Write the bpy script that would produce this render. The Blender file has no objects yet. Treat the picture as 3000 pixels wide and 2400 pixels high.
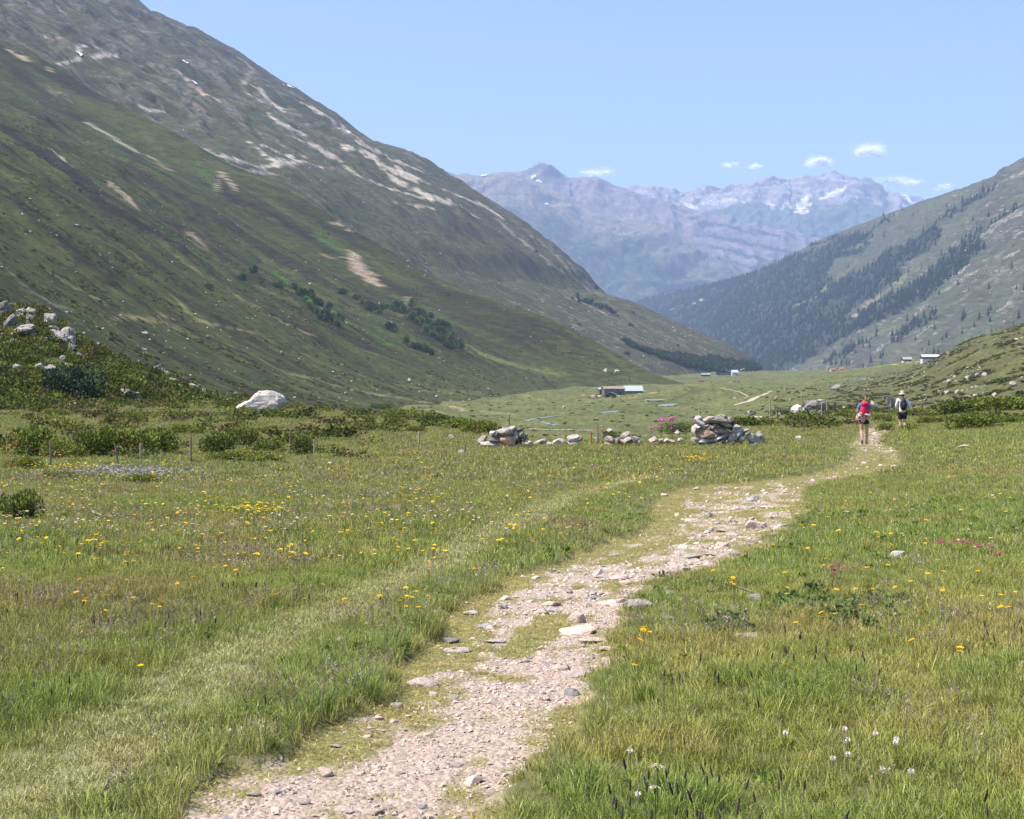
import bpy, bmesh, math, random
import numpy as np
from mathutils import Vector, Matrix, Euler, noise as mnoise

random.seed(7)
rng = np.random.default_rng(7)
scene = bpy.context.scene
COL = scene.collection
R = math.radians

# ------------------------------------------------------------------ camera, sky, sun, exposure
F = 4166.0            # focal length in photo pixels (50 mm on a 36 mm wide, 3000 px picture)
EYE = 1.65
HY = 1090.0           # row of the eye level
cam_d = bpy.data.cameras.new('camera')
cam_d.lens = 50.0
cam_d.sensor_width = 36.0
cam_d.shift_y = -(1200.0 - HY) / 3000.0
cam_d.clip_start = 0.1
cam_d.clip_end = 80000.0
cam = bpy.data.objects.new('camera', cam_d)
cam.location = (0, 0, EYE)
cam.rotation_euler = (R(90), 0, 0)
COL.objects.link(cam)
scene.camera = cam

SUN_EL = R(60)
sun_az = Vector((-0.80, -0.08, 0)).normalized()
SUN = Vector((sun_az.x * math.cos(SUN_EL), sun_az.y * math.cos(SUN_EL), math.sin(SUN_EL)))
world = bpy.data.worlds.new("World")
scene.world = world
world.use_nodes = True
wn = world.node_tree
sky = wn.nodes.new('ShaderNodeTexSky')
sky.sky_type = 'NISHITA'
sky.sun_disc = False
sky.sun_elevation = SUN_EL
sky.sun_rotation = math.atan2(SUN.x, SUN.y)
sky.altitude = 1900
sky.air_density = 1.0
sky.dust_density = 8.0
sky.ozone_density = 4.2
bg = [n for n in wn.nodes if n.type == 'BACKGROUND'][0]
wn.links.new(sky.outputs[0], bg.inputs[0])
bg.inputs[1].default_value = 0.145

sd = bpy.data.lights.new('sun', 'SUN')
sd.energy = 4.9
sd.angle = R(0.53)
sd.color = (1.0, 0.93, 0.82)
sun = bpy.data.objects.new('sun', sd)
sun.rotation_euler = SUN.to_track_quat('Z', 'Y').to_euler()
COL.objects.link(sun)

scene.view_settings.view_transform = 'Standard'
scene.view_settings.look = 'None'
scene.view_settings.exposure = 0.82
scene.view_settings.gamma = 1.0
scene.view_settings.use_curve_mapping = False
scene.render.engine = 'CYCLES'
cy = scene.cycles
cy.max_bounces = 6
cy.diffuse_bounces = 2
cy.glossy_bounces = 1
cy.transmission_bounces = 3
cy.transparent_max_bounces = 16
cy.volume_bounces = 1
cy.caustics_reflective = False
cy.caustics_refractive = False
cy.use_denoising = True

# ------------------------------------------------------------------ helpers
def ray_x(px, d):
    return (px - 1500.0) / F * d

def ray_z(py, d):
    return EYE + (HY - py) / F * d

def tag(o, label=None, cat=None, group=None, kind=None):
    if label: o['label'] = label
    if cat: o['category'] = cat
    if group: o['group'] = group
    if kind: o['kind'] = kind
    return o

def link(o):
    COL.objects.link(o)
    return o

def smooth(a, b, x):
    t = np.clip((x - a) / (b - a), 0, 1)
    return t * t * (3 - 2 * t)

# ---- numpy gradient noise
_PERM = {}
def _perm(seed):
    if seed not in _PERM:
        r = np.random.default_rng(1000 + seed)
        p = r.permutation(1024)
        _PERM[seed] = (np.concatenate([p, p, p]), r.uniform(0, 2 * np.pi, 1024))
    return _PERM[seed]

def pn2(x, y, seed=0):
    p, ang = _perm(seed)
    xi = np.floor(x).astype(np.int64); yi = np.floor(y).astype(np.int64)
    xf = x - xi; yf = y - yi
    xi &= 1023; yi &= 1023
    u = xf * xf * xf * (xf * (xf * 6 - 15) + 10)
    v = yf * yf * yf * (yf * (yf * 6 - 15) + 10)
    def g(ix, iy, fx, fy):
        a = ang[p[p[ix & 1023] + (iy & 1023)]]
        return np.cos(a) * fx + np.sin(a) * fy
    n00 = g(xi, yi, xf, yf); n10 = g(xi + 1, yi, xf - 1, yf)
    n01 = g(xi, yi + 1, xf, yf - 1); n11 = g(xi + 1, yi + 1, xf - 1, yf - 1)
    a = n00 + u * (n10 - n00); b = n01 + u * (n11 - n01)
    return (a + v * (b - a)) * 1.5

def fbm(x, y, octv=4, seed=0, gain=0.5, lac=2.03):
    s = np.zeros(np.broadcast(x, y).shape); a = 1.0; t = 0.0
    for k in range(octv):
        s += a * pn2(x * lac ** k + 17.3 * k, y * lac ** k - 9.1 * k, seed + k)
        t += a; a *= gain
    return s / t * 1.3

def ridged(x, y, octv=4, seed=0, gain=0.5, lac=2.03):
    s = np.zeros(np.broadcast(x, y).shape); a = 1.0; t = 0.0
    for k in range(octv):
        s += a * (1 - 2 * np.abs(pn2(x * lac ** k + 5.7 * k, y * lac ** k + 3.3 * k, seed + k)))
        t += a; a *= gain
    return s / t

# ---- fast mesh building
def mesh_from_np(name, V, faces, col=None, extra=None, smooth_shade=True):
    me = bpy.data.meshes.new(name)
    V = np.ascontiguousarray(V, dtype=np.float32)
    faces = np.ascontiguousarray(faces, dtype=np.int32)
    k = faces.shape[1]
    me.vertices.add(len(V)); me.vertices.foreach_set('co', V.ravel())
    me.loops.add(faces.size); me.loops.foreach_set('vertex_index', faces.ravel())
    me.polygons.add(len(faces))
    me.polygons.foreach_set('loop_start', np.arange(0, faces.size, k, dtype=np.int32))
    if smooth_shade:
        me.polygons.foreach_set('use_smooth', np.ones(len(faces), dtype=bool))
    me.update(calc_edges=True)
    if col is not None:
        c = np.ones((len(V), 4), dtype=np.float32); c[:, :3] = col
        at = me.attributes.new('col', 'FLOAT_COLOR', 'POINT')
        at.data.foreach_set('color', c.ravel())
    for nm, arr in (extra or {}).items():
        at = me.attributes.new(nm, 'FLOAT', 'POINT')
        at.data.foreach_set('value', np.ascontiguousarray(arr, dtype=np.float32).ravel())
    return me

def grid_faces(nu, nv, flip=False):
    i, j = np.meshgrid(np.arange(nu - 1), np.arange(nv - 1), indexing='ij')
    a = (i * nv + j).ravel(); b = ((i + 1) * nv + j).ravel()
    f = np.stack([a, b, b + 1, a + 1], 1)
    return f[:, ::-1] if flip else f

# ------------------------------------------------------------------ materials
MATS = {}
class NT:
    def __init__(self, name):
        self.m = bpy.data.materials.new(name); self.m.use_nodes = True
        self.t = self.m.node_tree; self.t.nodes.clear()
        self.out = self.n('ShaderNodeOutputMaterial')
    def n(self, typ, **kw):
        nd = self.t.nodes.new(typ)
        for k, v in kw.items(): setattr(nd, k, v)
        return nd
    def l(self, a, b): self.t.links.new(a, b)
    def val(self, sock, v):
        if hasattr(v, 'is_output'): self.l(v, sock)
        else: sock.default_value = v
    def noise(self, scale, detail=3, rough=0.55, vec=None, dim='3D'):
        nd = self.n('ShaderNodeTexNoise'); nd.inputs['Scale'].default_value = scale
        nd.inputs['Detail'].default_value = detail; nd.inputs['Roughness'].default_value = rough
        if vec is not None: self.l(vec, nd.inputs['Vector'])
        return nd.outputs['Fac']
    def ramp(self, fac, stops):
        nd = self.n('ShaderNodeValToRGB'); self.l(fac, nd.inputs[0])
        cr = nd.color_ramp
        while len(cr.elements) < len(stops): cr.elements.new(0.5)
        for e, (p, c) in zip(cr.elements, stops):
            e.position = p; e.color = (*c, 1) if len(c) == 3 else c
        return nd.outputs[0]
    def mixc(self, fac, a, b, mode='MIX'):
        nd = self.n('ShaderNodeMix', data_type='RGBA', blend_type=mode)
        self.val(nd.inputs[0], fac)
        for s, v in ((nd.inputs[6], a), (nd.inputs[7], b)):
            if hasattr(v, 'is_output'): self.l(v, s)
            else: s.default_value = (*v, 1)
        return nd.outputs[2]
    def math(self, op, a, b=0.0, c=None):
        nd = self.n('ShaderNodeMath', operation=op)
        self.val(nd.inputs[0], a); self.val(nd.inputs[1], b)
        if c is not None: self.val(nd.inputs[2], c)
        return nd.outputs[0]
    def attr(self, name, typ='GEOMETRY'):
        return self.n('ShaderNodeAttribute', attribute_name=name, attribute_type=typ)
    def pos(self): return self.n('ShaderNodeNewGeometry').outputs['Position']
    def obj(self): return self.n('ShaderNodeTexCoord').outputs['Object']
    def bump(self, h, strength=0.5, dist=0.1):
        nd = self.n('ShaderNodeBump'); nd.inputs['Strength'].default_value = strength
        nd.inputs['Distance'].default_value = dist; self.l(h, nd.inputs['Height'])
        return nd.outputs[0]
    def principled(self, col, rough=0.9, normal=None, spec=0.2, **kw):
        p = self.n('ShaderNodeBsdfPrincipled')
        if hasattr(col, 'is_output'): self.l(col, p.inputs['Base Color'])
        else: p.inputs['Base Color'].default_value = (*col, 1)
        self.val(p.inputs['Roughness'], rough)
        p.inputs['Specular IOR Level'].default_value = spec
        for k, v in kw.items(): self.val(p.inputs[k.replace('_', ' ')], v)
        if normal is not None: self.l(normal, p.inputs['Normal'])
        self.l(p.outputs[0], self.out.inputs[0])
        return p

def terrain_mat(name, grain, bump_d, contrast=0.5):
    """vertex albedo broken up by noise at the size of tussocks and stones"""
    t = NT(name)
    c = t.attr('col').outputs['Color']
    p = t.pos()
    n1 = t.noise(1.0 / grain, 4, 0.6, p)
    n2 = t.noise(3.3 / grain, 3, 0.6, p)
    f = t.math('MULTIPLY_ADD', t.math('ADD', n1, n2), contrast * 2, 1 - contrast * 2)
    nd = t.n('ShaderNodeVectorMath', operation='SCALE')
    t.l(c, nd.inputs[0]); t.l(t.math('MAXIMUM', f, 0.15), nd.inputs['Scale'])
    t.principled(nd.outputs[0], 0.95, t.bump(t.math('ADD', n1, n2), 0.6, bump_d), 0.1)
    return t.m

def plain_mat(name, col, rough=0.8, var=0.25, scale=8.0, bump=0.0, spec=0.25, **kw):
    t = NT(name)
    o = t.obj()
    n = t.noise(scale, 4, 0.6, o)
    a = tuple(max(0, v * (1 - var)) for v in col); b = tuple(min(1, v * (1 + var)) for v in col)
    c = t.ramp(n, [(0.3, a), (0.7, b)])
    t.principled(c, rough, t.bump(n, 0.5, bump) if bump else None, spec, **kw)
    return t.m

# ------------------------------------------------------------------ surfaces that can be painted and searched
class Surf:
    def __init__(self, V):
        self.V = V                      # (nu, nv, 3)
        self.nu, self.nv = V.shape[:2]
        self.flat = V.reshape(-1, 3)
        d = np.maximum(self.flat[:, 1], 0.5)
        self.px = 1500 + F * self.flat[:, 0] / d
        self.py = HY - F * (self.flat[:, 2] - EYE) / d
        self.d = self.flat[:, 1]
        self.col = np.zeros((len(self.flat), 3))
        self.ya = 1.0                   # patches run this much longer along the valley
    def locate(self, px, py, r=8.0):
        dx = self.px - px; dy = self.py - py
        for k in (1, 2, 4, 10, 40):
            m = (np.abs(dx) < r * k) & (np.abs(dy) < r * k)
            if m.any():
                idx = np.nonzero(m)[0]
                dm = self.d[idx]
                near = idx[dm < dm.min() * 1.06 + 1]
                q = np.argmin(dx[near] ** 2 + dy[near] ** 2)
                return near[q]
        return int(np.argmin(dx * dx + dy * dy))
    def at(self, px, py):
        return self.flat[self.locate(px, py)].copy()
    def stroke_mask(self, pts, w, noise_amt=0.5, step=14.0, seed=3, soft=0.6, nscale=2.2):
        """soft, ragged band along places on the slope; w in photo pixels at that distance"""
        P = []; W = []
        ws = w if isinstance(w, (list, tuple)) else [w] * len(pts)
        for (a, b), wa, wb in zip(zip(pts[:-1], pts[1:]), ws[:-1], ws[1:]):
            n = max(1, int(math.hypot(b[0] - a[0], b[1] - a[1]) / step))
            for k in range(n):
                f = k / n
                P.append((a[0] + (b[0] - a[0]) * f, a[1] + (b[1] - a[1]) * f)); W.append(wa + (wb - wa) * f)
        P.append(pts[-1]); W.append(ws[-1])
        Q = np.array([self.at(*p) for p in P])
        rad = np.array(W) * 0.5 * Q[:, 1] / F
        m = np.zeros(len(self.flat))
        rm = rad.mean()
        ex = rad.max() * np.array([4, 4 / self.ya, 4]); lo = Q.min(0) - ex; hi = Q.max(0) + ex
        idx = np.nonzero(((self.flat > lo) & (self.flat < hi)).all(1))[0]
        if len(idx) == 0: return m
        k3 = np.array([1.0, self.ya, 1.0]); Q = Q * k3
        S = self.flat[idx] * k3
        best = np.full(len(idx), 9.0)
        if len(Q) == 1: segs = [(Q[0], Q[0], rad[0])]
        else: segs = list(zip(Q[:-1], Q[1:], (rad[:-1] + rad[1:]) / 2))
        for a, b, r in segs:
            ab = b - a; L = max(ab @ ab, 1e-9)
            t = np.clip(((S - a) @ ab) / L, 0, 1)
            dd = np.sqrt((((S - a) - t[:, None] * ab) ** 2).sum(1)) / r
            best = np.minimum(best, dd)
        sc = nscale / rm
        nz = fbm(S[:, 0] * sc * 0.35, S[:, 1] / self.ya * sc * 0.30, 5, seed, 0.6)
        best = best + nz * noise_amt * 1.6
        m[idx] = 1 - smooth(1 - soft * 0.5, 1 + soft * 0.5, best)
        return m
    def paint(self, pts, w, colr, amt=1.0, **kw):
        m = self.stroke_mask(pts, w, **kw)[:, None] * amt
        self.col = self.col * (1 - m) + np.array(colr) * m
    def mix(self, mask, colr):
        m = np.clip(mask, 0, 1)[:, None]
        self.col = self.col * (1 - m) + np.array(colr) * m
    def build(self, name, mat, kind='structure', flip=False):
        me = mesh_from_np(name, self.flat, grid_faces(self.nu, self.nv, flip), self.col)
        me.materials.append(mat)
        o = link(bpy.data.objects.new(name, me))
        o['kind'] = kind
        return o
    def normals(self):
        du = np.gradient(self.V, axis=0); dv = np.gradient(self.V, axis=1)
        n = np.cross(du, dv); n /= np.linalg.norm(n, axis=2, keepdims=True) + 1e-9
        n[n[..., 2] < 0] *= -1
        return n

def resample(pts, n, key=None):
    pts = np.array(pts, float)
    L = np.concatenate([[0], np.cumsum(np.linalg.norm(np.diff(pts[:, :2], axis=0), axis=1))]) if key is None else np.array(key, float)
    t = np.linspace(L[0], L[-1], n)
    return np.stack([np.interp(t, L, pts[:, k]) for k in range(pts.shape[1])], 1)

def lerp_table(tab_px, tab_y, tab, smooth_k=9):
    """height table (rows: distance, columns: bearing) resampled on a dense smoothed grid"""
    gx = np.linspace(tab_px[0], tab_px[-1], 260)
    ly = np.log(np.array(tab_y, float)); gy = np.linspace(ly[0], ly[-1], 420)
    T = np.array(tab, float)
    A = np.stack([np.interp(gx, tab_px, T[k]) for k in range(len(tab_y))])
    B = np.stack([np.interp(gy, ly, A[:, k]) for k in range(len(gx))], 1)
    ker = np.hanning(smooth_k + 2)[1:-1]; ker /= ker.sum()
    pad = smooth_k // 2
    for ax in (0, 1):
        Bp = np.pad(B, [(pad, pad) if a == ax else (0, 0) for a in (0, 1)], mode='edge')
        B = np.apply_along_axis(lambda v: np.convolve(v, ker, 'valid'), ax, Bp)
    def f(px, d):
        ix = np.clip((px - gx[0]) / (gx[1] - gx[0]), 0, len(gx) - 1.001)
        iy = np.clip((np.log(np.maximum(d, tab_y[0])) - gy[0]) / (gy[1] - gy[0]), 0, len(gy) - 1.001)
        i = ix.astype(int); j = iy.astype(int); fx = ix - i; fy = iy - j
        return (B[j, i] * (1 - fx) + B[j, i + 1] * fx) * (1 - fy) + (B[j + 1, i] * (1 - fx) + B[j + 1, i + 1] * fx) * fy
    return f

# ------------------------------------------------------------------ ground heights (world X, Y -> Z)
_near_d = [1, 5, 8, 12, 18, 25, 33, 40, 48, 56, 64, 72, 82, 95, 140]
_near_px = [-900, 0, 700, 1300, 1750, 2100, 2500, 2680, 3000, 3900]
_near_rows = {
    -900: [0, 0, -.05, -.15, -.35, -.6, -.8, -.84, -.7, -.45, -.4, -.36, -.3, -.3, -.3],
    0:    [0, 0, -.05, -.15, -.35, -.6, -.8, -.86, -.72, -.5, -.45, -.42, -.38, -.36, -.3],
    700:  [0, 0, -.05, -.15, -.35, -.6, -.8, -.88, -.78, -.55, -.47, -.40, -.34, -.3, -.3],
    1300: [0, 0, -.05, -.15, -.35, -.58, -.75, -.85, -.85, -.78, -.78, -.9, -1, -1, -1],
    1750: [0, 0, -.05, -.15, -.35, -.58, -.75, -.84, -.87, -.95, -1.1, -1.3, -1.5, -1.5, -1.5],
    2100: [0, 0, -.05, -.14, -.33, -.56, -.73, -.82, -.86, -.76, -.72, -.8, -1, -1, -1],
    2500: [0, 0, -.04, -.12, -.3, -.5, -.68, -.78, -.84, -.72, -.55, -.36, -.4, -.5, -.5],
    2680: [0, 0, -.03, -.1, -.27, -.42, -.56, -.66, -.70, -.68, -.76, -.55, -.5, -.5, -.5],
    3000: [0, 0, 0, -.05, -.15, -.25, -.38, -.45, -.45, -.38, -.28, -.2, -.2, -.2, -.2],
    3900: [0, 0, 0, 0, -.05, -.1, -.15, -.2, -.2, -.15, -.1, 0, 0, 0, 0]}
near_f = lerp_table(_near_px, _near_d, np.array([_near_rows[p] for p in _near_px]).T, 9)
_edge_px = [-900, 620, 850, 1100, 1160, 1300, 1440, 1560, 2040, 2160, 2350, 2450, 2640, 2700, 3000, 3900]
_edge_y = [100, 98, 88, 80, 75, 68, 60, 53, 54, 60, 66, 70, 72, 74, 76, 80]
def edge_d(px): return np.interp(px, _edge_px, _edge_y)

_val_d = [60, 100, 200, 330, 450, 600, 800, 1000, 1300, 1500, 2000, 2400, 2750, 3300, 4500, 20500]
_val_rows = {
    -2400: [-10, -12, -12, -10, -9, -8, -6, -4, -2, 0, 0, 0, -20, -120, -300, -500],
    0:    [-10, -12, -13, -13, -13, -13, -13, -13, -11, -9, -3, 4, -10, -120, -300, -500],
    1200: [-10, -13, -14, -14.5, -14.5, -14, -14, -14, -11, -9, -3.5, 4, -10, -120, -300, -500],
    1750: [-10, -13, -14, -14.5, -14.5, -14, -14, -13, -8, -6.5, -2.5, 4.5, -10, -120, -300, -500],
    2100: [-10, -13, -14, -14, -14.5, -14, -13.5, -11, -9, -7.5, -3, 4.5, -10, -120, -300, -500]}
for _p, _r in ((2300, [1400, 1330, 1275, 1240, 1200, 1172, 1150, 1135, 1115, 1107, 1096, 1086]),
               (2500, [1400, 1310, 1250, 1215, 1180, 1158, 1135, 1115, 1086, 1084, 1083, 1083]),
               (2700, [1380, 1290, 1222, 1170, 1140, 1112, 1085, 1064, 1049, 1054, 1060, 1065]),
               (2790, [1370, 1280, 1210, 1150, 1092, 1012, 1022, 1035, 1048, 1055, 1060, 1065]),
               (2830, [1370, 1275, 1205, 1138, 1070, 994, 1000, 1015, 1040, 1050, 1060, 1065]),
               (3000, [1360, 1260, 1185, 1085, 1005, 948, 975, 1010, 1040, 1050, 1060, 1065]),
               (3900, [1340, 1200, 1080, 930, 800, 720, 800, 900, 1000, 1040, 1060, 1065])):
    _val_rows[_p] = [float(ray_z(y, d)) for y, d in zip(_r, _val_d)] + [-20, -120, -300, -500]
_val_px = sorted(_val_rows)
val_f = lerp_table(_val_px, _val_d, np.array([_val_rows[p] for p in _val_px]).T, 9)

def mound(X, Y, cx, cy_, rx, ry, h):
    q = ((X - cx) / rx) ** 2 + ((Y - cy_) / ry) ** 2
    return h * np.exp(-q * 1.5)

def ground_z(X, Y):
    X = np.asarray(X, float); Y = np.asarray(Y, float)
    Yc = np.maximum(Y, 1.0)
    px = np.clip(1500 + F * X / Yc, -2400, 3900)
    zn = near_f(np.clip(px, -900, 3900), Y)
    zn = zn + fbm(X / 3.1, Y / 3.1, 3, 11) * 0.05 * smooth(6, 14, Y) + fbm(X / 0.9, Y / 0.9, 3, 12) * 0.018
    over = np.maximum(Y - edge_d(px), 0)
    zn = zn - 0.30 * over ** 2 / (over + 4)
    zv = val_f(px, Y) + fbm(X / 45, Y / 60, 4, 14) * 1.6 * smooth(120, 300, Y) + fbm(X / 9, Y / 11, 3, 15) * 0.25
    zv = zv + mound(X, Y, ray_x(2065, 820), 820, 38, 70, 8.5)          # green hummock in front of the chalet
    zv = zv + mound(X, Y, ray_x(2290, 620), 620, 40, 60, 3.5)
    zv = zv + mound(X, Y, ray_x(1270, 520), 520, 16, 40, 3.0)
    k = 0.6
    # smooth maximum of the meadow shelf and the valley floor
    h = np.maximum(zn, zv); m = np.minimum(zn, zv)
    return h + k * np.exp(-np.minimum((h - m) / k, 40)) * 0.3 * smooth(75, 110, Y)

def ground_hit(px, py, d0=3.5, d1=2600.0):
    d = np.geomspace(d0, d1, 160)
    gz = ground_z(ray_x(px, d), d); rz = ray_z(py, d)
    k = np.nonzero(gz >= rz)[0]
    if len(k) and k[0] > 0:
        d = np.linspace(d[k[0] - 1], d[k[0]], 14)
        gz = ground_z(ray_x(px, d), d); rz = ray_z(py, d)
    k = np.nonzero(gz >= rz)[0]
    i = k[0] if len(k) else int(np.argmin(np.abs(gz - rz)))
    if i > 0 and len(k):
        a = rz[i - 1] - gz[i - 1]; b = gz[i] - rz[i]
        dd = d[i - 1] + (d[i] - d[i - 1]) * a / max(a + b, 1e-9)
    else: dd = d[i]
    X = ray_x(px, dd)
    return Vector((X, dd, float(ground_z(X, dd))))
# ------------------------------------------------------------------ path course on the meadow
_rows = [(2560, 300, 1400), (2400, 480, 1490), (2300, 570, 1525), (2200, 800, 1580), (2100, 960, 1650), (2000, 1090, 1715),
         (1900, 1205, 1790), (1800, 1290, 1850), (1750, 1345, 1875), (1700, 1440, 1955), (1650, 1560, 2140),
         (1600, 1700, 2230), (1550, 1845, 2310), (1500, 1895, 2365), (1450, 1905, 2370), (1420, 1985, 2385),
         (1395, 2260, 2530), (1375, 2400, 2640), (1345, 2480, 2655), (1318, 2490, 2630), (1300, 2480, 2580), (1275, 2510, 2590), (1250, 2540, 2630)]
PATH = []
for y, l, r in _rows:
    c = ground_hit((l + r) / 2, y)
    PATH.append((c.y, ray_x(l, c.y), ray_x(r, c.y)))
PATH = np.array(sorted(PATH))
PATH_D1 = PATH[-1, 0]

def path_t(X, Y):
    """0..1 across the path, and how far along it still exists"""
    xl = np.interp(Y, PATH[:, 0], PATH[:, 1]); xr = np.interp(Y, PATH[:, 0], PATH[:, 2])
    return (X - xl) / (xr - xl), xr - xl

def path_inside(X, Y):
    t, w = path_t(X, Y)
    e = np.minimum(t, 1 - t) * w + fbm(X / 0.7, Y / 0.9, 4, 31) * 0.22
    return smooth(-0.04, 0.10, e) * (1 - smooth(PATH_D1 - 1, PATH_D1 + 1.5, Y))

def world_band(pts):
    out = []
    for x, y, w in pts:
        h = ground_hit(x, y)
        out.append((h.x, h.y, w * h.y / F))
    return np.array(out)
WORN = world_band([(-150, 2420, 560), (150, 2290, 500), (500, 2060, 390), (800, 1870, 290), (1100, 1730, 210), (1300, 1640, 160),
                   (1500, 1535, 150), (1700, 1445, 110), (1900, 1395, 80)])

def band_mask(B, X, Y, soft=0.5):
    best = np.full(np.shape(X), 9.0)
    for a, b in zip(B[:-1], B[1:]):
        ab = b[:2] - a[:2]; L = ab @ ab
        t = np.clip(((X - a[0]) * ab[0] + (Y - a[1]) * ab[1]) / L, 0, 1)
        dd = np.hypot(X - a[0] - t * ab[0], Y - a[1] - t * ab[1]) / (0.5 * (a[2] + (b[2] - a[2]) * t))
        best = np.minimum(best, dd)
    best = best + fbm(X / 0.8, Y / 0.8, 3, 37) * 0.35
    return 1 - smooth(1 - soft, 1 + soft, best)

GREEN_PATCH = world_band([(2170, 1492, 36), (2260, 1488, 44), (2350, 1492, 40)])
YELLOW_EDGE = world_band([(1180, 1960, 80), (1330, 1800, 110), (1480, 1690, 80), (1700, 1610, 70), (1880, 1550, 100), (1960, 1490, 110)])
GRASS_ISLE = world_band([(1500, 1900, 90), (1570, 1850, 130), (1640, 1790, 120)])
GRASS_ISLE2 = world_band([(1750, 1640, 60), (1900, 1590, 70), (2010, 1560, 60)])
MID_STRIP = world_band([(2440, 1405, 40), (2560, 1385, 70), (2585, 1360, 76), (2592, 1340, 70), (2580, 1322, 40)])

def bareness(X, Y):
    """1 where the path is bare gravel"""
    ins = path_inside(X, Y)
    n = fbm(X / 0.55, Y / 0.8, 4, 41) + 0.5 * fbm(X / 0.16, Y / 0.2, 3, 42)
    veg = np.maximum.reduce([band_mask(GREEN_PATCH, X, Y), band_mask(YELLOW_EDGE, X, Y), band_mask(GRASS_ISLE, X, Y) * .8,
                             band_mask(GRASS_ISLE2, X, Y) * .8, band_mask(MID_STRIP, X, Y)])
    t, w = path_t(X, Y)
    far = smooth(24, 33, Y)
    b = 1 - smooth(0.05, 0.55, n * 0.75 + veg * 1.2 + 0.10 + 0.34 * far - 0.30 * smooth(40, 48, Y) + 0.50 * smooth(0.40, 0.0, t) * smooth(5.2, 7, Y) + 0.12 * smooth(0.3, 0.0, t) + 0.30 * smooth(0.80, 1.0, t) + 0.22 * smooth(11, 7.5, Y) * smooth(0.55, 0.30, t) * smooth(5.5, 7, Y) + 0.22 * smooth(12, 18, Y))
    return ins * b

# ------------------------------------------------------------------ meadow ground and path (one sheet, two objects)
M_MEADOW = terrain_mat('meadow_soil', 0.06, 0.01, 0.5)
def path_material():
    t = NT('path_gravel')
    p = t.pos()
    c = t.attr('col').outputs['Color']
    n1 = t.noise(24, 5, 0.65, p); n2 = t.noise(95, 3, 0.6, p)
    vo = t.n('ShaderNodeTexVoronoi'); vo.inputs['Scale'].default_value = 38; t.l(p, vo.inputs['Vector'])
    vc = t.n('ShaderNodeSeparateColor'); t.l(vo.outputs['Color'], vc.inputs[0])
    f = t.math('ADD', t.math('MULTIPLY_ADD', n1, 0.8, 0.25), t.math('MULTIPLY_ADD', n2, 0.35, -0.02))
    f = t.math('MULTIPLY', f, t.math('MULTIPLY_ADD', vc.outputs[0], 0.4, 0.8))
    s = t.n('ShaderNodeVectorMath', operation='SCALE'); t.l(c, s.inputs[0]); t.l(f, s.inputs['Scale'])
    h = t.math('ADD', t.math('MULTIPLY', n1, 1.2), t.math('MULTIPLY', vo.outputs['Distance'], -1.0))
    t.principled(s.outputs[0], 0.93, t.bump(h, 0.8, 0.02), 0.15)
    return t.m
M_PATH = path_material()

_px = np.arange(-720, 3725, 6.0)
_d = np.concatenate([1 / np.linspace(1 / 3.6, 1 / 42.0, 300), np.geomspace(42.5, 104, 84)])
PXg, Dg = np.meshgrid(_px, _d, indexing='ij')
Xg = ray_x(PXg, Dg); Yg = Dg.copy()
Zg = ground_z(Xg, Yg)
bare = bareness(Xg, Yg); ins = path_inside(Xg, Yg)
Zg = Zg - 0.05 * ins * (1 - smooth(40, 60, Yg)) + bare * (fbm(Xg / 0.11, Yg / 0.11, 4, 51) * 0.012 + fbm(Xg / 0.03, Yg / 0.03, 2, 53) * 0.005)
worn = band_mask(WORN, Xg, Yg)
nz = fbm(Xg / 1.3, Yg / 1.3, 4, 61)
cg = np.zeros(Xg.shape + (3,))
cg[:] = (0.085, 0.095, 0.035)
def mixa(c, m, colr):
    return c * (1 - m[..., None]) + np.array(colr) * m[..., None]
cg = mixa(cg, smooth(-0.1, 0.6, nz) * 0.6, (0.12, 0.105, 0.05))
cg = mixa(cg, worn * 0.8, (0.22, 0.215, 0.12))
cg = mixa(cg, ins, (0.22, 0.20, 0.075))
gp = band_mask(GREEN_PATCH, Xg, Yg)
cg = mixa(cg, gp * ins, (0.24, 0.26, 0.05))
peb = fbm(Xg / 0.35, Yg / 0.5, 4, 63)
cb = np.zeros_like(cg); cb[:] = (0.44, 0.345, 0.285)
cb = mixa(cb, smooth(0.0, 0.6, peb) * 0.6, (0.42, 0.32, 0.25))
cb = mixa(cb, smooth(0.1, 0.7, -peb) * 0.5, (0.46, 0.40, 0.36))
cg = cg * (1 - bare[..., None]) + cb * bare[..., None]
Vn = np.stack([Xg, Yg, Zg], 2).reshape(-1, 3)
faces = grid_faces(*Xg.shape)
fm = ins.ravel()[faces].mean(1) > 0.45

def sub_mesh(name, V, f, col, mat):
    used = np.unique(f); remap = np.zeros(len(V), np.int64); remap[used] = np.arange(len(used))
    me = mesh_from_np(name, V[used], remap[f], col[used]); me.materials.append(mat)
    o = link(bpy.data.objects.new(name, me)); o['kind'] = 'structure'
    return o
sub_mesh('meadow_ground', Vn, faces[~fm], cg.reshape(-1, 3), M_MEADOW)
sub_mesh('path', Vn, faces[fm], cg.reshape(-1, 3), M_PATH)
# the meadow goes on behind and beside the camera
bx = np.linspace(-60, 60, 41); by = np.concatenate([np.linspace(-60, -2, 20), [0, 2.0, 3.55]])
BX, BY = np.meshgrid(bx, by, indexing='ij')
BZ = np.where(BY < 3, fbm(BX / 9, BY / 9, 3, 71) * 0.1 * smooth(0, -20, BY) - 0.03, -0.03)
sb = Surf(np.stack([BX, BY, BZ], 2)); sb.col[:] = (0.10, 0.115, 0.04)
sb.build('meadow_ground', M_MEADOW)

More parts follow.
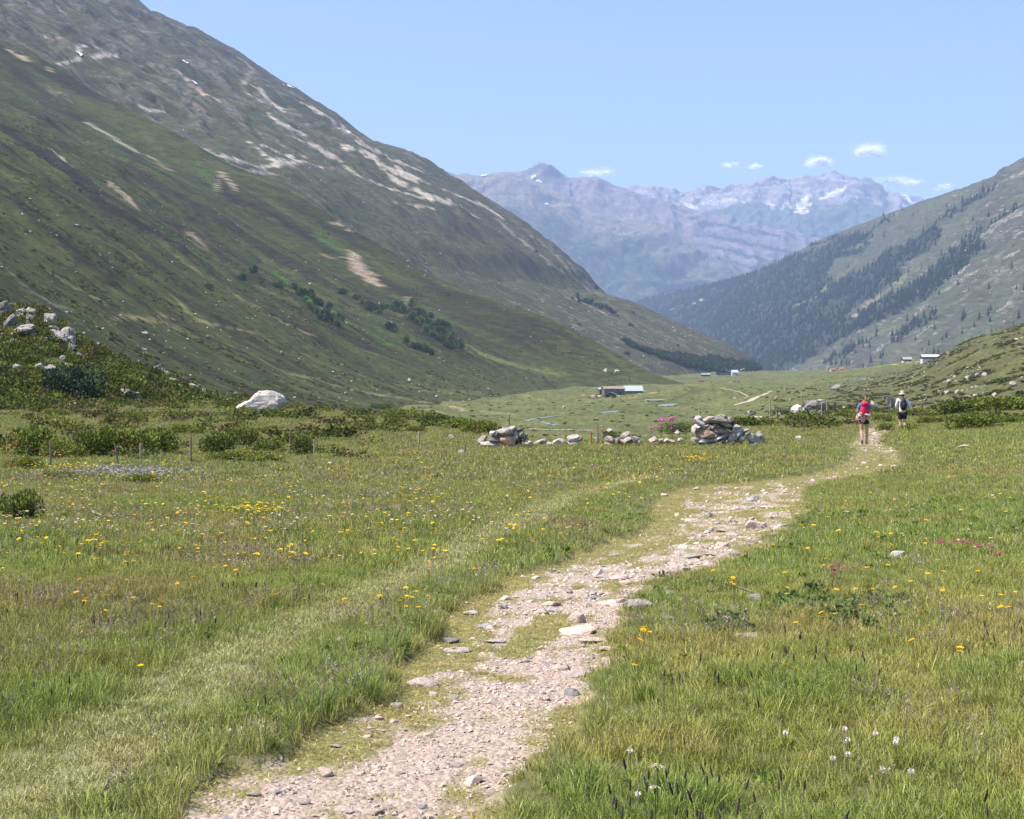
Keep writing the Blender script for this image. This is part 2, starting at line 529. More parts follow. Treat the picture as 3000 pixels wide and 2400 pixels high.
# ------------------------------------------------------------------ valley floor out to the horizon
M_VALLEY = terrain_mat('valley_turf', 1.6, 0.3, 0.75)
_px = np.concatenate([np.arange(-2400, -200, 60), np.arange(-200, 3200, 7.0), np.arange(3200, 3900, 50)])
_d = np.concatenate([np.geomspace(100, 330, 110), np.geomspace(332, 1500, 210), np.geomspace(1510, 2800, 90), np.geomspace(2900, 19500, 28)])
PXv, Dv = np.meshgrid(_px, _d, indexing='ij')
Xv = ray_x(PXv, Dv); Zv = ground_z(Xv, Dv)
Zv[:, 0] -= 0.15
Zv += fbm(Xv / 2.5, Dv / 3.5, 3, 81) * 0.12 * (1 - smooth(1200, 2500, Dv))
VAL = Surf(np.stack([Xv, Dv, Zv], 2))
x_, y_ = VAL.flat[:, 0], VAL.flat[:, 1]
VAL.col[:] = (0.115, 0.13, 0.055)
VAL.mix(smooth(-0.2, 0.6, fbm(x_ / 30, y_ / 60, 5, 82)) * 0.7, (0.075, 0.095, 0.04))
VAL.mix(smooth(0.1, 0.7, fbm(x_ / 16, y_ / 40, 5, 85)) * 0.5, (0.16, 0.155, 0.075))
right = smooth(2250, 2700, VAL.px) * (1 - smooth(900, 1100, y_))
VAL.mix(right * smooth(-0.5, 0.3, fbm(x_ / 10, y_ / 22, 5, 88)) * 0.75, (0.085, 0.08, 0.04))
VAL.mix(right * smooth(0.1, 0.5, fbm(x_ / 5, y_ / 9, 4, 91)) * 0.75, (0.045, 0.065, 0.025))
# tussock and dwarf-shrub mottling
VAL.mix(right * 0.25, (0.075, 0.080, 0.038))
VAL.mix(smooth(0.25, 0.6, fbm(x_ / 4.5, y_ / 9, 4, 95)) * 0.6, (0.05, 0.068, 0.028))
# fans and meadows on the left side of the valley
VAL.paint([(1380, 1075), (1500, 1110), (1620, 1125), (1750, 1130)], [60, 70, 60, 50], (0.165, 0.17, 0.07), 0.8)
VAL.paint([(1500, 1150), (1650, 1180), (1750, 1170), (1880, 1165)], 34, (0.17, 0.17, 0.07), 0.7)
VAL.paint([(1640, 1205), (1750, 1190), (1900, 1195), (2000, 1215)], [28, 40, 46, 46], (0.075, 0.115, 0.045), 0.85)
VAL.paint([(1450, 1250), (1650, 1245), (1900, 1240), (2050, 1230)], [40, 60, 60, 40], (0.09, 0.115, 0.05), 0.7)
VAL.paint([(1100, 1150), (1250, 1180), (1400, 1205), (1500, 1215)], [14, 22, 20, 14], (0.27, 0.25, 0.18), 0.75, noise_amt=1.0)
VAL.paint([(1000, 1160), (1150, 1185), (1300, 1210)], [10, 12, 10], (0.25, 0.22, 0.16), 0.6, noise_amt=1.2)
VAL.paint([(1200, 1195), (1280, 1200)], 34, (0.05, 0.062, 0.028), 0.85)
VAL.paint([(1960, 1170), (2060, 1140), (2180, 1150)], 34, (0.06, 0.085, 0.033), 0.6)
VAL.paint([(2250, 1180), (2400, 1165)], 40, (0.055, 0.075, 0.03), 0.6)
VAL.paint([(1875, 1147), (1920, 1152)], 10, (0.36, 0.28, 0.21), 0.9)
VAL.paint([(1845, 1162), (1865, 1160)], 7, (0.36, 0.28, 0.21), 0.8)
VAL.paint([(2168, 1134), (2195, 1134)], 6, (0.30, 0.16, 0.13), 0.8)
# yellow mown crest below the ridge houses
VAL.paint([(2420, 1092), (2500, 1080), (2600, 1066), (2700, 1052)], [6, 10, 14, 12], (0.30, 0.29, 0.09), 0.9, noise_amt=0.2)
VAL.paint([(2500, 1128), (2600, 1118), (2690, 1122)], 16, (0.15, 0.16, 0.06), 0.7)
VAL.paint([(2650, 1170), (2760, 1165), (2860, 1170)], 16, (0.16, 0.16, 0.065), 0.6)
VAL.paint([(2740, 1190), (2850, 1170), (2950, 1180)], 40, (0.17, 0.145, 0.10), 0.5, noise_amt=1.2)
VAL.mix(smooth(0.1, 0.45, fbm(x_ / 22, y_ / 30, 5, 97)) * 0.45, (0.075, 0.078, 0.036))
VAL.col *= (0.96, 0.91, 0.78)
VAL.col *= (1 + 0.15 * rng.standard_normal(len(VAL.col))).clip(.5, 1.6)[:, None]
VAL.build('valley_floor', M_VALLEY)

# ------------------------------------------------------------------ ruled mountain flanks
def flank(ridge, foot, nu, nv, profile=1.0, back=0.35, relief=None, key_r=None, key_f=None):
    """surface from a ridge line (u along it) down to a foot line; px,py,Y triples -> world"""
    rr = resample([(ray_x(a, c), c, ray_z(b, c)) for a, b, c in ridge], nu, np.linspace(0, 1, len(ridge)) if key_r is None else key_r)
    ff = resample([(ray_x(a, c), c, ray_z(b, c)) for a, b, c in foot], nu, np.linspace(0, 1, len(foot)) if key_f is None else key_f)
    nb = max(4, nv // 12)
    t = np.concatenate([-np.linspace(1, 1 / nb, nb) * back, np.linspace(0, 1, nv - nb)])
    P = np.zeros((nu, nv, 3))
    for k in range(nv):
        if t[k] < 0:
            P[:, k] = rr + (ff - rr) * t[k]
            P[:, k, 2] = rr[:, 2] + (ff[:, 2] - rr[:, 2]) * (-t[k]) * 1.1
        else:
            P[:, k] = rr + (ff - rr) * t[k]
            P[:, k, 2] = ff[:, 2] + (rr[:, 2] - ff[:, 2]) * (1 - t[k]) ** profile
    return P, t

def sections(S, foot, Ys, Y_end, prof_near, turn=0.12, s_off=(0, 0)):
    """valley flank swept along the valley: foot line (Y->X,Z), cross profile S (world X,Z from the foot) at the far end"""
    sk = np.linspace(6, 60, 8)[:, None] * np.array([[1.0, 0, -0.30]]) + S[-1]
    foot_x, foot_y, foot_z = S[-1]
    S = np.concatenate([S, sk])
    s_len = np.maximum(foot_x - S[:, 0], 0)
    nu = len(Ys); nv = len(S)
    P = np.zeros((nu, nv, 3))
    dist = foot_x - S[:, 0]            # run uphill from the foot
    h_end = S[:, 2] - foot_z
    h_near = np.where(dist < 0, 0.30 * dist, prof_near(np.maximum(dist, 0)))
    for i, Y in enumerate(Ys):
        Yc = min(Y, Y_end)
        fx = np.interp(Yc, foot[:, 0], foot[:, 1]); fz = np.interp(Yc, foot[:, 0], foot[:, 2])
        w = float(smooth(0.45, 1.0, Yc / Y_end))
        P[i, :, 0] = fx - dist
        P[i, :, 2] = fz + h_near * (1 - w) + h_end * w
        P[i, :, 1] = Y + (S[:, 1] - foot_y)
        if Y > Y_end:
            q = (Y - Y_end) / (turn * Y_end)
            P[i, :, 0] -= 60 * q * q
            P[i, :, 2] -= (0.35 * (S[:, 2] - foot_z) + 8) * q * q
    return P

# ---- near left flank
M_SLOPE = terrain_mat('alpine_turf', 2.6, 0.6, 0.7)
sil1 = [(-900, -470, 1120), (-400, -140, 1130), (0, 116, 1140), (93, 155, 1145), (186, 213, 1150), (278, 272, 1155), (352, 308, 1160),
        (464, 366, 1165), (580, 431, 1170), (649, 473, 1180), (788, 531, 1190), (881, 580, 1200), (974, 637, 1210), (1019, 666, 1215),
        (1139, 734, 1225), (1249, 802, 1240), (1374, 857, 1255), (1478, 894, 1265), (1600, 930, 1275), (1700, 980, 1285), (1800, 1032, 1293), (1850, 1062, 1297), (1900, 1092, 1300)]
sil1 = [(a, b, 1250 + 480 * max(0.0, (1900 - a) / 1900) ** 1.0) for a, b, c in sil1]
S1 = resample([(ray_x(a, c), c, ray_z(b, c)) for a, b, c in sil1], 470)
foot1 = np.array([(100, -75, -6), (160, -66, -5), (250, -62, -6), (400, -58, -10), (560, -48, -14), (700, -32, -15), (1000, 8, -13), (1150, 40, -9), (1250, ray_x(1900, 1250), ray_z(1092, 1250))])
Y1 = np.concatenate([np.geomspace(105, 1250, 600), np.linspace(1255, 1390, 14)])
P1 = sections(S1, foot1, Y1, 1250, lambda s: 0.60 * s - 24 * (1 - np.exp(-s / 50.0)))
SF1 = Surf(P1)
n = SF1.normals()
Xs, Ys_, Zs = P1[..., 0], np.broadcast_to(Y1[:, None], P1.shape[:2]), P1[..., 2]
run = np.broadcast_to(np.concatenate([S1[-1, 0] - S1[:, 0], np.zeros(8)])[None, :], Xs.shape)
up = smooth(15, 120, run); endw = np.broadcast_to((1 - 0.85 * smooth(1050, 1240, Y1))[:, None], Xs.shape)
warp = fbm(Xs / 90, Ys_ / 90, 3, 101) * 22
gl = ridged((Ys_ + warp) / 95, run / 420, 3, 103)
gl2 = ridged((Ys_ + warp * 0.6) / 32, run / 160, 3, 107)
disp = (gl * 9 * smooth(40, 220, run) + gl2 * 1.7 * up) * endw
disp += fbm(run / 60, Ys_ / 90, 4, 111) * 4 * up * endw
disp += fbm(run / 9, Ys_ / 9, 4, 115) * 0.5 * smooth(5, 30, run) + fbm(run / 2.6, Ys_ / 2.6, 3, 117) * 0.28
SF1 = Surf(P1 + n * disp[..., None])
s_, yy = run.ravel(), Ys_.ravel()
wv = warp.ravel()
SF1.ya = 0.6
SF1.col[:] = (0.058, 0.070, 0.030)
st = fbm((yy + wv) / 26, s_ / 190, 5, 121); st2 = fbm((yy + wv) / 10, s_ / 90, 5, 125)
SF1.mix(smooth(0.0, 0.4, st) * 0.8, (0.092, 0.098, 0.038))
SF1.mix(smooth(0.02, 0.32, -st) * 0.85, (0.040, 0.031, 0.026))
SF1.mix(smooth(0.2, 0.5, st2) * 0.55, (0.125, 0.115, 0.055))
SF1.mix(smooth(0.22, 0.5, -st2) * 0.5, (0.034, 0.046, 0.020))
SF1.mix(smooth(0.25, 0.6, fbm(yy / 6, s_ / 14, 4, 129)) * 0.55, (0.036, 0.050, 0.022))
SF1.mix(smooth(0.0, 60, 60 - s_) * 0.55 * smooth(450, 900, yy), (0.125, 0.128, 0.055))
SF1.mix(smooth(-0.1, 0.4, fbm(yy / 9, s_ / 6, 5, 126)) * smooth(260, 60, s_) * 0.7, (0.058, 0.054, 0.034))
SF1.mix(smooth(0.15, 0.5, fbm(yy / 5, s_ / 3, 4, 128)) * smooth(260, 60, s_) * 0.5, (0.040, 0.048, 0.024))
HEA = (0.034, 0.023, 0.023); PALE = (0.42, 0.35, 0.28); GREY = (0.46, 0.43, 0.42); PINK = (0.40, 0.31, 0.285); LUSH = (0.075, 0.150, 0.028); DRY = (0.22, 0.195, 0.11)
for pts, w, c, a in [
    ([(0, 365), (110, 450), (230, 535), (330, 610), (470, 690), (560, 745)], [45, 60, 55, 60, 70, 50], HEA, .9),
    ([(640, 520), (655, 560), (690, 590)], [22, 40, 40], HEA, .9),
    ([(700, 590), (820, 640), (900, 690)], 34, HEA, .7),
    ([(560, 690), (660, 760), (760, 830)], 40, HEA, .6),
    ([(0, 540), (130, 660), (240, 760), (330, 830)], 60, HEA, .7),
    ([(960, 665), (1010, 690), (1060, 730)], 26, HEA, .7),
    ([(430, 880), (560, 970), (700, 1030), (860, 1090)], 60, HEA, .55),
    ([(600, 640), (700, 700), (800, 770)], 24, (0.075, 0.085, 0.035), .6),
    ([(800, 800), (870, 850), (950, 905), (1050, 960), (1150, 1010)], [20, 34, 36, 34, 24], LUSH, .85),
    ([(590, 500), (630, 545), (640, 560)], 24, LUSH, .8),
    ([(930, 690), (960, 715), (1000, 735)], 30, LUSH, .7),
    ([(1040, 940), (1150, 980), (1250, 1010)], 18, LUSH, .5),
    ([(25, 145), (70, 172), (105, 190), (145, 208)], [14, 20, 16, 10], PALE, 1),
    ([(255, 362), (320, 395), (400, 448)], [8, 16, 10], GREY, .8),
    ([(155, 442), (190, 465), (240, 498)], [10, 18, 10], GREY, .8),
    ([(320, 535), (365, 575), (410, 612)], [10, 26, 10], PINK, .85),
    ([(535, 665), (570, 700), (610, 730)], [10, 20, 8], PINK, .6),
    ([(432, 455), (470, 482), (500, 502)], 9, PINK, .6),
    ([(633, 560), (638, 520), (650, 508), (670, 525), (690, 555)], [6, 9, 12, 12, 8], PINK, .85),
    ([(975, 650), (995, 660), (1025, 680)], [12, 24, 12], PINK, .9),
    ([(950, 744), (962, 752), (975, 760)], [6, 11, 6], (0.34, 0.2, 0.13), .9),
    ([(1035, 742), (1045, 770), (1065, 795), (1090, 820), (1105, 838)], [26, 52, 52, 34, 12], PINK, 1),
    ([(1190, 870), (1200, 890)], 12, PINK, .6),
    ([(500, 862), (545, 905), (590, 940), (620, 955)], [8, 18, 28, 20], DRY, .9),
    ([(330, 935), (400, 930), (470, 945), (520, 958)], [10, 34, 30, 16], DRY, .9),
    ([(600, 945), (680, 962), (760, 975)], 9, DRY, .7),
    ([(465, 925), (500, 932)], 10, PINK, .8),
    ([(715, 1028), (780, 1062), (850, 1095), (910, 1110)], [7, 12, 18, 20], (0.2, 0.19, 0.11), .85),
    ([(910, 1108), (1000, 1135), (1100, 1155), (1250, 1180)], [14, 16, 20, 20], (0.21, 0.20, 0.13), .8),
    ([(0, 765), (60, 830), (130, 880), (190, 905)], [8, 14, 12, 8], (0.2, 0.19, 0.16), .7),
    ([(70, 750), (200, 830), (310, 890)], 12, DRY, .6),
    ([(330, 700), (380, 735), (410, 760)], 9, (0.2, 0.15, 0.09), .7),
    ([(520, 755), (620, 820), (700, 870), (740, 900)], [6, 10, 12, 8], (0.19, 0.18, 0.10), .7),
    ([(800, 930), (870, 965), (920, 985)], 9, PINK, .5),
    ([(520, 950), (620, 1030), (700, 1090)], 6, (0.14, 0.14, 0.06), .7),
    ([(480, 730), (600, 810)], 16, (0.10, 0.11, 0.04), .6),
    ([(1360, 1010), (1450, 1055), (1560, 1085), (1660, 1100)], [16, 44, 40, 20], (0.165, 0.17, 0.07), .9),
    ([(1180, 1130), (1300, 1150), (1420, 1150)], 40, (0.15, 0.145, 0.07), .6),
    ([(980, 1000), (1130, 1050), (1280, 1100)], 26, (0.10, 0.115, 0.045), .6)]:
    SF1.paint(pts, w, c, a, noise_amt=0.75)
SF1.col *= (0.72, 0.74, 0.56)
SF1.col *= (1 + 0.16 * rng.standard_normal(len(SF1.col)) + 0.22 * fbm(yy / 3.2, s_ / 3.6, 3, 130)).clip(.5, 1.6)[:, None]
SF1.build('left_valley_slope', M_SLOPE)

# ---- farther left mountain
M_FELL = terrain_mat('mountain_turf_and_scree', 7.0, 2.2, 0.7)
sil2 = [(-700, -800, 2480), (-200, -420, 2480), (100, -210, 2480), (300, -75, 2490), (400, 0, 2500), (425, 22, 2500), (470, 57, 2500), (490, 78, 2500), (520, 76, 2500), (545, 86, 2500),
        (580, 90, 2500), (640, 125, 2505), (690, 148, 2505), (760, 200, 2510), (840, 252, 2510), (900, 285, 2515), (960, 320, 2515), (1000, 346, 2520),
        (1060, 398, 2520), (1103, 424, 2525), (1191, 447, 2530), (1259, 474, 2535), (1300, 503, 2540), (1379, 556, 2545), (1460, 606, 2550),
        (1530, 652, 2555), (1600, 705, 2560), (1655, 752, 2565), (1713, 795, 2570), (1745, 838, 2572), (1778, 868, 2575), (1840, 882, 2580), (1900, 905, 2582),
        (1960, 935, 2585), (2050, 975, 2590), (2140, 1012, 2595), (2190, 1042, 2600), (2228, 1082, 2600)]
sil2 = [(a, b, 2600 + 800 * max(0.0, (2228 - a) / 1900) ** 1.0) for a, b, c in sil2]
S2 = resample([(ray_x(a, c), c, ray_z(b, c)) for a, b, c in sil2], 430)
foot2 = np.array([(1150, -20, -10), (1500, 96, -7), (2000, ray_x(2000, 2000), -4), (2350, ray_x(2120, 2350), 3), (2600, ray_x(2228, 2600), ray_z(1082, 2600))])
Y2 = np.concatenate([np.geomspace(1180, 2600, 430), np.linspace(2610, 2900, 12)])
P2 = sections(S2, foot2, Y2, 2600, lambda s: 0.62 * s - 30 * (1 - np.exp(-s / 80.0)), turn=0.12)
T = Surf(P2); n = T.normals()
Xs, Ys_, Zs = P2[..., 0], np.broadcast_to(Y2[:, None], P2.shape[:2]), P2[..., 2]
run = np.broadcast_to(np.concatenate([S2[-1, 0] - S2[:, 0], np.zeros(8)])[None, :], Xs.shape)
warp = fbm(Xs / 190, Ys_ / 190, 3, 131) * 50
endw = np.broadcast_to((1 - 0.8 * smooth(2250, 2580, Y2))[:, None], Xs.shape)
disp = (ridged((Ys_ + warp) / 210, run / 900, 3, 133) * 22 * smooth(100, 420, run) + ridged((Ys_ + warp) / 70, run / 380, 3, 137) * 6 * smooth(30, 200, run)) * endw
disp += fbm(run / 130, Ys_ / 130, 4, 141) * 9 * endw * smooth(20, 200, run) + fbm(run / 22, Ys_ / 22, 4, 145) * 2.4 + fbm(run / 7, Ys_ / 7, 3, 147) * 0.9
Tt = Surf(P2); Tt.ya = 0.65
# crags
crag_top = smooth(430, 620, run) * smooth(0.05, 0.35, fbm(run / 90, (Ys_ + warp) / 40, 5, 151))
cliff = Tt.stroke_mask([(1440, 600), (1530, 680), (1620, 740), (1700, 820), (1770, 878)], [24, 40, 60, 70, 40], 0.8, seed=5).reshape(Xs.shape)
crag = np.clip(np.maximum(crag_top * 0.9, cliff), 0, 1)
for pts, w in [([(330, 205), (360, 215), (400, 240)], 34), ([(650, 330), (690, 360), (700, 385)], [30, 40, 30]), ([(300, 260), (330, 270)], 40),
               ([(1690, 962), (1720, 985)], 22), ([(530, 340), (590, 420)], 26), ([(400, 100), (450, 130)], 30), ([(500, 90), (560, 130)], 24), ([(690, 185), (760, 230)], 20)]:
    crag = np.maximum(crag, Tt.stroke_mask(pts, w, 0.9, seed=9).reshape(Xs.shape))
disp += crag * (ridged(run / 30, Ys_ / 20, 4, 155) * 6 + ridged(run / 9, Ys_ / 7, 3, 157) * 3.2) * (0.4 + 0.6 * endw)
SF2 = Surf(P2 + n * disp[..., None])
s_, yy, wv = run.ravel(), Ys_.ravel(), warp.ravel()
SF2.ya = 0.65
SF2.col[:] = (0.062, 0.07, 0.036)
st = fbm((yy + wv) / 60, s_ / 420, 5, 161); st2 = fbm((yy + wv) / 24, s_ / 180, 5, 165)
SF2.mix(smooth(0.0, 0.5, st) * 0.7, (0.088, 0.088, 0.044))
SF2.mix(smooth(0.05, 0.5, -st) * 0.6, (0.06, 0.052, 0.042))
SF2.mix(smooth(0.15, 0.55, st2) * 0.5, (0.12, 0.108, 0.07))
SF2.mix(smooth(0.3, 0.6, fbm(yy / 16, s_ / 30, 4, 169)) * 0.5, (0.045, 0.055, 0.027))
# stone-littered lower slope
SF2.mix(smooth(0.42, 0.62, fbm(yy / 7, s_ / 9, 3, 171)) * smooth(330, 150, s_) * 0.7, (0.25, 0.235, 0.21))
SF2.mix(smooth(0.30, 0.6, fbm(yy / 14, s_ / 60, 4, 173)) * smooth(300, 520, s_) * 0.55, (0.2, 0.18, 0.15))
SF2.mix((crag * smooth(-0.4, 0.3, fbm(run / 12, Ys_ / 12, 3, 175))).ravel() * 0.8, (0.155, 0.148, 0.145))
SF2.mix((crag * smooth(0.1, 0.4, fbm(run / 16, Ys_ / 10, 3, 177))).ravel() * 0.7, (0.045, 0.055, 0.035))
SCREE = (0.46, 0.42, 0.36); SGREY = (0.44, 0.415, 0.39); TRK = (0.38, 0.31, 0.25)
for pts, w, c, a in [
    ([(700, 235), (760, 262), (800, 310), (850, 335)], [8, 26, 22, 10], SCREE, .8),
    ([(720, 270), (790, 315)], 16, SCREE, .7), ([(760, 318), (830, 365), (890, 395)], [8, 16, 14], SGREY, .8),
    ([(720, 240), (740, 200), (700, 170)], 10, SCREE, .4),
    ([(880, 300), (950, 335), (990, 370)], [8, 20, 12], SCREE, .8),
    ([(990, 360), (1020, 380), (1060, 420), (1090, 440)], [10, 20, 26, 20], SCREE, .7),
    ([(1000, 425), (1080, 455), (1130, 490), (1190, 515), (1240, 520)], [14, 40, 56, 60, 30], SCREE, .9),
    ([(1120, 500), (1190, 545), (1260, 575), (1320, 595)], [30, 44, 30, 16], SCREE, .9),
    ([(1090, 440), (1160, 470), (1230, 500)], 22, SCREE, .7),
    ([(1300, 590), (1350, 610), (1400, 640)], 14, SCREE, .7),
    ([(1260, 540), (1350, 575), (1420, 605), (1470, 640)], [8, 12, 20, 10], SCREE, .75),
    ([(1010, 490), (1100, 540), (1220, 575), (1330, 600)], [6, 10, 14, 8], SCREE, .7),
    ([(1130, 590), (1200, 600), (1270, 610)], 10, SCREE, .6),
    ([(850, 400), (930, 430), (1000, 470)], [8, 16, 14], TRK, .8), ([(920, 430), (970, 460)], 24, SGREY, .7),
    ([(770, 425), (860, 465), (940, 490), (1010, 500)], [10, 18, 12, 8], SGREY, .8),
    ([(730, 420), (800, 470), (880, 480)], [8, 20, 24], SGREY, .8), ([(590, 435), (670, 465), (760, 490), (850, 480)], [10, 20, 16, 20], SGREY, .8),
    ([(410, 310), (440, 325), (490, 330)], [10, 16, 10], SGREY, .85), ([(640, 470), (720, 500), (800, 510)], 14, SGREY, .5),
    ([(130, 180), (170, 186), (225, 176), (232, 150), (225, 135)], [6, 10, 12, 16, 8], SGREY, .8),
    ([(225, 135), (270, 135), (310, 150), (340, 165)], 8, SGREY, .8), ([(275, 170), (300, 160), (340, 168)], [18, 22, 8], SGREY, .8),
    ([(140, 108), (160, 105), (200, 120)], [8, 12, 5], PINK, .8), ([(170, 20), (195, 50)], 7, PINK, .7),
    ([(510, 200), (560, 245), (620, 290), (660, 305)], [8, 20, 18, 8], PINK, .75),
    ([(700, 345), (790, 405), (880, 455), (970, 498)], [5, 6, 8, 6], TRK, .8), ([(600, 190), (640, 215)], 7, TRK, .6),
    ([(540, 290), (600, 320)], 22, (0.17, 0.13, 0.105), .8), ([(330, 280), (420, 340)], 40, (0.075, 0.072, 0.06), .7),
    ([(590, 430), (560, 400), (500, 350)], 26, (0.085, 0.085, 0.08), .8),
    ([(1180, 560), (1240, 530), (1300, 560)], 16, (0.06, 0.055, 0.045), .9),
    ([(1080, 470), (1150, 540)], 20, (0.055, 0.065, 0.04), .0),
    ([(860, 490), (930, 480), (990, 500)], [30, 40, 20], (0.065, 0.055, 0.05), .7),
    ([(950, 560), (1100, 600), (1250, 650)], 60, (0.085, 0.08, 0.055), .5),
    ([(1200, 640), (1330, 660), (1430, 690)], 40, (0.075, 0.06, 0.055), .6),
    ([(1450, 640), (1520, 700), (1600, 760), (1660, 810)], [10, 14, 14, 8], (0.27, 0.25, 0.215), .7),
    ([(1560, 690), (1640, 760), (1720, 850)], [10, 16, 10], (0.3, 0.28, 0.23), .55),
    ([(1660, 860), (1740, 905), (1820, 940)], 8, (0.26, 0.24, 0.2), .7),
    ([(1830, 1010), (1920, 1045), (2030, 1065), (2130, 1072)], [14, 30, 30, 14], (0.032, 0.05, 0.024), .9),
    ([(1900, 1030), (2000, 1045), (2100, 1060)], 18, (0.03, 0.048, 0.024), .8),
    ([(1900, 960), (2000, 1000), (2110, 1040)], 34, (0.075, 0.095, 0.038), .7),
    ([(1250, 900), (1400, 935), (1530, 965)], [6, 10, 8], (0.27, 0.25, 0.22), .6)]:
    SF2.paint(pts, w, c, a, noise_amt=0.85)
SNOW = (0.82, 0.83, 0.86)
SF2.col *= (0.98, 0.93, 0.87)
SF2.col *= (1 + 0.16 * rng.standard_normal(len(SF2.col)) + 0.25 * fbm(yy / 9, s_ / 8, 3, 174)).clip(.5, 1.6)[:, None]
SF2.build('left_mountain', M_FELL)

# ---- right flank of the valley
ridgeR = [(4200, -60, 1900), (3500, 200, 2350), (3150, 390, 2700), (3000, 460, 2900), (2931, 507, 3000), (2834, 547, 3130), (2704, 589, 3350), (2574, 637, 3600), (2425, 693, 3900),
          (2301, 754, 4200), (2197, 803, 4500), (2074, 836, 4900), (1964, 856, 5200), (1853, 884, 5500), (1700, 935, 5900)]
keyR = [0, .16, .24, .30, .33, .37, .44, .52, .60, .67, .74, .82, .88, .94, 1.0]
footR = [(3300, 1125, 1100), (2720, 1150, 1750), (2260, 1160, 2500), (1980, 1170, 3300), (1740, 1180, 4200), (1560, 1200, 5100), (1450, 1190, 5800)]
ridgeR = [(a, b, c * 1.5) for a, b, c in ridgeR]; footR = [(a, b, c * 1.5) for a, b, c in footR]
PR, tR = flank(ridgeR, footR, 400, 300, profile=1.08, key_r=keyR, key_f=[0, .16, .30, .48, .68, .88, 1.0])
T = Surf(PR); n = T.normals()
uu = np.broadcast_to(np.linspace(0, 1, PR.shape[0])[:, None], PR.shape[:2]); tt = np.broadcast_to(tR[None, :], PR.shape[:2])
low = smooth(-0.02, 0.12, tt)
wp = fbm(uu * 6, tt * 4, 3, 181) * 0.03
disp = (ridged((uu + wp) * 16, tt * 1.5, 3, 183) * 20 + ridged((uu + wp) * 48, tt * 4, 3, 187) * 8) * low + fbm(uu * 60, tt * 34, 4, 191) * 7 * (0.25 + 0.75 * low) + fbm(uu * 190, tt * 110, 3, 193) * 2.2
SFR = Surf(PR + n * disp[..., None] * 1.4)
u_, t_ = uu.ravel(), tt.ravel(); wv = wp.ravel()
SFR.col[:] = (0.072, 0.082, 0.047)
st = fbm((u_ + wv) * 40, t_ * 4, 5, 195)
SFR.mix(smooth(0.0, 0.5, st) * 0.6, (0.10, 0.105, 0.062))
SFR.mix(smooth(0.05, 0.5, -st) * 0.6, (0.07, 0.062, 0.052))
SFR.mix(smooth(0.25, 0.6, fbm(u_ * 110, t_ * 40, 4, 199)) * 0.55, (0.042, 0.058, 0.034))
SFR.mix(smooth(0.42, 0.6, fbm(u_ * 240, t_ * 110, 3, 203)) * smooth(0.45, 0.2, u_) * 0.8, (0.27, 0.255, 0.23))
for pts, w, c, a in [
    ([(3000, 505), (2930, 540), (2850, 575)], [10, 14, 8], (0.26, 0.24, 0.19), .8),
    ([(2830, 560), (2780, 580)], 8, (0.26, 0.24, 0.19), .7),
    ([(2990, 610), (2920, 650), (2880, 690)], [14, 30, 20], (0.22, 0.23, 0.13), .8), ([(2960, 620), (2870, 680), (2800, 720)], [8, 14, 8], (0.26, 0.25, 0.17), .7),
    ([(3000, 690), (2900, 770), (2800, 830), (2700, 890)], [8, 14, 18, 8], (0.23, 0.235, 0.15), .65),
    ([(2990, 760), (2900, 820), (2780, 900)], [6, 9, 8], (0.23, 0.23, 0.16), .5),
    ([(2730, 620), (2620, 660), (2500, 720)], [30, 40, 20], (0.10, 0.08, 0.075), .7),
    ([(2430, 705), (2390, 735), (2360, 760)], [8, 22, 8], (0.22, 0.16, 0.13), .8),
    ([(2640, 618), (2610, 650)], 6, (0.25, 0.2, 0.16), .7),
    ([(2560, 700), (2500, 730), (2450, 745)], [10, 26, 10], (0.12, 0.145, 0.06), .8),
    ([(2700, 760), (2650, 820), (2600, 855), (2530, 900)], [30, 44, 34, 12], (0.12, 0.13, 0.065), .9),
    ([(2640, 830), (2570, 870), (2520, 905)], [10, 16, 8], (0.26, 0.21, 0.165), .75),
    ([(2500, 785), (2430, 840), (2380, 880), (2320, 900)], [12, 34, 40, 14], (0.13, 0.15, 0.06), .95),
    ([(2250, 905), (2240, 912)], 22, (0.24, 0.22, 0.13), .9), ([(2060, 880), (2030, 890)], 16, (0.3, 0.27, 0.17), .9), ([(1990, 900), (1965, 908)], 10, (0.3, 0.27, 0.18), .8),
    ([(2510, 925), (2490, 935)], 14, (0.33, 0.25, 0.2), .9),
    ([(2700, 930), (2550, 985), (2440, 1050), (2370, 1085)], [20, 34, 40, 30], (0.11, 0.12, 0.07), .7),
    ([(3000, 680), (2980, 690)], 20, (0.26, 0.24, 0.23), .8),
    ([(2960, 900), (2900, 960), (2830, 990)], 50, (0.085, 0.11, 0.06), .6), ([(2230, 1040), (2215, 1052)], 14, (0.2, 0.19, 0.12), .8)]:
    SFR.paint(pts, w, c, a, noise_amt=0.85)
rockR = np.zeros(len(SFR.flat))
for pts, w in [([(2990, 625), (2920, 660), (2850, 715), (2800, 770)], [30, 26, 20, 14]), ([(2830, 790), (2770, 820)], 26), ([(2720, 890), (2680, 920)], 24),
               ([(2640, 985), (2600, 1010), (2560, 1035)], [26, 30, 18]), ([(2990, 870), (2950, 910), (2920, 940)], 36), ([(2730, 950), (2690, 985)], 20), ([(2990, 730), (2950, 755)], 18), ([(2420, 1045), (2390, 1062)], 12)]:
    rockR = np.maximum(rockR, SFR.stroke_mask(pts, w, 1.0, seed=13))
SFR.mix(rockR * smooth(-0.25, 0.25, fbm(u_ * 150, t_ * 70, 4, 207)), (0.29, 0.265, 0.25))
SFR.col *= (0.86, 0.84, 0.84)
SFR.col *= (1 + 0.16 * rng.standard_normal(len(SFR.col))).clip(.5, 1.6)[:, None]
SFR.col *= 1.0

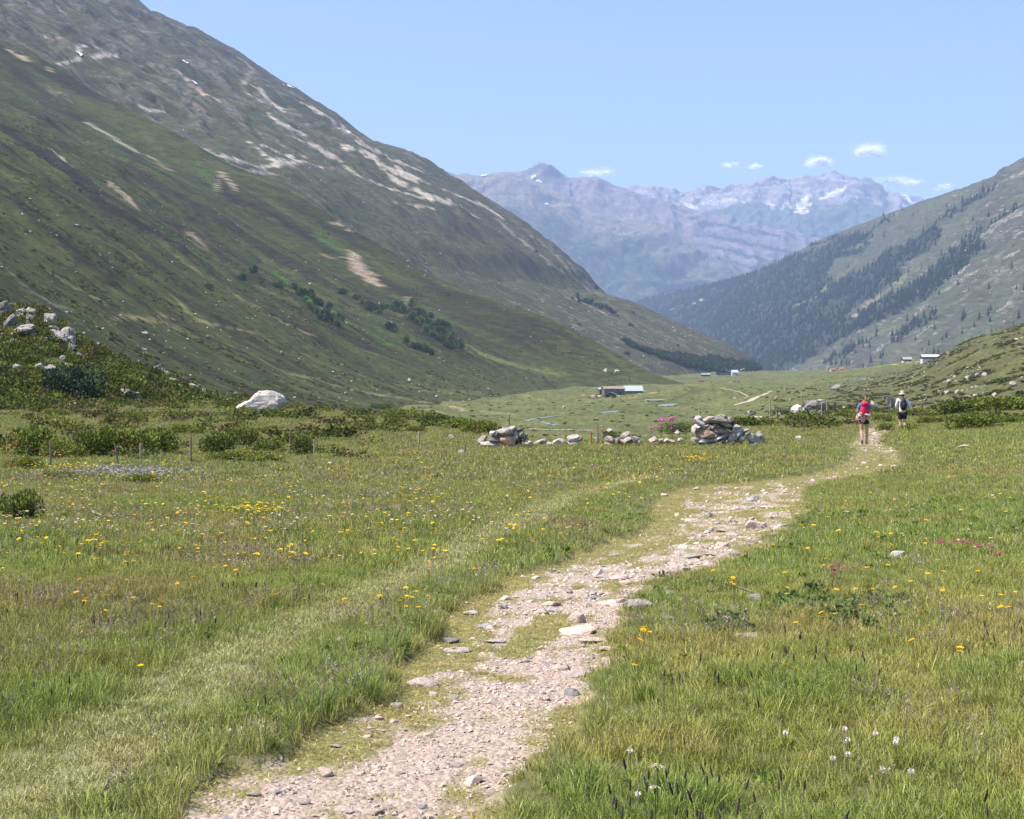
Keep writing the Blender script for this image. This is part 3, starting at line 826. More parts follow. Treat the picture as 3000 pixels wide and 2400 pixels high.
# ---- far ranges
M_FAR = terrain_mat('far_rock_and_turf', 30.0, 10.0, 0.6)
def far_range(name, ridge, Y, foot_py, dY, nu, nv, rough, colf, seed, profile=0.9):
    P, t = flank([(a, b, Y) for a, b in ridge], [(a, foot_py, Y - dY) for a, b in ridge], nu, nv, profile, key_r=[p[0] for p in ridge], key_f=[p[0] for p in ridge])
    T = Surf(P); n = T.normals()
    tt = np.broadcast_to(t[None, :], P.shape[:2]); X = P[..., 0]
    lo = smooth(-0.01, 0.10, tt)
    w = fbm(X / 1330, tt * 3, 3, seed) * 220
    d = (ridged((X + w) / 920, tt * 1.6, 4, seed + 3) * 1.0 + ridged((X + w) / 280, tt * 4, 4, seed + 7) * 0.45) * rough * lo
    d += fbm(X / 90, tt * 26, 4, seed + 11) * rough * 0.16 * (0.4 + 0.6 * lo)
    S = Surf(P + n * d[..., None])
    colf(S, X.ravel(), tt.ravel(), w.ravel(), (d / rough).ravel())
    S.col *= (1 + 0.14 * rng.standard_normal(len(S.col))).clip(.5, 1.6)[:, None]
    S.build(name, M_FAR)
    return S

def c_F1(S, X, t, w, d):
    S.col[:] = (0.036, 0.056, 0.034)
    S.mix(smooth(0.0, 0.5, fbm((X + w) / 260, t * 8, 5, 301)) * 0.6, (0.11, 0.125, 0.065))
    S.mix(smooth(0.35, 0.1, t + fbm(X / 200, t * 9, 4, 305) * 0.15) * 0.85, (0.19, 0.165, 0.145))
    S.mix(smooth(0.3, 0.6, fbm(X / 60, t * 40, 3, 307)) * 0.4, (0.22, 0.2, 0.17))
    for pts, wd, c, a in [([(1950, 850), (2040, 850), (2140, 850), (2220, 860)], [50, 110, 100, 70], (0.010, 0.02, 0.016), 1),
                          ([(1930, 800), (2000, 800)], 40, (0.012, 0.022, 0.016), .9), ([(1960, 830), (2060, 815), (2120, 830)], 14, (0.11, 0.14, 0.06), .8),
                          ([(1580, 520), (1620, 560), (1660, 600)], [20, 30, 20], (0.24, 0.2, 0.165), .7), ([(1560, 590), (1600, 610), (1640, 600)], 20, (0.25, 0.21, 0.18), .6)]:
        S.paint(pts, wd, c, a, step=20)
def c_F2(S, X, t, w, d):
    S.col[:] = (0.165, 0.135, 0.13)
    S.mix(smooth(0.0, 0.5, fbm((X + w) / 200, t * 5, 5, 311)) * 0.6, (0.15, 0.125, 0.11))
    S.mix(smooth(0.1, 0.6, d) * 0.4, (0.20, 0.165, 0.15))
    S.paint([(1545, 500), (1585, 490), (1640, 515)], [24, 50, 24], (0.075, 0.07, 0.075), .9, step=20)
    for pts, wd in [([(2060, 655), (2180, 670), (2300, 695), (2390, 725)], [8, 14, 18, 20]), ([(2040, 690), (2160, 705), (2280, 730), (2340, 745)], [8, 14, 18, 14]),
                    ([(2080, 720), (2180, 745), (2270, 770)], [10, 20, 20]), ([(2130, 760), (2220, 790)], [20, 26]), ([(2020, 640), (2120, 660), (2220, 690)], 8), ([(2090, 690), (2200, 720)], 9)]:
        S.paint(pts, wd, (0.025, 0.03, 0.03), .95, step=20, noise_amt=0.9)
def c_F3(S, X, t, w, d):
    S.col[:] = (0.27, 0.245, 0.235)
    S.mix(smooth(0.05, 0.4, fbm((X + w) / 110, t * 6, 5, 321)) * 0.7, (0.13, 0.125, 0.125))
    lo = smooth(0.30, 0.42, t + fbm(X / 300, t * 5, 4, 325) * 0.10)
    S.mix(lo * 0.95, (0.065, 0.10, 0.05))
    S.mix(lo * smooth(0.2, 0.6, fbm(X / 120, t * 30, 4, 327)) * 0.4, (0.06, 0.085, 0.05))
    TAL = (0.66, 0.60, 0.54)
    for pts, wd, c, a in [([(2500, 545), (2450, 565), (2400, 585)], [10, 18, 16], TAL, .95), ([(2360, 580), (2350, 600), (2345, 620)], [10, 30, 26], TAL, .95),
                          ([(2390, 575), (2375, 600), (2365, 622)], [6, 8, 10], TAL, .9), ([(2250, 590), (2260, 610)], [20, 26], TAL, .7), ([(2290, 565), (2300, 590), (2290, 612)], [5, 6, 8], TAL, .8),
                          ([(2315, 565), (2302, 585), (2318, 610)], [5, 5, 6], TAL, .7), ([(2180, 592), (2130, 585), (2060, 595)], [12, 14, 14], TAL, .55), ([(2010, 600), (2040, 610)], 16, TAL, .6),
                          ([(2530, 530), (2560, 560), (2590, 590)], [20, 60, 80], (0.10, 0.115, 0.075), .8), ([(2510, 575), (2508, 595)], 7, TAL, .6),
                          ([(2120, 560), (2200, 545), (2300, 540)], [8, 12, 8], (0.11, 0.125, 0.07), .8), ([(1860, 548), (1920, 560)], 12, (0.11, 0.11, 0.085), .8)]:
        S.paint(pts, wd, c, a, step=16, noise_amt=0.7)
def c_F4(S, X, t, w, d):
    S.col[:] = (0.16, 0.17, 0.2)
    S.mix(smooth(0.0, 0.4, fbm(X / 160, t * 7, 4, 331)) * 0.9, SNOW)

FR1 = far_range('far_green_mountain', [(1100, 470), (1290, 498), (1340, 512), (1362, 508), (1385, 514), (1420, 516), (1445, 508), (1475, 504), (1500, 508), (1530, 520), (1575, 540), (1620, 556), (1684, 588), (1762, 621),
                 (1814, 638), (1892, 644), (1964, 673), (2022, 700), (2106, 745), (2139, 764), (2184, 792), (2260, 850), (2400, 960)], 10600, 1130, 1500, 300, 150, 84, c_F1, 401)
FR2 = far_range('far_brown_ridge', [(1200, 560), (1440, 520), (1480, 506), (1520, 504), (1545, 498), (1560, 486), (1578, 477), (1592, 477), (1612, 484), (1640, 504), (1666, 521), (1700, 521), (1749, 519), (1770, 528), (1795, 541),
                 (1840, 557), (1900, 578), (2015, 609), (2120, 641), (2217, 667), (2314, 687), (2390, 712), (2500, 790), (2600, 860)], 12800, 1000, 1500, 280, 130, 115, c_F2, 421)
FR3 = far_range('far_cliff_mountain', [(1650, 590), (1780, 560), (1830, 548), (1856, 540), (1875, 543), (1899, 549), (1951, 561), (2003, 570), (2048, 562), (2119, 556), (2184, 543), (2236, 536), (2308, 537), (2320, 536), (2334, 527), (2350, 520), (2366, 514),
                 (2390, 518), (2412, 516), (2430, 512), (2441, 509), (2464, 517), (2480, 516), (2496, 514), (2503, 522), (2506, 533), (2518, 529), (2529, 527), (2548, 540), (2574, 562), (2613, 580), (2665, 600), (2760, 640), (2900, 700)], 14800, 820, 1400, 330, 130, 135, c_F3, 441)
FR4 = far_range('far_snowy_peaks', [(2440, 640), (2540, 585), (2562, 572), (2574, 560), (2590, 553), (2600, 556), (2613, 567), (2630, 573), (2650, 570), (2671, 573), (2690, 574), (2704, 580), (2718, 586), (2760, 600), (2850, 640)], 17000, 760, 800, 120, 60, 60, c_F4, 461)

# ---- snow left on the mountains
def snow_patch(S, pts, w, name='snow_patch'):
    m = S.stroke_mask(pts, w, 0.35, seed=21).reshape(S.nu, S.nv)
    f = grid_faces(S.nu, S.nv)
    keep = m.ravel()[f].mean(1) > 0.45
    if keep.sum() < 1:
        k = S.locate(*pts[len(pts) // 2]); keep = (f == k).any(1)
    f = f[keep]
    used = np.unique(f); remap = np.zeros(len(S.flat), np.int64); remap[used] = np.arange(len(used))
    n = S.normals().reshape(-1, 3)[used]
    lift = max(0.25, S.flat[used][:, 1].mean() * 0.0009)
    me = mesh_from_np(name, S.flat[used] + n * lift, remap[f]); me.materials.append(M_SNOW)
    o = link(bpy.data.objects.new(name, me)); o['kind'] = 'structure'
    return o
M_SNOW = plain_mat('old_snow', SNOW, 0.6, 0.05, 0.3)
for S, pts, w in [(SF2, [(215, 161), (224, 158), (232, 159)], 15), (SF2, [(548, 232), (560, 239), (576, 249)], [5, 10, 7]), (SF2, [(537, 181), (543, 185)], 4), (SF2, [(835, 254), (855, 258)], 6),
                  (SF2, [(1018, 388), (1026, 391)], 5), (FR1, [(1408, 518), (1425, 512)], 6), (FR1, [(1594, 602), (1608, 602)], 9),
                  (FR2, [(1556, 518), (1575, 530), (1590, 538)], [5, 9, 7]), (FR3, [(2225, 537), (2252, 536)], 5), (FR3, [(2150, 557), (2158, 557)], 5), (FR4, [(2604, 573), (2618, 578)], 11)]:
    snow_patch(S, pts, w)

# ---- rocky knoll on the left, in front of the valley
M_KNOLL = terrain_mat('knoll_turf', 0.35, 0.10, 0.5)
silK = [(-700, 850), (-300, 875), (0, 897), (60, 900), (110, 912), (150, 940), (200, 985), (250, 1015), (300, 1035), (400, 1082), (480, 1110), (540, 1135), (600, 1165), (660, 1192), (760, 1215)]
kp = np.arange(-700, 760, 3.0)
ks = np.interp(kp, [p[0] for p in silK], [p[1] for p in silK])
Yk = np.interp(kp, [-700, 0, 300, 600, 760], [150, 140, 125, 110, 100])
Y0 = np.interp(kp, [-700, 0, 300, 600, 760], [72, 74, 80, 90, 96])
nvk = 170
tk = np.concatenate([np.linspace(0, 1, nvk - 24), 1 + np.linspace(0.03, 0.6, 24)])
KP = np.zeros((len(kp), nvk, 3))
zb = ground_z(ray_x(kp, Y0), Y0) - 0.25
zr = ray_z(ks, Yk)
for j, t in enumerate(tk):
    Y = Y0 + (Yk - Y0) * t
    if t <= 1: z = zb + (zr - zb) * (0.65 * t + 0.35 * math.sin(t * math.pi / 2)) ** 1.15
    else: z = zr - (t - 1) ** 1.3 * 26
    KP[:, j] = np.stack([ray_x(kp, Y), Y, z], 1)
Xk, Yk2 = KP[..., 0], KP[..., 1]
KP[..., 2] += (fbm(Xk / 7, Yk2 / 7, 4, 211) * 0.7 + fbm(Xk / 1.6, Yk2 / 1.6, 3, 213) * 0.16) * smooth(0, 0.15, tk)[None, :] * (1 - 0.6 * np.exp(-((tk - 1) / 0.08) ** 2))[None, :]
SFK = Surf(KP)
SFK.col[:] = (0.10, 0.115, 0.032)
xk, yk = SFK.flat[:, 0], SFK.flat[:, 1]
SFK.mix(smooth(0, 0.5, fbm(xk / 5, yk / 5, 4, 217)) * 0.7, (0.095, 0.10, 0.032))
SFK.mix(smooth(0.1, 0.5, fbm(xk / 3, yk / 3, 4, 219)) * 0.6, (0.05, 0.045, 0.024))
SFK.build('rocky_hillside', M_KNOLL)

# ------------------------------------------------------------------ river, track and road on the valley floor
def ribbon(name, pts, mat, lift=0.05, step=10, kind='structure'):
    P = []
    for (a, b) in zip(pts[:-1], pts[1:]):
        n = max(1, int(math.hypot(b[0] - a[0], (b[1] - a[1]) * 2) / step))
        for k in range(n):
            f = k / n; P.append([a[i] + (b[i] - a[i]) * f for i in range(3)])
    P.append(list(pts[-1]))
    C = [ground_hit(p[0], p[1], 105) for p in P]
    V = []; Fc = []
    for i, c in enumerate(C):
        a = C[max(i - 1, 0)]; b = C[min(i + 1, len(C) - 1)]
        t = (b - a); t.z = 0; t.normalize(); nrm = Vector((-t.y, t.x, 0))
        wv = P[i][2] / 2 * (1 + 0.35 * mnoise.noise(Vector((i * 0.7, 3.1, 0))))
        for s in (-1, -0.33, 0.33, 1):
            q = c + nrm * wv * s
            V.append((q.x, q.y, float(ground_z(q.x, q.y)) + lift + (0.02 if abs(s) < 0.5 else -0.02)))
        if i:
            for k in range(3):
                a0 = (i - 1) * 4 + k; Fc.append((a0, a0 + 1, a0 + 5, a0 + 4))
    me = mesh_from_np(name, np.array(V), np.array(Fc)); me.materials.append(mat)
    o = link(bpy.data.objects.new(name, me)); o['kind'] = kind
    return o
def water_mat():
    t = NT('stream_water')
    n = t.noise(1.2, 3, 0.6, t.pos())
    c = t.ramp(n, [(0.35, (0.16, 0.17, 0.17)), (0.62, (0.20, 0.21, 0.21)), (0.72, (0.7, 0.72, 0.74))])
    t.principled(c, 0.32, t.bump(n, 0.35, 0.25), 0.4)
    return t.m
M_WATER = water_mat()
M_TRACK = plain_mat('dusty_track', (0.36, 0.32, 0.24), 0.9, 0.2, 0.5)
M_ROAD = plain_mat('grey_road', (0.21, 0.21, 0.215), 0.85, 0.12, 0.5)
ribbon('stream', [(1538, 1234, 1.8), (1568, 1228, 2.4), (1600, 1223, 1.4), (1640, 1217, 0.9)], M_WATER, 0.10)
ribbon('stream', [(1580, 1234, 1.5), (1610, 1243, 2.0), (1634, 1246, 2.6)], M_WATER, 0.10)
ribbon('stream', [(1755, 1211, 2.4), (1780, 1208, 4.0), (1808, 1204, 2.0)], M_WATER, 0.10)
ribbon('stream', [(1938, 1190, 5.0), (1958, 1186, 9.0), (1978, 1183, 5.0)], M_WATER, 0.10)
ribbon('farm_track', [(2150, 1187, 1.6), (2195, 1176, 2.6), (2215, 1165, 3.2), (2240, 1156, 2.8), (2258, 1147, 2.4), (2248, 1140, 1.6)], M_TRACK, 0.12)
ribbon('farm_track', [(2180, 1168, 0.8), (2192, 1162, 0.8), (2170, 1150, 0.9), (2110, 1137, 0.9)], M_TRACK, 0.12)
ribbon('road', [(2438, 1140, 4.5), (2448, 1133, 4.5), (2458, 1126, 5.0)], M_ROAD, 0.15)
ribbon('farm_track', [(2470, 1112, 2.0), (2520, 1111, 2.0), (2560, 1112, 2.0)], M_ROAD, 0.15)

# ------------------------------------------------------------------ haze
def haze_box():
    me = bpy.data.meshes.new('haze'); bm = bmesh.new()
    bmesh.ops.create_cube(bm, size=1.0); bm.to_mesh(me); bm.free()
    o = link(bpy.data.objects.new('haze', me))
    x0, x1, y0, y1, z0, z1 = -12000, 17000, -80, 20000, -620, 2420
    o.scale = (x1 - x0, y1 - y0, z1 - z0); o.location = ((x0 + x1) / 2, (y0 + y1) / 2, (z0 + z1) / 2)
    t = NT('haze_air')
    v = t.n('ShaderNodeVolumePrincipled')
    v.inputs['Color'].default_value = (0.49, 0.64, 1.0, 1)
    v.inputs['Density'].default_value = 0.000064
    v.inputs['Anisotropy'].default_value = 0.0
    t.l(v.outputs[0], t.out.inputs['Volume'])
    me.materials.append(t.m)
    o['kind'] = 'stuff'
haze_box()
# ------------------------------------------------------------------ scattering as geometry-node instances (uncountable cover only)
def gn_scatter(name, P, protos, scale, rot, idx, col):
    N = len(P)
    me = bpy.data.meshes.new(name)
    me.vertices.add(N); me.vertices.foreach_set('co', np.ascontiguousarray(P, dtype=np.float32).ravel())
    def add(nm, typ, key, arr, dt=np.float32):
        a = me.attributes.new(nm, typ, 'POINT'); a.data.foreach_set(key, np.ascontiguousarray(arr, dtype=dt).ravel())
    s = np.asarray(scale, float)
    if s.ndim == 1: s = np.repeat(s[:, None], 3, 1)
    add('scl', 'FLOAT_VECTOR', 'vector', s); add('rot', 'FLOAT_VECTOR', 'vector', rot); add('pick', 'INT', 'value', idx, np.int32)
    c4 = np.ones((N, 4)); c4[:, :3] = col; add('tint', 'FLOAT_COLOR', 'color', c4)
    o = link(bpy.data.objects.new(name, me))
    coll = bpy.data.collections.new(name + '_kinds')
    for i, p in enumerate(protos):
        p.name = f'{name}_kind_{i:02d}'
        coll.objects.link(p)
    g = bpy.data.node_groups.new(name + '_scatter', 'GeometryNodeTree')
    g.interface.new_socket('Geometry', in_out='INPUT', socket_type='NodeSocketGeometry')
    g.interface.new_socket('Geometry', in_out='OUTPUT', socket_type='NodeSocketGeometry')
    gi = g.nodes.new('NodeGroupInput'); go = g.nodes.new('NodeGroupOutput')
    ci = g.nodes.new('GeometryNodeCollectionInfo'); ci.inputs['Collection'].default_value = coll
    ci.inputs['Separate Children'].default_value = True; ci.inputs['Reset Children'].default_value = True
    iop = g.nodes.new('GeometryNodeInstanceOnPoints'); iop.inputs['Pick Instance'].default_value = True
    def nattr(nm, typ):
        n = g.nodes.new('GeometryNodeInputNamedAttribute'); n.data_type = typ; n.inputs['Name'].default_value = nm
        return n.outputs['Attribute']
    g.links.new(gi.outputs[0], iop.inputs['Points']); g.links.new(ci.outputs[0], iop.inputs['Instance'])
    g.links.new(nattr('pick', 'INT'), iop.inputs['Instance Index'])
    e2r = g.nodes.new('FunctionNodeEulerToRotation'); g.links.new(nattr('rot', 'FLOAT_VECTOR'), e2r.inputs[0])
    g.links.new(e2r.outputs[0], iop.inputs['Rotation']); g.links.new(nattr('scl', 'FLOAT_VECTOR'), iop.inputs['Scale'])
    g.links.new(iop.outputs[0], go.inputs[0])
    md = o.modifiers.new('scatter', 'NODES'); md.node_group = g
    o['kind'] = 'stuff'
    return o

# ------------------------------------------------------------------ grass blades
def grass_mat(name, trans=0.35, inst=True, straw=(0.42, 0.36, 0.18), strawy=0.35, gloss=0.04, upw=0.8):
    t = NT(name)
    c = t.attr('tint', 'INSTANCER').outputs['Color']
    b = t.attr('bl').outputs['Fac']
    k = t.ramp(b, [(0.0, (0.55, 0.55, 0.55)), (0.6, (1.05, 1.05, 1.05)), (1.0, (1.4, 1.4, 1.3))])
    c1 = t.mixc(1.0, c, k, 'MULTIPLY')
    f = t.math('MULTIPLY', t.math('GREATER_THAN', b, 0.80), strawy)
    c2 = t.mixc(f, c1, straw)
    d = t.n('ShaderNodeBsdfDiffuse'); tr = t.n('ShaderNodeBsdfTranslucent'); gl = t.n('ShaderNodeBsdfGlossy')
    gl.inputs['Roughness'].default_value = 0.45; gl.inputs['Color'].default_value = (0.9, 0.95, 1, 1)
    t.l(c2, d.inputs[0]); t.l(c2, tr.inputs[0])
    va = t.n('ShaderNodeVectorMath', operation='ADD'); t.l(t.n('ShaderNodeNewGeometry').outputs['Normal'], va.inputs[0]); va.inputs[1].default_value = (0, 0, upw)
    vn = t.n('ShaderNodeVectorMath', operation='NORMALIZE'); t.l(va.outputs[0], vn.inputs[0]); t.l(vn.outputs[0], d.inputs['Normal'])
    m = t.n('ShaderNodeMixShader'); m.inputs[0].default_value = trans; t.l(d.outputs[0], m.inputs[1]); t.l(tr.outputs[0], m.inputs[2])
    m2 = t.n('ShaderNodeMixShader'); m2.inputs[0].default_value = gloss; t.l(m.outputs[0], m2.inputs[1]); t.l(gl.outputs[0], m2.inputs[2])
    t.l(m2.outputs[0], t.out.inputs[0])
    return t.m
M_GRASS = grass_mat('grass_blades')
M_LEAF = grass_mat('small_leaves', 0.30, strawy=0.0, gloss=0.0)

def proto(name, V, Fc, mat, bl=None):
    me = bpy.data.meshes.new(name); me.from_pydata([tuple(v) for v in V], [], Fc); me.update()
    if bl is not None:
        a = me.attributes.new('bl', 'FLOAT', 'POINT'); a.data.foreach_set('value', np.array(bl, dtype=np.float32))
    me.materials.append(mat)
    return bpy.data.objects.new(name, me)

def tuft(n, rad, h, w, splay, seed, hv=0.45, lean=(0, 0)):
    r = random.Random(seed); V = []; Fc = []; B = []
    for i in range(n):
        a = r.uniform(0, 2 * math.pi); q = rad * math.sqrt(r.random())
        bx_, by_ = q * math.cos(a), q * math.sin(a)
        a2 = a + r.gauss(0, 0.9); hh = h * (1 - hv * r.random()); sp = splay * hh * r.uniform(0.2, 1.2)
        dx, dy = math.cos(a2) * sp + lean[0] * hh, math.sin(a2) * sp + lean[1] * hh
        ww = w * r.uniform(0.6, 1.3); pa = r.uniform(0, math.pi); wx, wy = math.cos(pa) * ww / 2, math.sin(pa) * ww / 2
        b = len(V); v = r.random()
        pts = [(0, -0.02, 1.0), (0.30, 0.5, 0.9), (0.72, 0.85, 0.6)]
        for f, z, k in pts:
            V.append((bx_ + dx * f - wx * k, by_ + dy * f - wy * k, hh * z)); V.append((bx_ + dx * f + wx * k, by_ + dy * f + wy * k, hh * z)); B += [v, v]
        V.append((bx_ + dx * 1.15, by_ + dy * 1.15, hh * (1.0 - 0.15 * splay))); B.append(v)
        Fc += [(b, b + 1, b + 3, b + 2), (b + 2, b + 3, b + 5, b + 4), (b + 4, b + 5, b + 6)]
    return V, Fc, B

def panicle(n, rad, h, seed):
    """thin flowering stems with loose heads"""
    r = random.Random(seed); V = []; Fc = []; B = []
    for i in range(n):
        a = r.uniform(0, 6.28); q = rad * math.sqrt(r.random()); x, y = q * math.cos(a), q * math.sin(a)
        hh = h * r.uniform(0.7, 1.1); dx, dy = r.gauss(0, .12) * hh, r.gauss(0, .12) * hh; w = 0.0009
        b = len(V); v = r.uniform(0.1, 0.9)
        for f in (0, 1):
            V.append((x + dx * f - w, y + dy * f, hh * f)); V.append((x + dx * f + w, y + dy * f, hh * f)); B += [v, v]
        Fc.append((b, b + 1, b + 3, b + 2))
        for k in range(7):
            f = 0.72 + 0.3 * k / 7; ang = r.uniform(0, 6.28); L = 0.02 * (1.1 - k / 9) * h / 0.25
            c = (x + dx * f, y + dy * f, hh * f); b = len(V)
            e = (c[0] + math.cos(ang) * L, c[1] + math.sin(ang) * L, c[2] + L * 0.8)
            V += [c, (e[0] - .0018, e[1] + .0018, e[2]), (e[0] + .0018, e[1] - .0018, e[2] + .006)]; B += [v] * 3
            Fc.append((b, b + 1, b + 2))
    return V, Fc, B

def protos(kind, fn, n, mat=None):
    out = []
    for i in range(n):
        V, Fc, B = fn(i); out.append(proto(kind, V, Fc, mat or M_GRASS, B))
    return out

TUSS = [(120, 2090, 150), (330, 2060, 170), (480, 2090, 100), (2880, 2010, 190), (2990, 1980, 110), (760, 1850, 120), (1020, 1760, 100),
        (1120, 1540, 110), (1250, 1560, 100), (1330, 1530, 90), (880, 1600, 80), (1180, 1660, 90), (930, 2100, 110), (1060, 2030, 90), (1150, 1900, 80), (1230, 1850, 70), (1450, 1720, 60),
        (2330, 2050, 230), (2150, 2000, 180), (2480, 1990, 140), (1880, 2060, 70), (1660, 2250, 70), (1720, 2330, 120), (2000, 2360, 160), (580, 2300, 90),
        (2700, 1320, 60), (2480, 1290, 26), (2420, 1320, 44), (2660, 1262, 40), (1990, 1335, 60), (2180, 1335, 70), (2330, 1330, 60), (1860, 1345, 60), (1690, 1320, 50), (2560, 1240, 20), (2100, 1345, 50)]
TUSS_W = world_band(TUSS)
def tussock_mask(X, Y):
    m = np.zeros(np.shape(X))
    for x, y, w in TUSS_W:
        rx = w * 0.55; ry = max(w * 0.75, 0.22)
        m = np.maximum(m, np.exp(-(((X - x) / rx) ** 2 + ((Y - y) / ry) ** 2)))
    return m

def meadow_sample(d0, d1, rho, seed):
    r = np.random.default_rng(seed)
    half = 0.41
    n = int(rho * half * (d1 ** 2 - d0 ** 2))
    d = np.sqrt(r.uniform(d0 ** 2, d1 ** 2, n)); tx = r.uniform(-half, half, n)
    X = tx * d; Y = d
    keep = Y < edge_d(1500 + F * tx) + 6
    return X[keep], Y[keep], r

def grass_field(X, Y, r):
    """per place: height (m), colour, kind of sward (0 long, 1 short), keep probability"""
    N = len(X)
    ins = path_inside(X, Y); bare = bareness(X, Y); worn = band_mask(WORN, X, Y); tu = tussock_mask(X, Y)
    tp, w = path_t(X, Y)
    left = tp < 0.5
    n1 = fbm(X / 1.7, Y / 1.7, 4, 501); n2 = fbm(X / 0.5, Y / 0.5, 3, 505); n3 = fbm(X / 5, Y / 7, 3, 509)
    h = np.where(left, 0.125, 0.088) * (1 + 0.30 * n1 + 0.25 * n2)
    h = h * (1 - 0.20 * smooth(8, 30, Y)) + np.where(left, 0, 0.02) * smooth(10, 30, Y)
    h = h + tu * np.where(left, 0.10, 0.08)
    h = h * (1 - worn) + 0.045 * worn * (1 + 0.4 * n2)
    edge = smooth(1.0, 0.0, np.where(left, -tp * w, (tp - 1) * w) / 0.35)
    h = h * (1 - 0.35 * edge * (~left))
    h = np.where(ins > 0.5, 0.022 + 0.012 * n2, h)
    c = np.zeros((N, 3)); c[:] = (0.125, 0.165, 0.042)
    def mx(m, k):
        nonlocal c
        m = np.clip(m, 0, 1)[:, None]; c = c * (1 - m) + np.array(k) * m
    mx(smooth(0.0, 0.6, n3) * 0.5, (0.175, 0.175, 0.060))
    mx(smooth(0.1, 0.6, -n3) * 0.5, (0.095, 0.155, 0.035))
    mx(smooth(0.12, 0.5, n1) * 0.5, (0.185, 0.155, 0.072))
    mx(smooth(0.05, 0.45, -n1) * smooth(-.2, .4, n2) * 0.5, (0.075, 0.125, 0.030))
    mx(np.where(left, 0.25, 0.12) * smooth(14, 34, Y), (0.165, 0.14, 0.070))
    band = smooth(7, 9, Y) * smooth(24, 18, Y) * left
    mx(smooth(0.0, 0.5, fbm(X / 2.2, Y / 3, 3, 513)) * band * 0.45, (0.15, 0.12, 0.065))
    # dry, browned turf to the right of the path
    dry = (~left) * smooth(0.0, 0.45, fbm(X / 0.9, Y / 0.9, 3, 517) + 0.15 * smooth(11, 8, Y)) * smooth(5.6, 6.6, Y) * smooth(14, 11, Y)
    mx(dry * 0.28, (0.27, 0.225, 0.105))
    mx(worn * 0.8, (0.185, 0.195, 0.105))
    mx(worn * smooth(.1, .6, n1) * .5, (0.24, 0.21, 0.12))
    near_strip = left * smooth(0.9, 0.1, -tp * w) * (1 - worn)
    mx(near_strip * 0.45, (0.14, 0.18, 0.075))
    h = h * (1 - 0.25 * near_strip)
    mx(tu * 0.6, (0.085, 0.15, 0.034))
    gp = band_mask(GREEN_PATCH, X, Y)
    mx(ins, (0.215, 0.195, 0.085)); mx(ins * gp, (0.21, 0.235, 0.05))
    mx(ins * smooth(0.0, 0.5, n1) * 0.6, (0.155, 0.18, 0.06))
    c *= (1.90, 1.72, 1.20)
    c *= (1 + 0.22 * r.standard_normal(N))[:, None].clip(0.55, 1.5)
    clump = 0.45 + 0.55 * smooth(-0.35, 0.25, fbm(X / 0.22, Y / 0.25, 2, 523) + 0.5 * n2)
    keep = np.where(ins > 0.5, (1 - bare) ** 2 * 0.55, 1 - 0.15 * dry)
    keep = np.where((ins > 0.5) & (Y > 24), keep * 0.8, keep)
    keep = np.where((ins < 0.3) & (worn < 0.4), keep * clump, keep)
    short = (ins > 0.4) | (worn > 0.45)
    return h, c, short, keep, left

def put_grass(name, d0, d1, rho, seed, width, rad, nbl):
    X, Y, r = meadow_sample(d0, d1, rho, seed)
    h, c, short, keep, left = grass_field(X, Y, r)
    k = r.random(len(X)) < keep
    X, Y, h, c, short, left = X[k], Y[k], h[k], c[k], short[k], left[k]
    P = np.stack([X, Y, ground_z(X, Y) - 0.05 * path_inside(X, Y) * (1 - smooth(40, 60, Y)) - 0.004], 1)
    long_p = protos('t', lambda i: tuft(nbl, rad, 0.15, width, 0.55, 10 + i), 4)
    short_p = protos('s', lambda i: tuft(int(nbl * 1.3), rad * 1.1, 0.05, width * 0.9, 1.0, 40 + i, 0.6), 3)
    idx = np.where(short, 4 + r.integers(0, 3, len(X)), r.integers(0, 4, len(X)))
    base = np.where(short, 0.05, 0.15)
    hs = np.maximum(h, 0.012) / base
    s = np.stack([np.where(short, 1.0, np.sqrt(hs))] * 2 + [hs], 1)
    rot = np.stack([r.normal(0, 0.12, len(X)), r.normal(0.05, 0.12, len(X)), r.uniform(0, 6.28, len(X))], 1)
    gn_scatter(name, P, long_p + short_p, s, rot, idx, c)

put_grass('grass', 3.7, 13, 430, 601, 0.0040, 0.055, 22)
put_grass('grass', 13, 30, 115, 602, 0.0065, 0.11, 22)
put_grass('grass', 30, 98, 17, 603, 0.016, 0.26, 26)

# flowering grass heads give the meadow its brown-violet veil
def put_heads(d0, d1, rho, seed, big):
    X, Y, r = meadow_sample(d0, d1, rho, seed)
    h, c, short, keep, left = grass_field(X, Y, r)
    dens = smooth(-0.2, 0.5, fbm(X / 1.6, Y / 2.2, 3, 521)) * np.where(left, 1.0, 0.55)
    k = (~short) & (r.random(len(X)) < dens)
    X, Y, h = X[k], Y[k], h[k]
    P = np.stack([X, Y, ground_z(X, Y)], 1)
    pr = protos('p', lambda i: panicle(5, 0.10 * big, 0.25, 70 + i), 4)
    if big > 1:
        for p in pr:
            for v in p.data.vertices: pass
    tint = np.array([(0.24, 0.17, 0.12), (0.32, 0.26, 0.15), (0.20, 0.15, 0.12)])[r.integers(0, 3, len(X))]
    s = (h * 1.25 + 0.06) / 0.25
    gn_scatter('flowering_grass', P, pr, np.stack([np.full(len(X), 1.0 * big), np.full(len(X), 1.0 * big), s], 1),
               np.stack([r.normal(0, .08, len(X)), r.normal(0, .08, len(X)), r.uniform(0, 6.28, len(X))], 1), r.integers(0, 4, len(X)), tint)
put_heads(4, 14, 44, 611, 1.0)
put_heads(14, 34, 10, 612, 2.0)
put_heads(34, 95, 2.4, 613, 4.0)

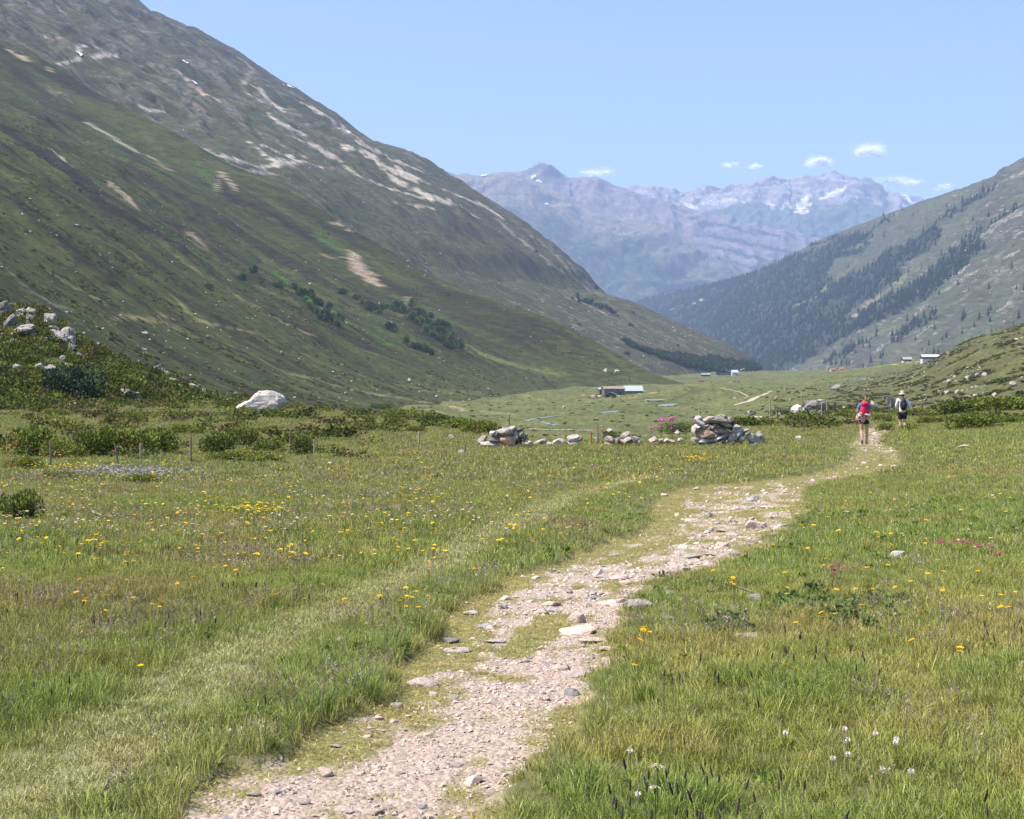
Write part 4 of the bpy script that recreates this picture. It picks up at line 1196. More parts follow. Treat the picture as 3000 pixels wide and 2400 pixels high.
# ------------------------------------------------------------------ gravel on the path
def rock_mesh(name, seed, shape=(1, 1, 0.6), npts=16, mat=None, rough=0.0, sub=0, bev=0.0, pw=None):
    r = random.Random(seed)
    bm = bmesh.new()
    pw = pw or r.uniform(1.7, 2.7)
    for i in range(npts):
        v = Vector((r.gauss(0, 1), r.gauss(0, 1), r.gauss(0, 1))).normalized()
        p = pw
        k = (abs(v.x) ** p + abs(v.y) ** p + abs(v.z) ** p) ** (-1 / p) * r.uniform(0.78, 1.06)
        bm.verts.new(v * k)
    res = bmesh.ops.convex_hull(bm, input=bm.verts)
    bmesh.ops.delete(bm, geom=[g for g in res['geom_interior'] if isinstance(g, bmesh.types.BMVert)], context='VERTS')
    loose = [v for v in bm.verts if not v.link_faces]
    if loose: bmesh.ops.delete(bm, geom=loose, context='VERTS')
    if bev: bmesh.ops.bevel(bm, geom=list(bm.edges), offset=bev, segments=1, affect='EDGES', profile=0.6)
    if sub:
        bmesh.ops.triangulate(bm, faces=bm.faces)
        bmesh.ops.subdivide_edges(bm, edges=bm.edges, cuts=sub, use_grid_fill=True)
        for v in bm.verts:
            q = v.co * 1.7 + Vector((seed * 3.1, 0, 0)); 
            d = mnoise.fractal(q, 0.8, 2.1, 4) * rough + mnoise.noise(q * 0.7) * rough * 0.6
            ridge = abs(math.sin(v.co.z * 5.0 + v.co.x * 2.2 + 2.0 * mnoise.noise(q))) * rough * 0.3
            v.co += v.co.normalized() * (d - ridge)
    for v in bm.verts: v.co = Vector((v.co.x * shape[0], v.co.y * shape[1], v.co.z * shape[2]))
    me = bpy.data.meshes.new(name); bm.to_mesh(me); bm.free()
    if mat: me.materials.append(mat)
    return me

def rock_mat(name, c1, c2, lichen=None, lich_amt=0.5, scale=4.0, bump=0.05, dark=0.5):
    t = NT(name)
    o = t.obj()
    oi = t.n('ShaderNodeObjectInfo')
    mp = t.n('ShaderNodeVectorMath', operation='MULTIPLY_ADD'); t.l(oi.outputs['Random'], mp.inputs[0]); mp.inputs[1].default_value = (31, 17, 7); t.l(o, mp.inputs[2])
    v = mp.outputs[0]
    n = t.noise(scale, 6, 0.68, v); n2 = t.noise(scale * 5, 4, 0.7, v)
    c = t.ramp(n, [(0.26, tuple(k * dark for k in c1)), (0.38, c1), (0.55, c2), (0.75, tuple(min(1, k * 1.2) for k in c2))])
    c = t.mixc(1.0, c, t.ramp(n2, [(0.25, (0.78, 0.77, 0.76)), (0.55, (1.12, 1.10, 1.08))]), 'MULTIPLY')
    c = t.mixc(1.0, c, t.ramp(oi.outputs['Random'], [(0, (0.85, 0.85, 0.88)), (1, (1.12, 1.08, 1.04))]), 'MULTIPLY')
    if lichen:
        n3 = t.noise(scale * 1.3, 5, 0.7, v)
        m = t.ramp(n3, [(0.52, (0, 0, 0)), (0.62, (1, 1, 1))])
        f = t.math('MULTIPLY', m, lich_amt)
        c = t.mixc(f, c, lichen)
    t.principled(c, 0.9, t.bump(t.math('ADD', n, n2), 0.8, bump), 0.2)
    return t.m
M_PEB = rock_mat('path_pebble', (0.42, 0.335, 0.285), (0.53, 0.45, 0.395), scale=30, bump=0.002, dark=0.75)
M_STONE = rock_mat('pinkish_stone', (0.44, 0.36, 0.315), (0.56, 0.48, 0.43), None, 0.2, 3.0, 0.02, 0.7)
M_BLUE = rock_mat('bluish_stone', (0.29, 0.285, 0.29), (0.43, 0.42, 0.42), (0.42, 0.41, 0.3), 0.3, 3.0, 0.02, 0.7)
M_GREYR = rock_mat('grey_rock', (0.27, 0.25, 0.24), (0.41, 0.39, 0.37), (0.36, 0.35, 0.22), 0.5, 1.6, 0.06, 0.5)
M_PALE = rock_mat('pale_rock', (0.44, 0.39, 0.35), (0.58, 0.53, 0.49), (0.46, 0.43, 0.22), 0.45, 1.4, 0.05, 0.65)
M_LICH = rock_mat('lichened_rock', (0.33, 0.33, 0.30), (0.45, 0.45, 0.42), (0.48, 0.47, 0.14), 0.95, 1.6, 0.03, 0.6)
M_RUST = rock_mat('rusty_rock', (0.33, 0.20, 0.13), (0.44, 0.31, 0.23), (0.42, 0.36, 0.31), 0.5, 1.8, 0.05, 0.5)
M_TAN = rock_mat('tan_rock', (0.38, 0.31, 0.25), (0.50, 0.44, 0.38), (0.36, 0.34, 0.25), 0.4, 1.8, 0.05, 0.6)
M_DARKR = rock_mat('dark_rock', (0.14, 0.135, 0.135), (0.24, 0.23, 0.225), (0.26, 0.26, 0.19), 0.35, 1.6, 0.08, 0.5)

M_SLOPE_ST = rock_mat('slope_stone', (0.23, 0.205, 0.18), (0.34, 0.31, 0.28), None, 0, 0.6, 0.1, 0.7)
def gravel(d0, d1, rho, seed, size):
    r = np.random.default_rng(seed)
    rows = []
    n = int(rho * 2.4 * (d1 - d0)); Y = r.uniform(d0, d1, n); t = r.uniform(-0.05, 1.05, n)
    xl = np.interp(Y, PATH[:, 0], PATH[:, 1]); xr = np.interp(Y, PATH[:, 0], PATH[:, 2])
    X = xl + (xr - xl) * t
    b = bareness(X, Y)
    k = r.random(n) < b * 0.9 + 0.10 * path_inside(X, Y)
    X, Y = X[k], Y[k]; n = len(X)
    P = np.stack([X, Y, ground_z(X, Y) - 0.05 * path_inside(X, Y) * (1 - smooth(40, 60, Y))], 1)
    pr = [bpy.data.objects.new('g', rock_mesh('gravel_stone', 700 + i, (1, 0.8, 0.5), 11, M_PEB)) for i in range(6)]
    s = size * np.exp(r.normal(0, 0.55, n))
    col = np.ones((n, 3))
    gn_scatter('gravel', P, pr, s, np.stack([r.normal(0, .3, n), r.normal(0, .3, n), r.uniform(0, 6.28, n)], 1), r.integers(0, 6, n), col)
gravel(3.8, 11, 800, 621, 0.0075)
gravel(11, 26, 220, 622, 0.014)
gravel(26, 58, 60, 623, 0.024)

# ------------------------------------------------------------------ low heath and shrubs on the knoll and slopes
def leaf_clump(n, rx, rz, leaf, seed, inner=0.2):
    """leaf-sized faces through the volume of a low cushion"""
    r = random.Random(seed); V = []; Fc = []; B = []
    lumps = [(r.uniform(-.6, .6) * rx, r.uniform(-.6, .6) * rx, r.uniform(.25, .6) * rz, r.uniform(.4, .65)) for _ in range(7)]
    for i in range(n):
        lx, ly, lz, lr = lumps[i % 7]
        u = Vector((r.gauss(0, 1), r.gauss(0, 1), r.gauss(0, 1))).normalized() * (inner + (1 - inner) * r.random() ** 0.4)
        p = Vector((lx + u.x * lr * rx, ly + u.y * lr * rx, max(0.0, lz + u.z * lr * rz)))
        d = (u + Vector((r.gauss(0, .5), r.gauss(0, .5), r.gauss(0, .5) + 0.4))).normalized()
        s = d.cross(Vector((r.gauss(0, 1), r.gauss(0, 1), r.gauss(0, 1)))).normalized() * leaf * 0.5
        L = d * leaf * r.uniform(0.7, 1.4); b = len(V); v = r.random()
        V += [p - s * .5, p + s * .5, p + L * .6 + s, p + L, p + L * .6 - s]; B += [v] * 5
        Fc += [(b, b + 1, b + 2, b + 3, b + 4)]
    return V, Fc, B

def surf_sample(S, n, seed, dens=None, window=None):
    """places on a surface, uniform over its area, optionally thinned"""
    r = np.random.default_rng(seed)
    V = S.V
    a = np.linalg.norm(np.cross(V[1:, :-1] - V[:-1, :-1], V[:-1, 1:] - V[:-1, :-1]), axis=2)
    c = 0.25 * (S.px.reshape(S.nu, S.nv)[1:, 1:] + S.px.reshape(S.nu, S.nv)[:-1, 1:] + S.px.reshape(S.nu, S.nv)[1:, :-1] + S.px.reshape(S.nu, S.nv)[:-1, :-1])
    w = np.where((c > -150) & (c < 3150), a, 0)
    if window is not None: w = w * window
    p = (w / w.sum()).ravel()
    k = r.choice(len(p), n, p=p); i = k // (S.nv - 1); j = k % (S.nv - 1)
    u, v = r.random(n), r.random(n)
    P = V[i, j] * ((1 - u) * (1 - v))[:, None] + V[i + 1, j] * (u * (1 - v))[:, None] + V[i, j + 1] * ((1 - u) * v)[:, None] + V[i + 1, j + 1] * (u * v)[:, None]
    return P, r

def cells(S, arr):
    A = arr.reshape(S.nu, S.nv); return 0.25 * (A[1:, 1:] + A[:-1, 1:] + A[1:, :-1] + A[:-1, :-1])

HEATH = [proto('h', *leaf_clump(150, 0.55, 0.32, 0.085, 800 + i)[:2], M_LEAF, leaf_clump(150, 0.55, 0.32, 0.085, 800 + i)[2]) for i in range(4)]
P, r = surf_sample(SFK, 5200, 631)
nn = fbm(P[:, 0] / 4, P[:, 1] / 4, 3, 633)
k = r.random(len(P)) < smooth(-0.6, 0.1, nn)
P, nn = P[k], nn[k]
pal = np.array([(0.115, 0.135, 0.032), (0.09, 0.115, 0.030), (0.13, 0.14, 0.038), (0.10, 0.085, 0.040), (0.07, 0.095, 0.030)])
gn_scatter('heath', P, HEATH, r.uniform(0.7, 1.9, len(P)), np.stack([r.normal(0, .1, len(P)), r.normal(0, .1, len(P)), r.uniform(0, 6.28, len(P))], 1), r.integers(0, 4, len(P)),
           pal[r.integers(0, 5, len(P))] * (1 + .2 * r.standard_normal((len(P), 1))).clip(.6, 1.4))

# the same heath on the rim of the meadow
X, Y, r = meadow_sample(40, 88, 0.85, 639)
pxx = 1500 + F * X / Y
nn = fbm(X / 5, Y / 4, 3, 640)
k = (path_inside(X, Y) < .1) & (r.random(len(X)) < smooth(-.1, .35, nn) * np.where(pxx < 1440, smooth(38, 48, Y), np.where(pxx > 2120, smooth(52, 62, Y), 0)))
X, Y = X[k], Y[k]; n_ = len(X)
gn_scatter('heath', np.stack([X, Y, ground_z(X, Y)], 1), [o.copy() for o in HEATH], r.uniform(.5, 1.3, n_)[:, None] * np.array([[1.2, 1, .9]]), np.stack([r.normal(0, .1, n_), r.normal(0, .1, n_), r.uniform(0, 6.28, n_)], 1), r.integers(0, 4, n_),
           pal[r.integers(0, 5, n_)] * (1 + .2 * r.standard_normal((n_, 1))).clip(.6, 1.4))
SHRUB = [proto('h', *leaf_clump(70, 1.0, 0.6, 0.34, 820 + i)[:2], M_LEAF, leaf_clump(70, 1.0, 0.6, 0.34, 820 + i)[2]) for i in range(3)]
def slope_shrubs(S, n, seed, dens, lo, hi, pal):
    P, r = surf_sample(S, n, seed, window=dens)
    gn_scatter('dwarf_shrubs', P, [o.copy() for o in SHRUB], r.uniform(lo, hi, n)[:, None] * np.array([[1, 1, 0.7]]), np.stack([r.normal(0, .15, n), r.normal(0, .15, n), r.uniform(0, 6.28, n)], 1),
               r.integers(0, 3, n), np.array(pal)[r.integers(0, len(pal), n)] * (1 + .2 * r.standard_normal((n, 1))).clip(.6, 1.4))
x_, y_ = SF1.flat[:, 0], SF1.flat[:, 1]
w1 = cells(SF1, smooth(0.0, 0.5, fbm(y_ / 18, SF1.flat[:, 2] / 22, 4, 641))) / np.maximum(cells(SF1, SF1.d), 60) ** 1.3
slope_shrubs(SF1, 9000, 643, w1, 0.45, 1.2, [(0.10, 0.115, 0.04), (0.115, 0.125, 0.046), (0.085, 0.10, 0.038), (0.10, 0.085, 0.048)])
vx, vy = VAL.flat[:, 0], VAL.flat[:, 1]
rightv = smooth(2150, 2500, VAL.px) * smooth(1000, 700, vy)
wv_ = cells(VAL, smooth(0.05, 0.5, fbm(vx / 9, vy / 16, 4, 645)) * (0.10 + 0.9 * rightv) * smooth(1500, 900, vy)) / np.maximum(cells(VAL, VAL.d), 100) ** 1.2
slope_shrubs(VAL, 6000, 647, wv_, 0.35, 1.0, [(0.085, 0.10, 0.036), (0.075, 0.09, 0.034), (0.10, 0.09, 0.045), (0.095, 0.11, 0.040)])

# broad-leaved herbs between the grass
HERB = [proto('h', *leaf_clump(26, .055, .05, .034, 880 + i)[:2], M_LEAF, leaf_clump(26, .055, .05, .034, 880 + i)[2]) for i in range(4)]
X, Y, r = meadow_sample(3.8, 22, 34, 635)
h_, c_, sh_, k_, l_ = grass_field(X, Y, r)
k = (~sh_) & (l_ | (r.random(len(X)) < .45)) & (path_inside(X, Y) < .2) & (r.random(len(X)) < smooth(-.3, .5, fbm(X / .8, Y / .9, 3, 637)))
X, Y, c_ = X[k], Y[k], c_[k]; n_ = len(X)
gn_scatter('meadow_herbs', np.stack([X, Y, ground_z(X, Y) + .01], 1), HERB, r.uniform(.30, .65, n_) * (1 + .02 * Y), np.stack([r.normal(0, .15, n_), r.normal(0, .15, n_), r.uniform(0, 6.28, n_)], 1), r.integers(0, 4, n_), c_ * np.array([(.55, .68, .6)]))

# scattered stones too small and too many to count on the slopes
def slope_stones(S, n, seed, dens, lo, hi):
    P, r = surf_sample(S, n, seed, window=dens)
    pr = [bpy.data.objects.new('g', rock_mesh('slope_stone', 730 + i + seed, (1, 0.8, 0.65), 12, M_SLOPE_ST)) for i in range(4)]
    s = lo * (hi / lo) ** (r.random(n) ** 2.2)
    gn_scatter('slope_stones', P, pr, s, np.stack([r.normal(0, .3, n), r.normal(0, .3, n), r.uniform(0, 6.28, n)], 1), r.integers(0, 4, n), np.ones((n, 3)))
c1 = smooth(0.05, 0.55, fbm(SF1.flat[:, 1] / 20, SF1.flat[:, 2] / 26, 4, 651)) + 0.06
slope_stones(SF1, 1900, 653, cells(SF1, c1) / np.maximum(cells(SF1, SF1.d), 60) ** 1.0, 0.35, 1.3)
c2 = smooth(0.05, 0.55, fbm(SF2.flat[:, 1] / 45, SF2.flat[:, 2] / 30, 4, 655)) * smooth(420, 160, SF2.flat[:, 2]) + 0.05
slope_stones(SF2, 2600, 657, cells(SF2, c2), 0.8, 2.8)
cv = smooth(0.15, 0.6, fbm(vx / 14, vy / 22, 4, 659)) * (0.15 + 0.85 * np.maximum(rightv, smooth(1560, 1300, VAL.px) * smooth(900, 600, vy) * 0.6)) * smooth(2300, 1800, vy)
slope_stones(VAL, 2600, 661, cells(VAL, cv) / np.maximum(cells(VAL, VAL.d), 100) ** 1.2, 0.14, 0.85)
cr = smooth(0.1, 0.6, fbm(SFR.flat[:, 0] / 60, SFR.flat[:, 2] / 40, 4, 663)) * smooth(0.40, 0.15, u_) + 3.0 * rockR
slope_stones(SFR, 3000, 667, cells(SFR, cr), 1.3, 4.8)

# ------------------------------------------------------------------ conifers on the right flank
M_NEEDLE = grass_mat('conifer_needles', 0.12, strawy=0.0, gloss=0.0, upw=0.5)
M_BARK = plain_mat('conifer_bark', (0.10, 0.075, 0.055), 0.9, 0.3, 3)
def conifer_crown(h, w, seed, tiers=9, per=11, col=None):
    r = random.Random(seed); V = []; Fc = []; B = []
    for k in range(tiers):
        f = k / (tiers - 1); z = h * (0.06 + 0.86 * f); rad = w * (1 - f) ** 0.85 + 0.05 * w
        n = max(5, int(per * (1 - 0.5 * f)))
        for i in range(n):
            a = (i + r.random() * 0.8) / n * 6.283; L = rad * r.uniform(0.65, 1.15); ww = rad * 0.36 * r.uniform(.7, 1.2)
            c, s = math.cos(a), math.sin(a); zt = z + h * 0.09 * r.uniform(.7, 1.3); zb = z - L * r.uniform(0.15, 0.4)
            b = len(V); v = r.random()
            V += [(0, 0, zt), (c * L * .6 - s * ww, s * L * .6 + c * ww, (zt + zb) / 2), (c * L, s * L, zb), (c * L * .6 + s * ww, s * L * .6 - c * ww, (zt + zb) / 2)]
            B += [v] * 4; Fc.append((b, b + 1, b + 2, b + 3))
    b = len(V); V += [(-.03 * w, 0, h * .88), (.03 * w, 0, h * .88), (0, 0, h * 1.02)]; B += [.5] * 3; Fc.append((b, b + 1, b + 2))
    return V, Fc, B

def poly_mask(px, py, poly):
    inside = np.zeros(len(px), bool); j = len(poly) - 1
    for i in range(len(poly)):
        xi, yi = poly[i]; xj, yj = poly[j]
        c = ((yi > py) != (yj > py)) & (px < (xj - xi) * (py - yi) / (yj - yi + 1e-9) + xi)
        inside ^= c; j = i
    return inside
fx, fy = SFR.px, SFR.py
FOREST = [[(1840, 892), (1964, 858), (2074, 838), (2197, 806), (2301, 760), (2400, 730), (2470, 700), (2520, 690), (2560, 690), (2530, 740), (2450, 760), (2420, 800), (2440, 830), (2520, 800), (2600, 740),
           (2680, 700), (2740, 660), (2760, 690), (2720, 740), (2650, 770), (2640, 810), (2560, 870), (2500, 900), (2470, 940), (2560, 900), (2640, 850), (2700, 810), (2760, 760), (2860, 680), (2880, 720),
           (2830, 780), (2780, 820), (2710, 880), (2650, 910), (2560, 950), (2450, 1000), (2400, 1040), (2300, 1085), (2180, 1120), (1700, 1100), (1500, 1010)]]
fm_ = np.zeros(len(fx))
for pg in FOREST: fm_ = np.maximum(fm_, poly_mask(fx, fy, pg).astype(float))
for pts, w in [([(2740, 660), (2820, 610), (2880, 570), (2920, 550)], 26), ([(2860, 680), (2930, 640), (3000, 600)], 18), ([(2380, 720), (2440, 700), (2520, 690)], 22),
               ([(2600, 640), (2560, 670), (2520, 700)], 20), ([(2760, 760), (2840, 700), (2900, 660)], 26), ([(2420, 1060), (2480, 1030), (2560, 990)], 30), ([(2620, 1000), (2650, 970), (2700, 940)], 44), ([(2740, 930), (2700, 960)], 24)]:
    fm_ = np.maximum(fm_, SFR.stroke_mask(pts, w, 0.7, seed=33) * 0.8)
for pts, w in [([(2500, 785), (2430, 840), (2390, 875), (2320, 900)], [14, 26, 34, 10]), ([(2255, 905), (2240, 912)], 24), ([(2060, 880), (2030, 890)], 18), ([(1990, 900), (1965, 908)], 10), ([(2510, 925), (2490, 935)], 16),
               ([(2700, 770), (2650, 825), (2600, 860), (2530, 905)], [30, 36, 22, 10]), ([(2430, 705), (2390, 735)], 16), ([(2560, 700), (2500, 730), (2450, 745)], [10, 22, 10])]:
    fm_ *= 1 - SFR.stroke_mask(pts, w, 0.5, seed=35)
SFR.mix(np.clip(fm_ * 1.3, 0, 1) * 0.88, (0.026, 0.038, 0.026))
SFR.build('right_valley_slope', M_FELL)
edge_thin = smooth(-0.75, -0.1, fbm(SFR.flat[:, 0] / 60, SFR.flat[:, 2] / 40, 4, 671))
fm_ *= 0.25 + 0.75 * edge_thin
sparse = 0.012 * smooth(2300, 2600, fx) * (fy > 560) * (0.4 + 1.2 * smooth(0, .5, fbm(SFR.flat[:, 0] / 90, SFR.flat[:, 2] / 60, 3, 673)))
P, r = surf_sample(SFR, 30000, 675, window=cells(SFR, fm_ + sparse))
hand = [(2700, 1028), (2731, 1036), (2748, 1038), (2778, 988), (2683, 998), (2738, 966), (2714, 947), (2822, 936), (2829, 930), (2873, 935), (2640, 983), (2655, 975), (2668, 968), (2735, 925), (2745, 915), (2726, 920),
        (2530, 1020), (2545, 1018), (2588, 1040), (2506, 1035), (2905, 910), (2580, 1052), (2475, 1050), (2460, 1048), (2570, 975), (2450, 1072), (2437, 1070), (2466, 1070), (2478, 1066), (2490, 1070), (2895, 920)]
HP = np.array([SFR.at(a, b) for a, b in hand])
P = np.concatenate([HP, P]); n = len(P)
hts = np.concatenate([r.uniform(12, 24, len(HP)), r.uniform(8, 24, n - len(HP))])
order = np.argsort(-hts / P[:, 1]); 
vis = (1500 + F * P[:, 0] / P[:, 1] > -20) & (1500 + F * P[:, 0] / P[:, 1] < 3020)
order = [i for i in order if vis[i]]
first = order[:300]; rest = order[300:]
NEED = np.array([(0.022, 0.038, 0.024), (0.028, 0.044, 0.026), (0.018, 0.032, 0.022), (0.034, 0.050, 0.028)])
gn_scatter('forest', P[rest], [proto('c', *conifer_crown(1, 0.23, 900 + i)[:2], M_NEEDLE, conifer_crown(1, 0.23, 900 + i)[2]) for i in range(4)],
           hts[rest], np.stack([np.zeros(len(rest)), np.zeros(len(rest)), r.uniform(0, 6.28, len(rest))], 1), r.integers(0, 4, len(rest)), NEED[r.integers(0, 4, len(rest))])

def leaf_tint_mat(name, col, trans=0.15, upw=0.7):
    t = NT(name)
    b = t.attr('bl').outputs['Fac']
    c = t.ramp(b, [(0.0, tuple(k * 0.55 for k in col)), (0.6, col), (1.0, tuple(k * 1.5 for k in col))])
    d = t.n('ShaderNodeBsdfDiffuse'); tr = t.n('ShaderNodeBsdfTranslucent'); t.l(c, d.inputs[0]); t.l(c, tr.inputs[0])
    va = t.n('ShaderNodeVectorMath', operation='ADD'); t.l(t.n('ShaderNodeNewGeometry').outputs['Normal'], va.inputs[0]); va.inputs[1].default_value = (0, 0, upw)
    vn = t.n('ShaderNodeVectorMath', operation='NORMALIZE'); t.l(va.outputs[0], vn.inputs[0]); t.l(vn.outputs[0], d.inputs['Normal'])
    m = t.n('ShaderNodeMixShader'); m.inputs[0].default_value = trans; t.l(d.outputs[0], m.inputs[1]); t.l(tr.outputs[0], m.inputs[2])
    t.l(m.outputs[0], t.out.inputs[0])
    return t.m
M_CON = [leaf_tint_mat('conifer_foliage', c, 0.12) for c in ((0.024, 0.040, 0.024), (0.030, 0.047, 0.026))]
TRUNK = bpy.data.meshes.new('trunk'); bm = bmesh.new()
bmesh.ops.create_cone(bm, cap_ends=True, segments=6, radius1=0.022, radius2=0.008, depth=0.6, matrix=Matrix.Translation((0, 0, 0.27))); bm.to_mesh(TRUNK); bm.free(); TRUNK.materials.append(M_BARK)
CROWNS = []
for i in range(4):
    V, Fc, B = conifer_crown(1, 0.22, 910 + i); o = proto('crown', V, Fc, M_CON[i % 2], B); CROWNS.append(o.data); bpy.data.objects.remove(o)
def conifer(loc, h, i, label, group, name='spruce_tree'):
    e = link(bpy.data.objects.new(name, None)); e.empty_display_size = 0.1
    e.location = loc; e.scale = (h, h, h); e.rotation_euler = (0, 0, random.uniform(0, 6.28))
    tag(e, label, 'tree', group)
    for nm, me in (('crown', CROWNS[i % 4]), ('trunk', TRUNK)):
        c = link(bpy.data.objects.new(nm, me)); c.parent = e
    return e
for q, i in enumerate(first):
    cx_ = 1500 + F * P[i, 0] / P[i, 1]; cy_ = HY - F * (P[i, 2] - EYE) / P[i, 1]
    lb, gr = (('conifer on the open rocky slope above the ridge houses', 'conifers above the ridge houses') if cx_ > 2620 and cy_ > 880 else
              ('conifer at the foot of the right slope above the red-roofed houses', 'conifers above the red-roofed houses') if cy_ > 960 else
              ('conifer in the thin upper tree belt near the top of the right slope', 'conifers of the upper tree belt') if cy_ < 720 else
              ('dark conifer at the near edge of the forest on the right slope', 'conifers at the near forest edge'))
    conifer(P[i] - np.array([0, 0, 0.3]), hts[i], q, lb, gr)

# alder thicket at the foot of the far left mountain
AL = [proto('a', *leaf_clump(90, 1.0, 1.0, 0.42, 840 + i)[:2], M_LEAF, leaf_clump(90, 1.0, 1.0, 0.42, 840 + i)[2]) for i in range(3)]
am = SF2.stroke_mask([(1830, 1005), (1920, 1042), (2030, 1062), (2130, 1072), (2215, 1076)], [14, 34, 40, 26, 14], 0.8, seed=41) + 0.1 * SF2.stroke_mask([(1700, 880), (1760, 900), (1800, 920)], 30, 0.8, seed=43) + 0.0003
P, r = surf_sample(SF2, 1500, 681, window=cells(SF2, am * (SF2.px > 1500)))
gn_scatter('alder_thicket', P, AL, r.uniform(2.2, 5.0, len(P)), np.stack([r.normal(0, .1, len(P)), r.normal(0, .1, len(P)), r.uniform(0, 6.28, len(P))], 1), r.integers(0, 3, len(P)),
           np.array([(0.032, 0.052, 0.026), (0.04, 0.064, 0.03), (0.05, 0.075, 0.034)])[r.integers(0, 3, len(P))])
# ------------------------------------------------------------------ stones, boulders and cairns
def place_mesh(name, me, loc, rot=(0, 0, 0), scale=(1, 1, 1), parent=None):
    o = link(bpy.data.objects.new(name, me))
    o.location = loc; o.rotation_euler = rot; o.scale = scale
    if parent is not None: o.parent = parent
    return o
def path_drop(X, Y): return float(0.05 * path_inside(np.array([X]), np.array([Y]))[0] * (1 - smooth(40, 60, Y)))

STONE_V = {}
def stone_variant(mat, k, flat=0.5, sub=1):
    key = (mat.name, k, flat)
    if key not in STONE_V:
        STONE_V[key] = rock_mesh('stone', 1000 + 37 * k + len(mat.name), (1, 0.8, flat), 15, mat, 0.05, sub, 0.10)
    return STONE_V[key]

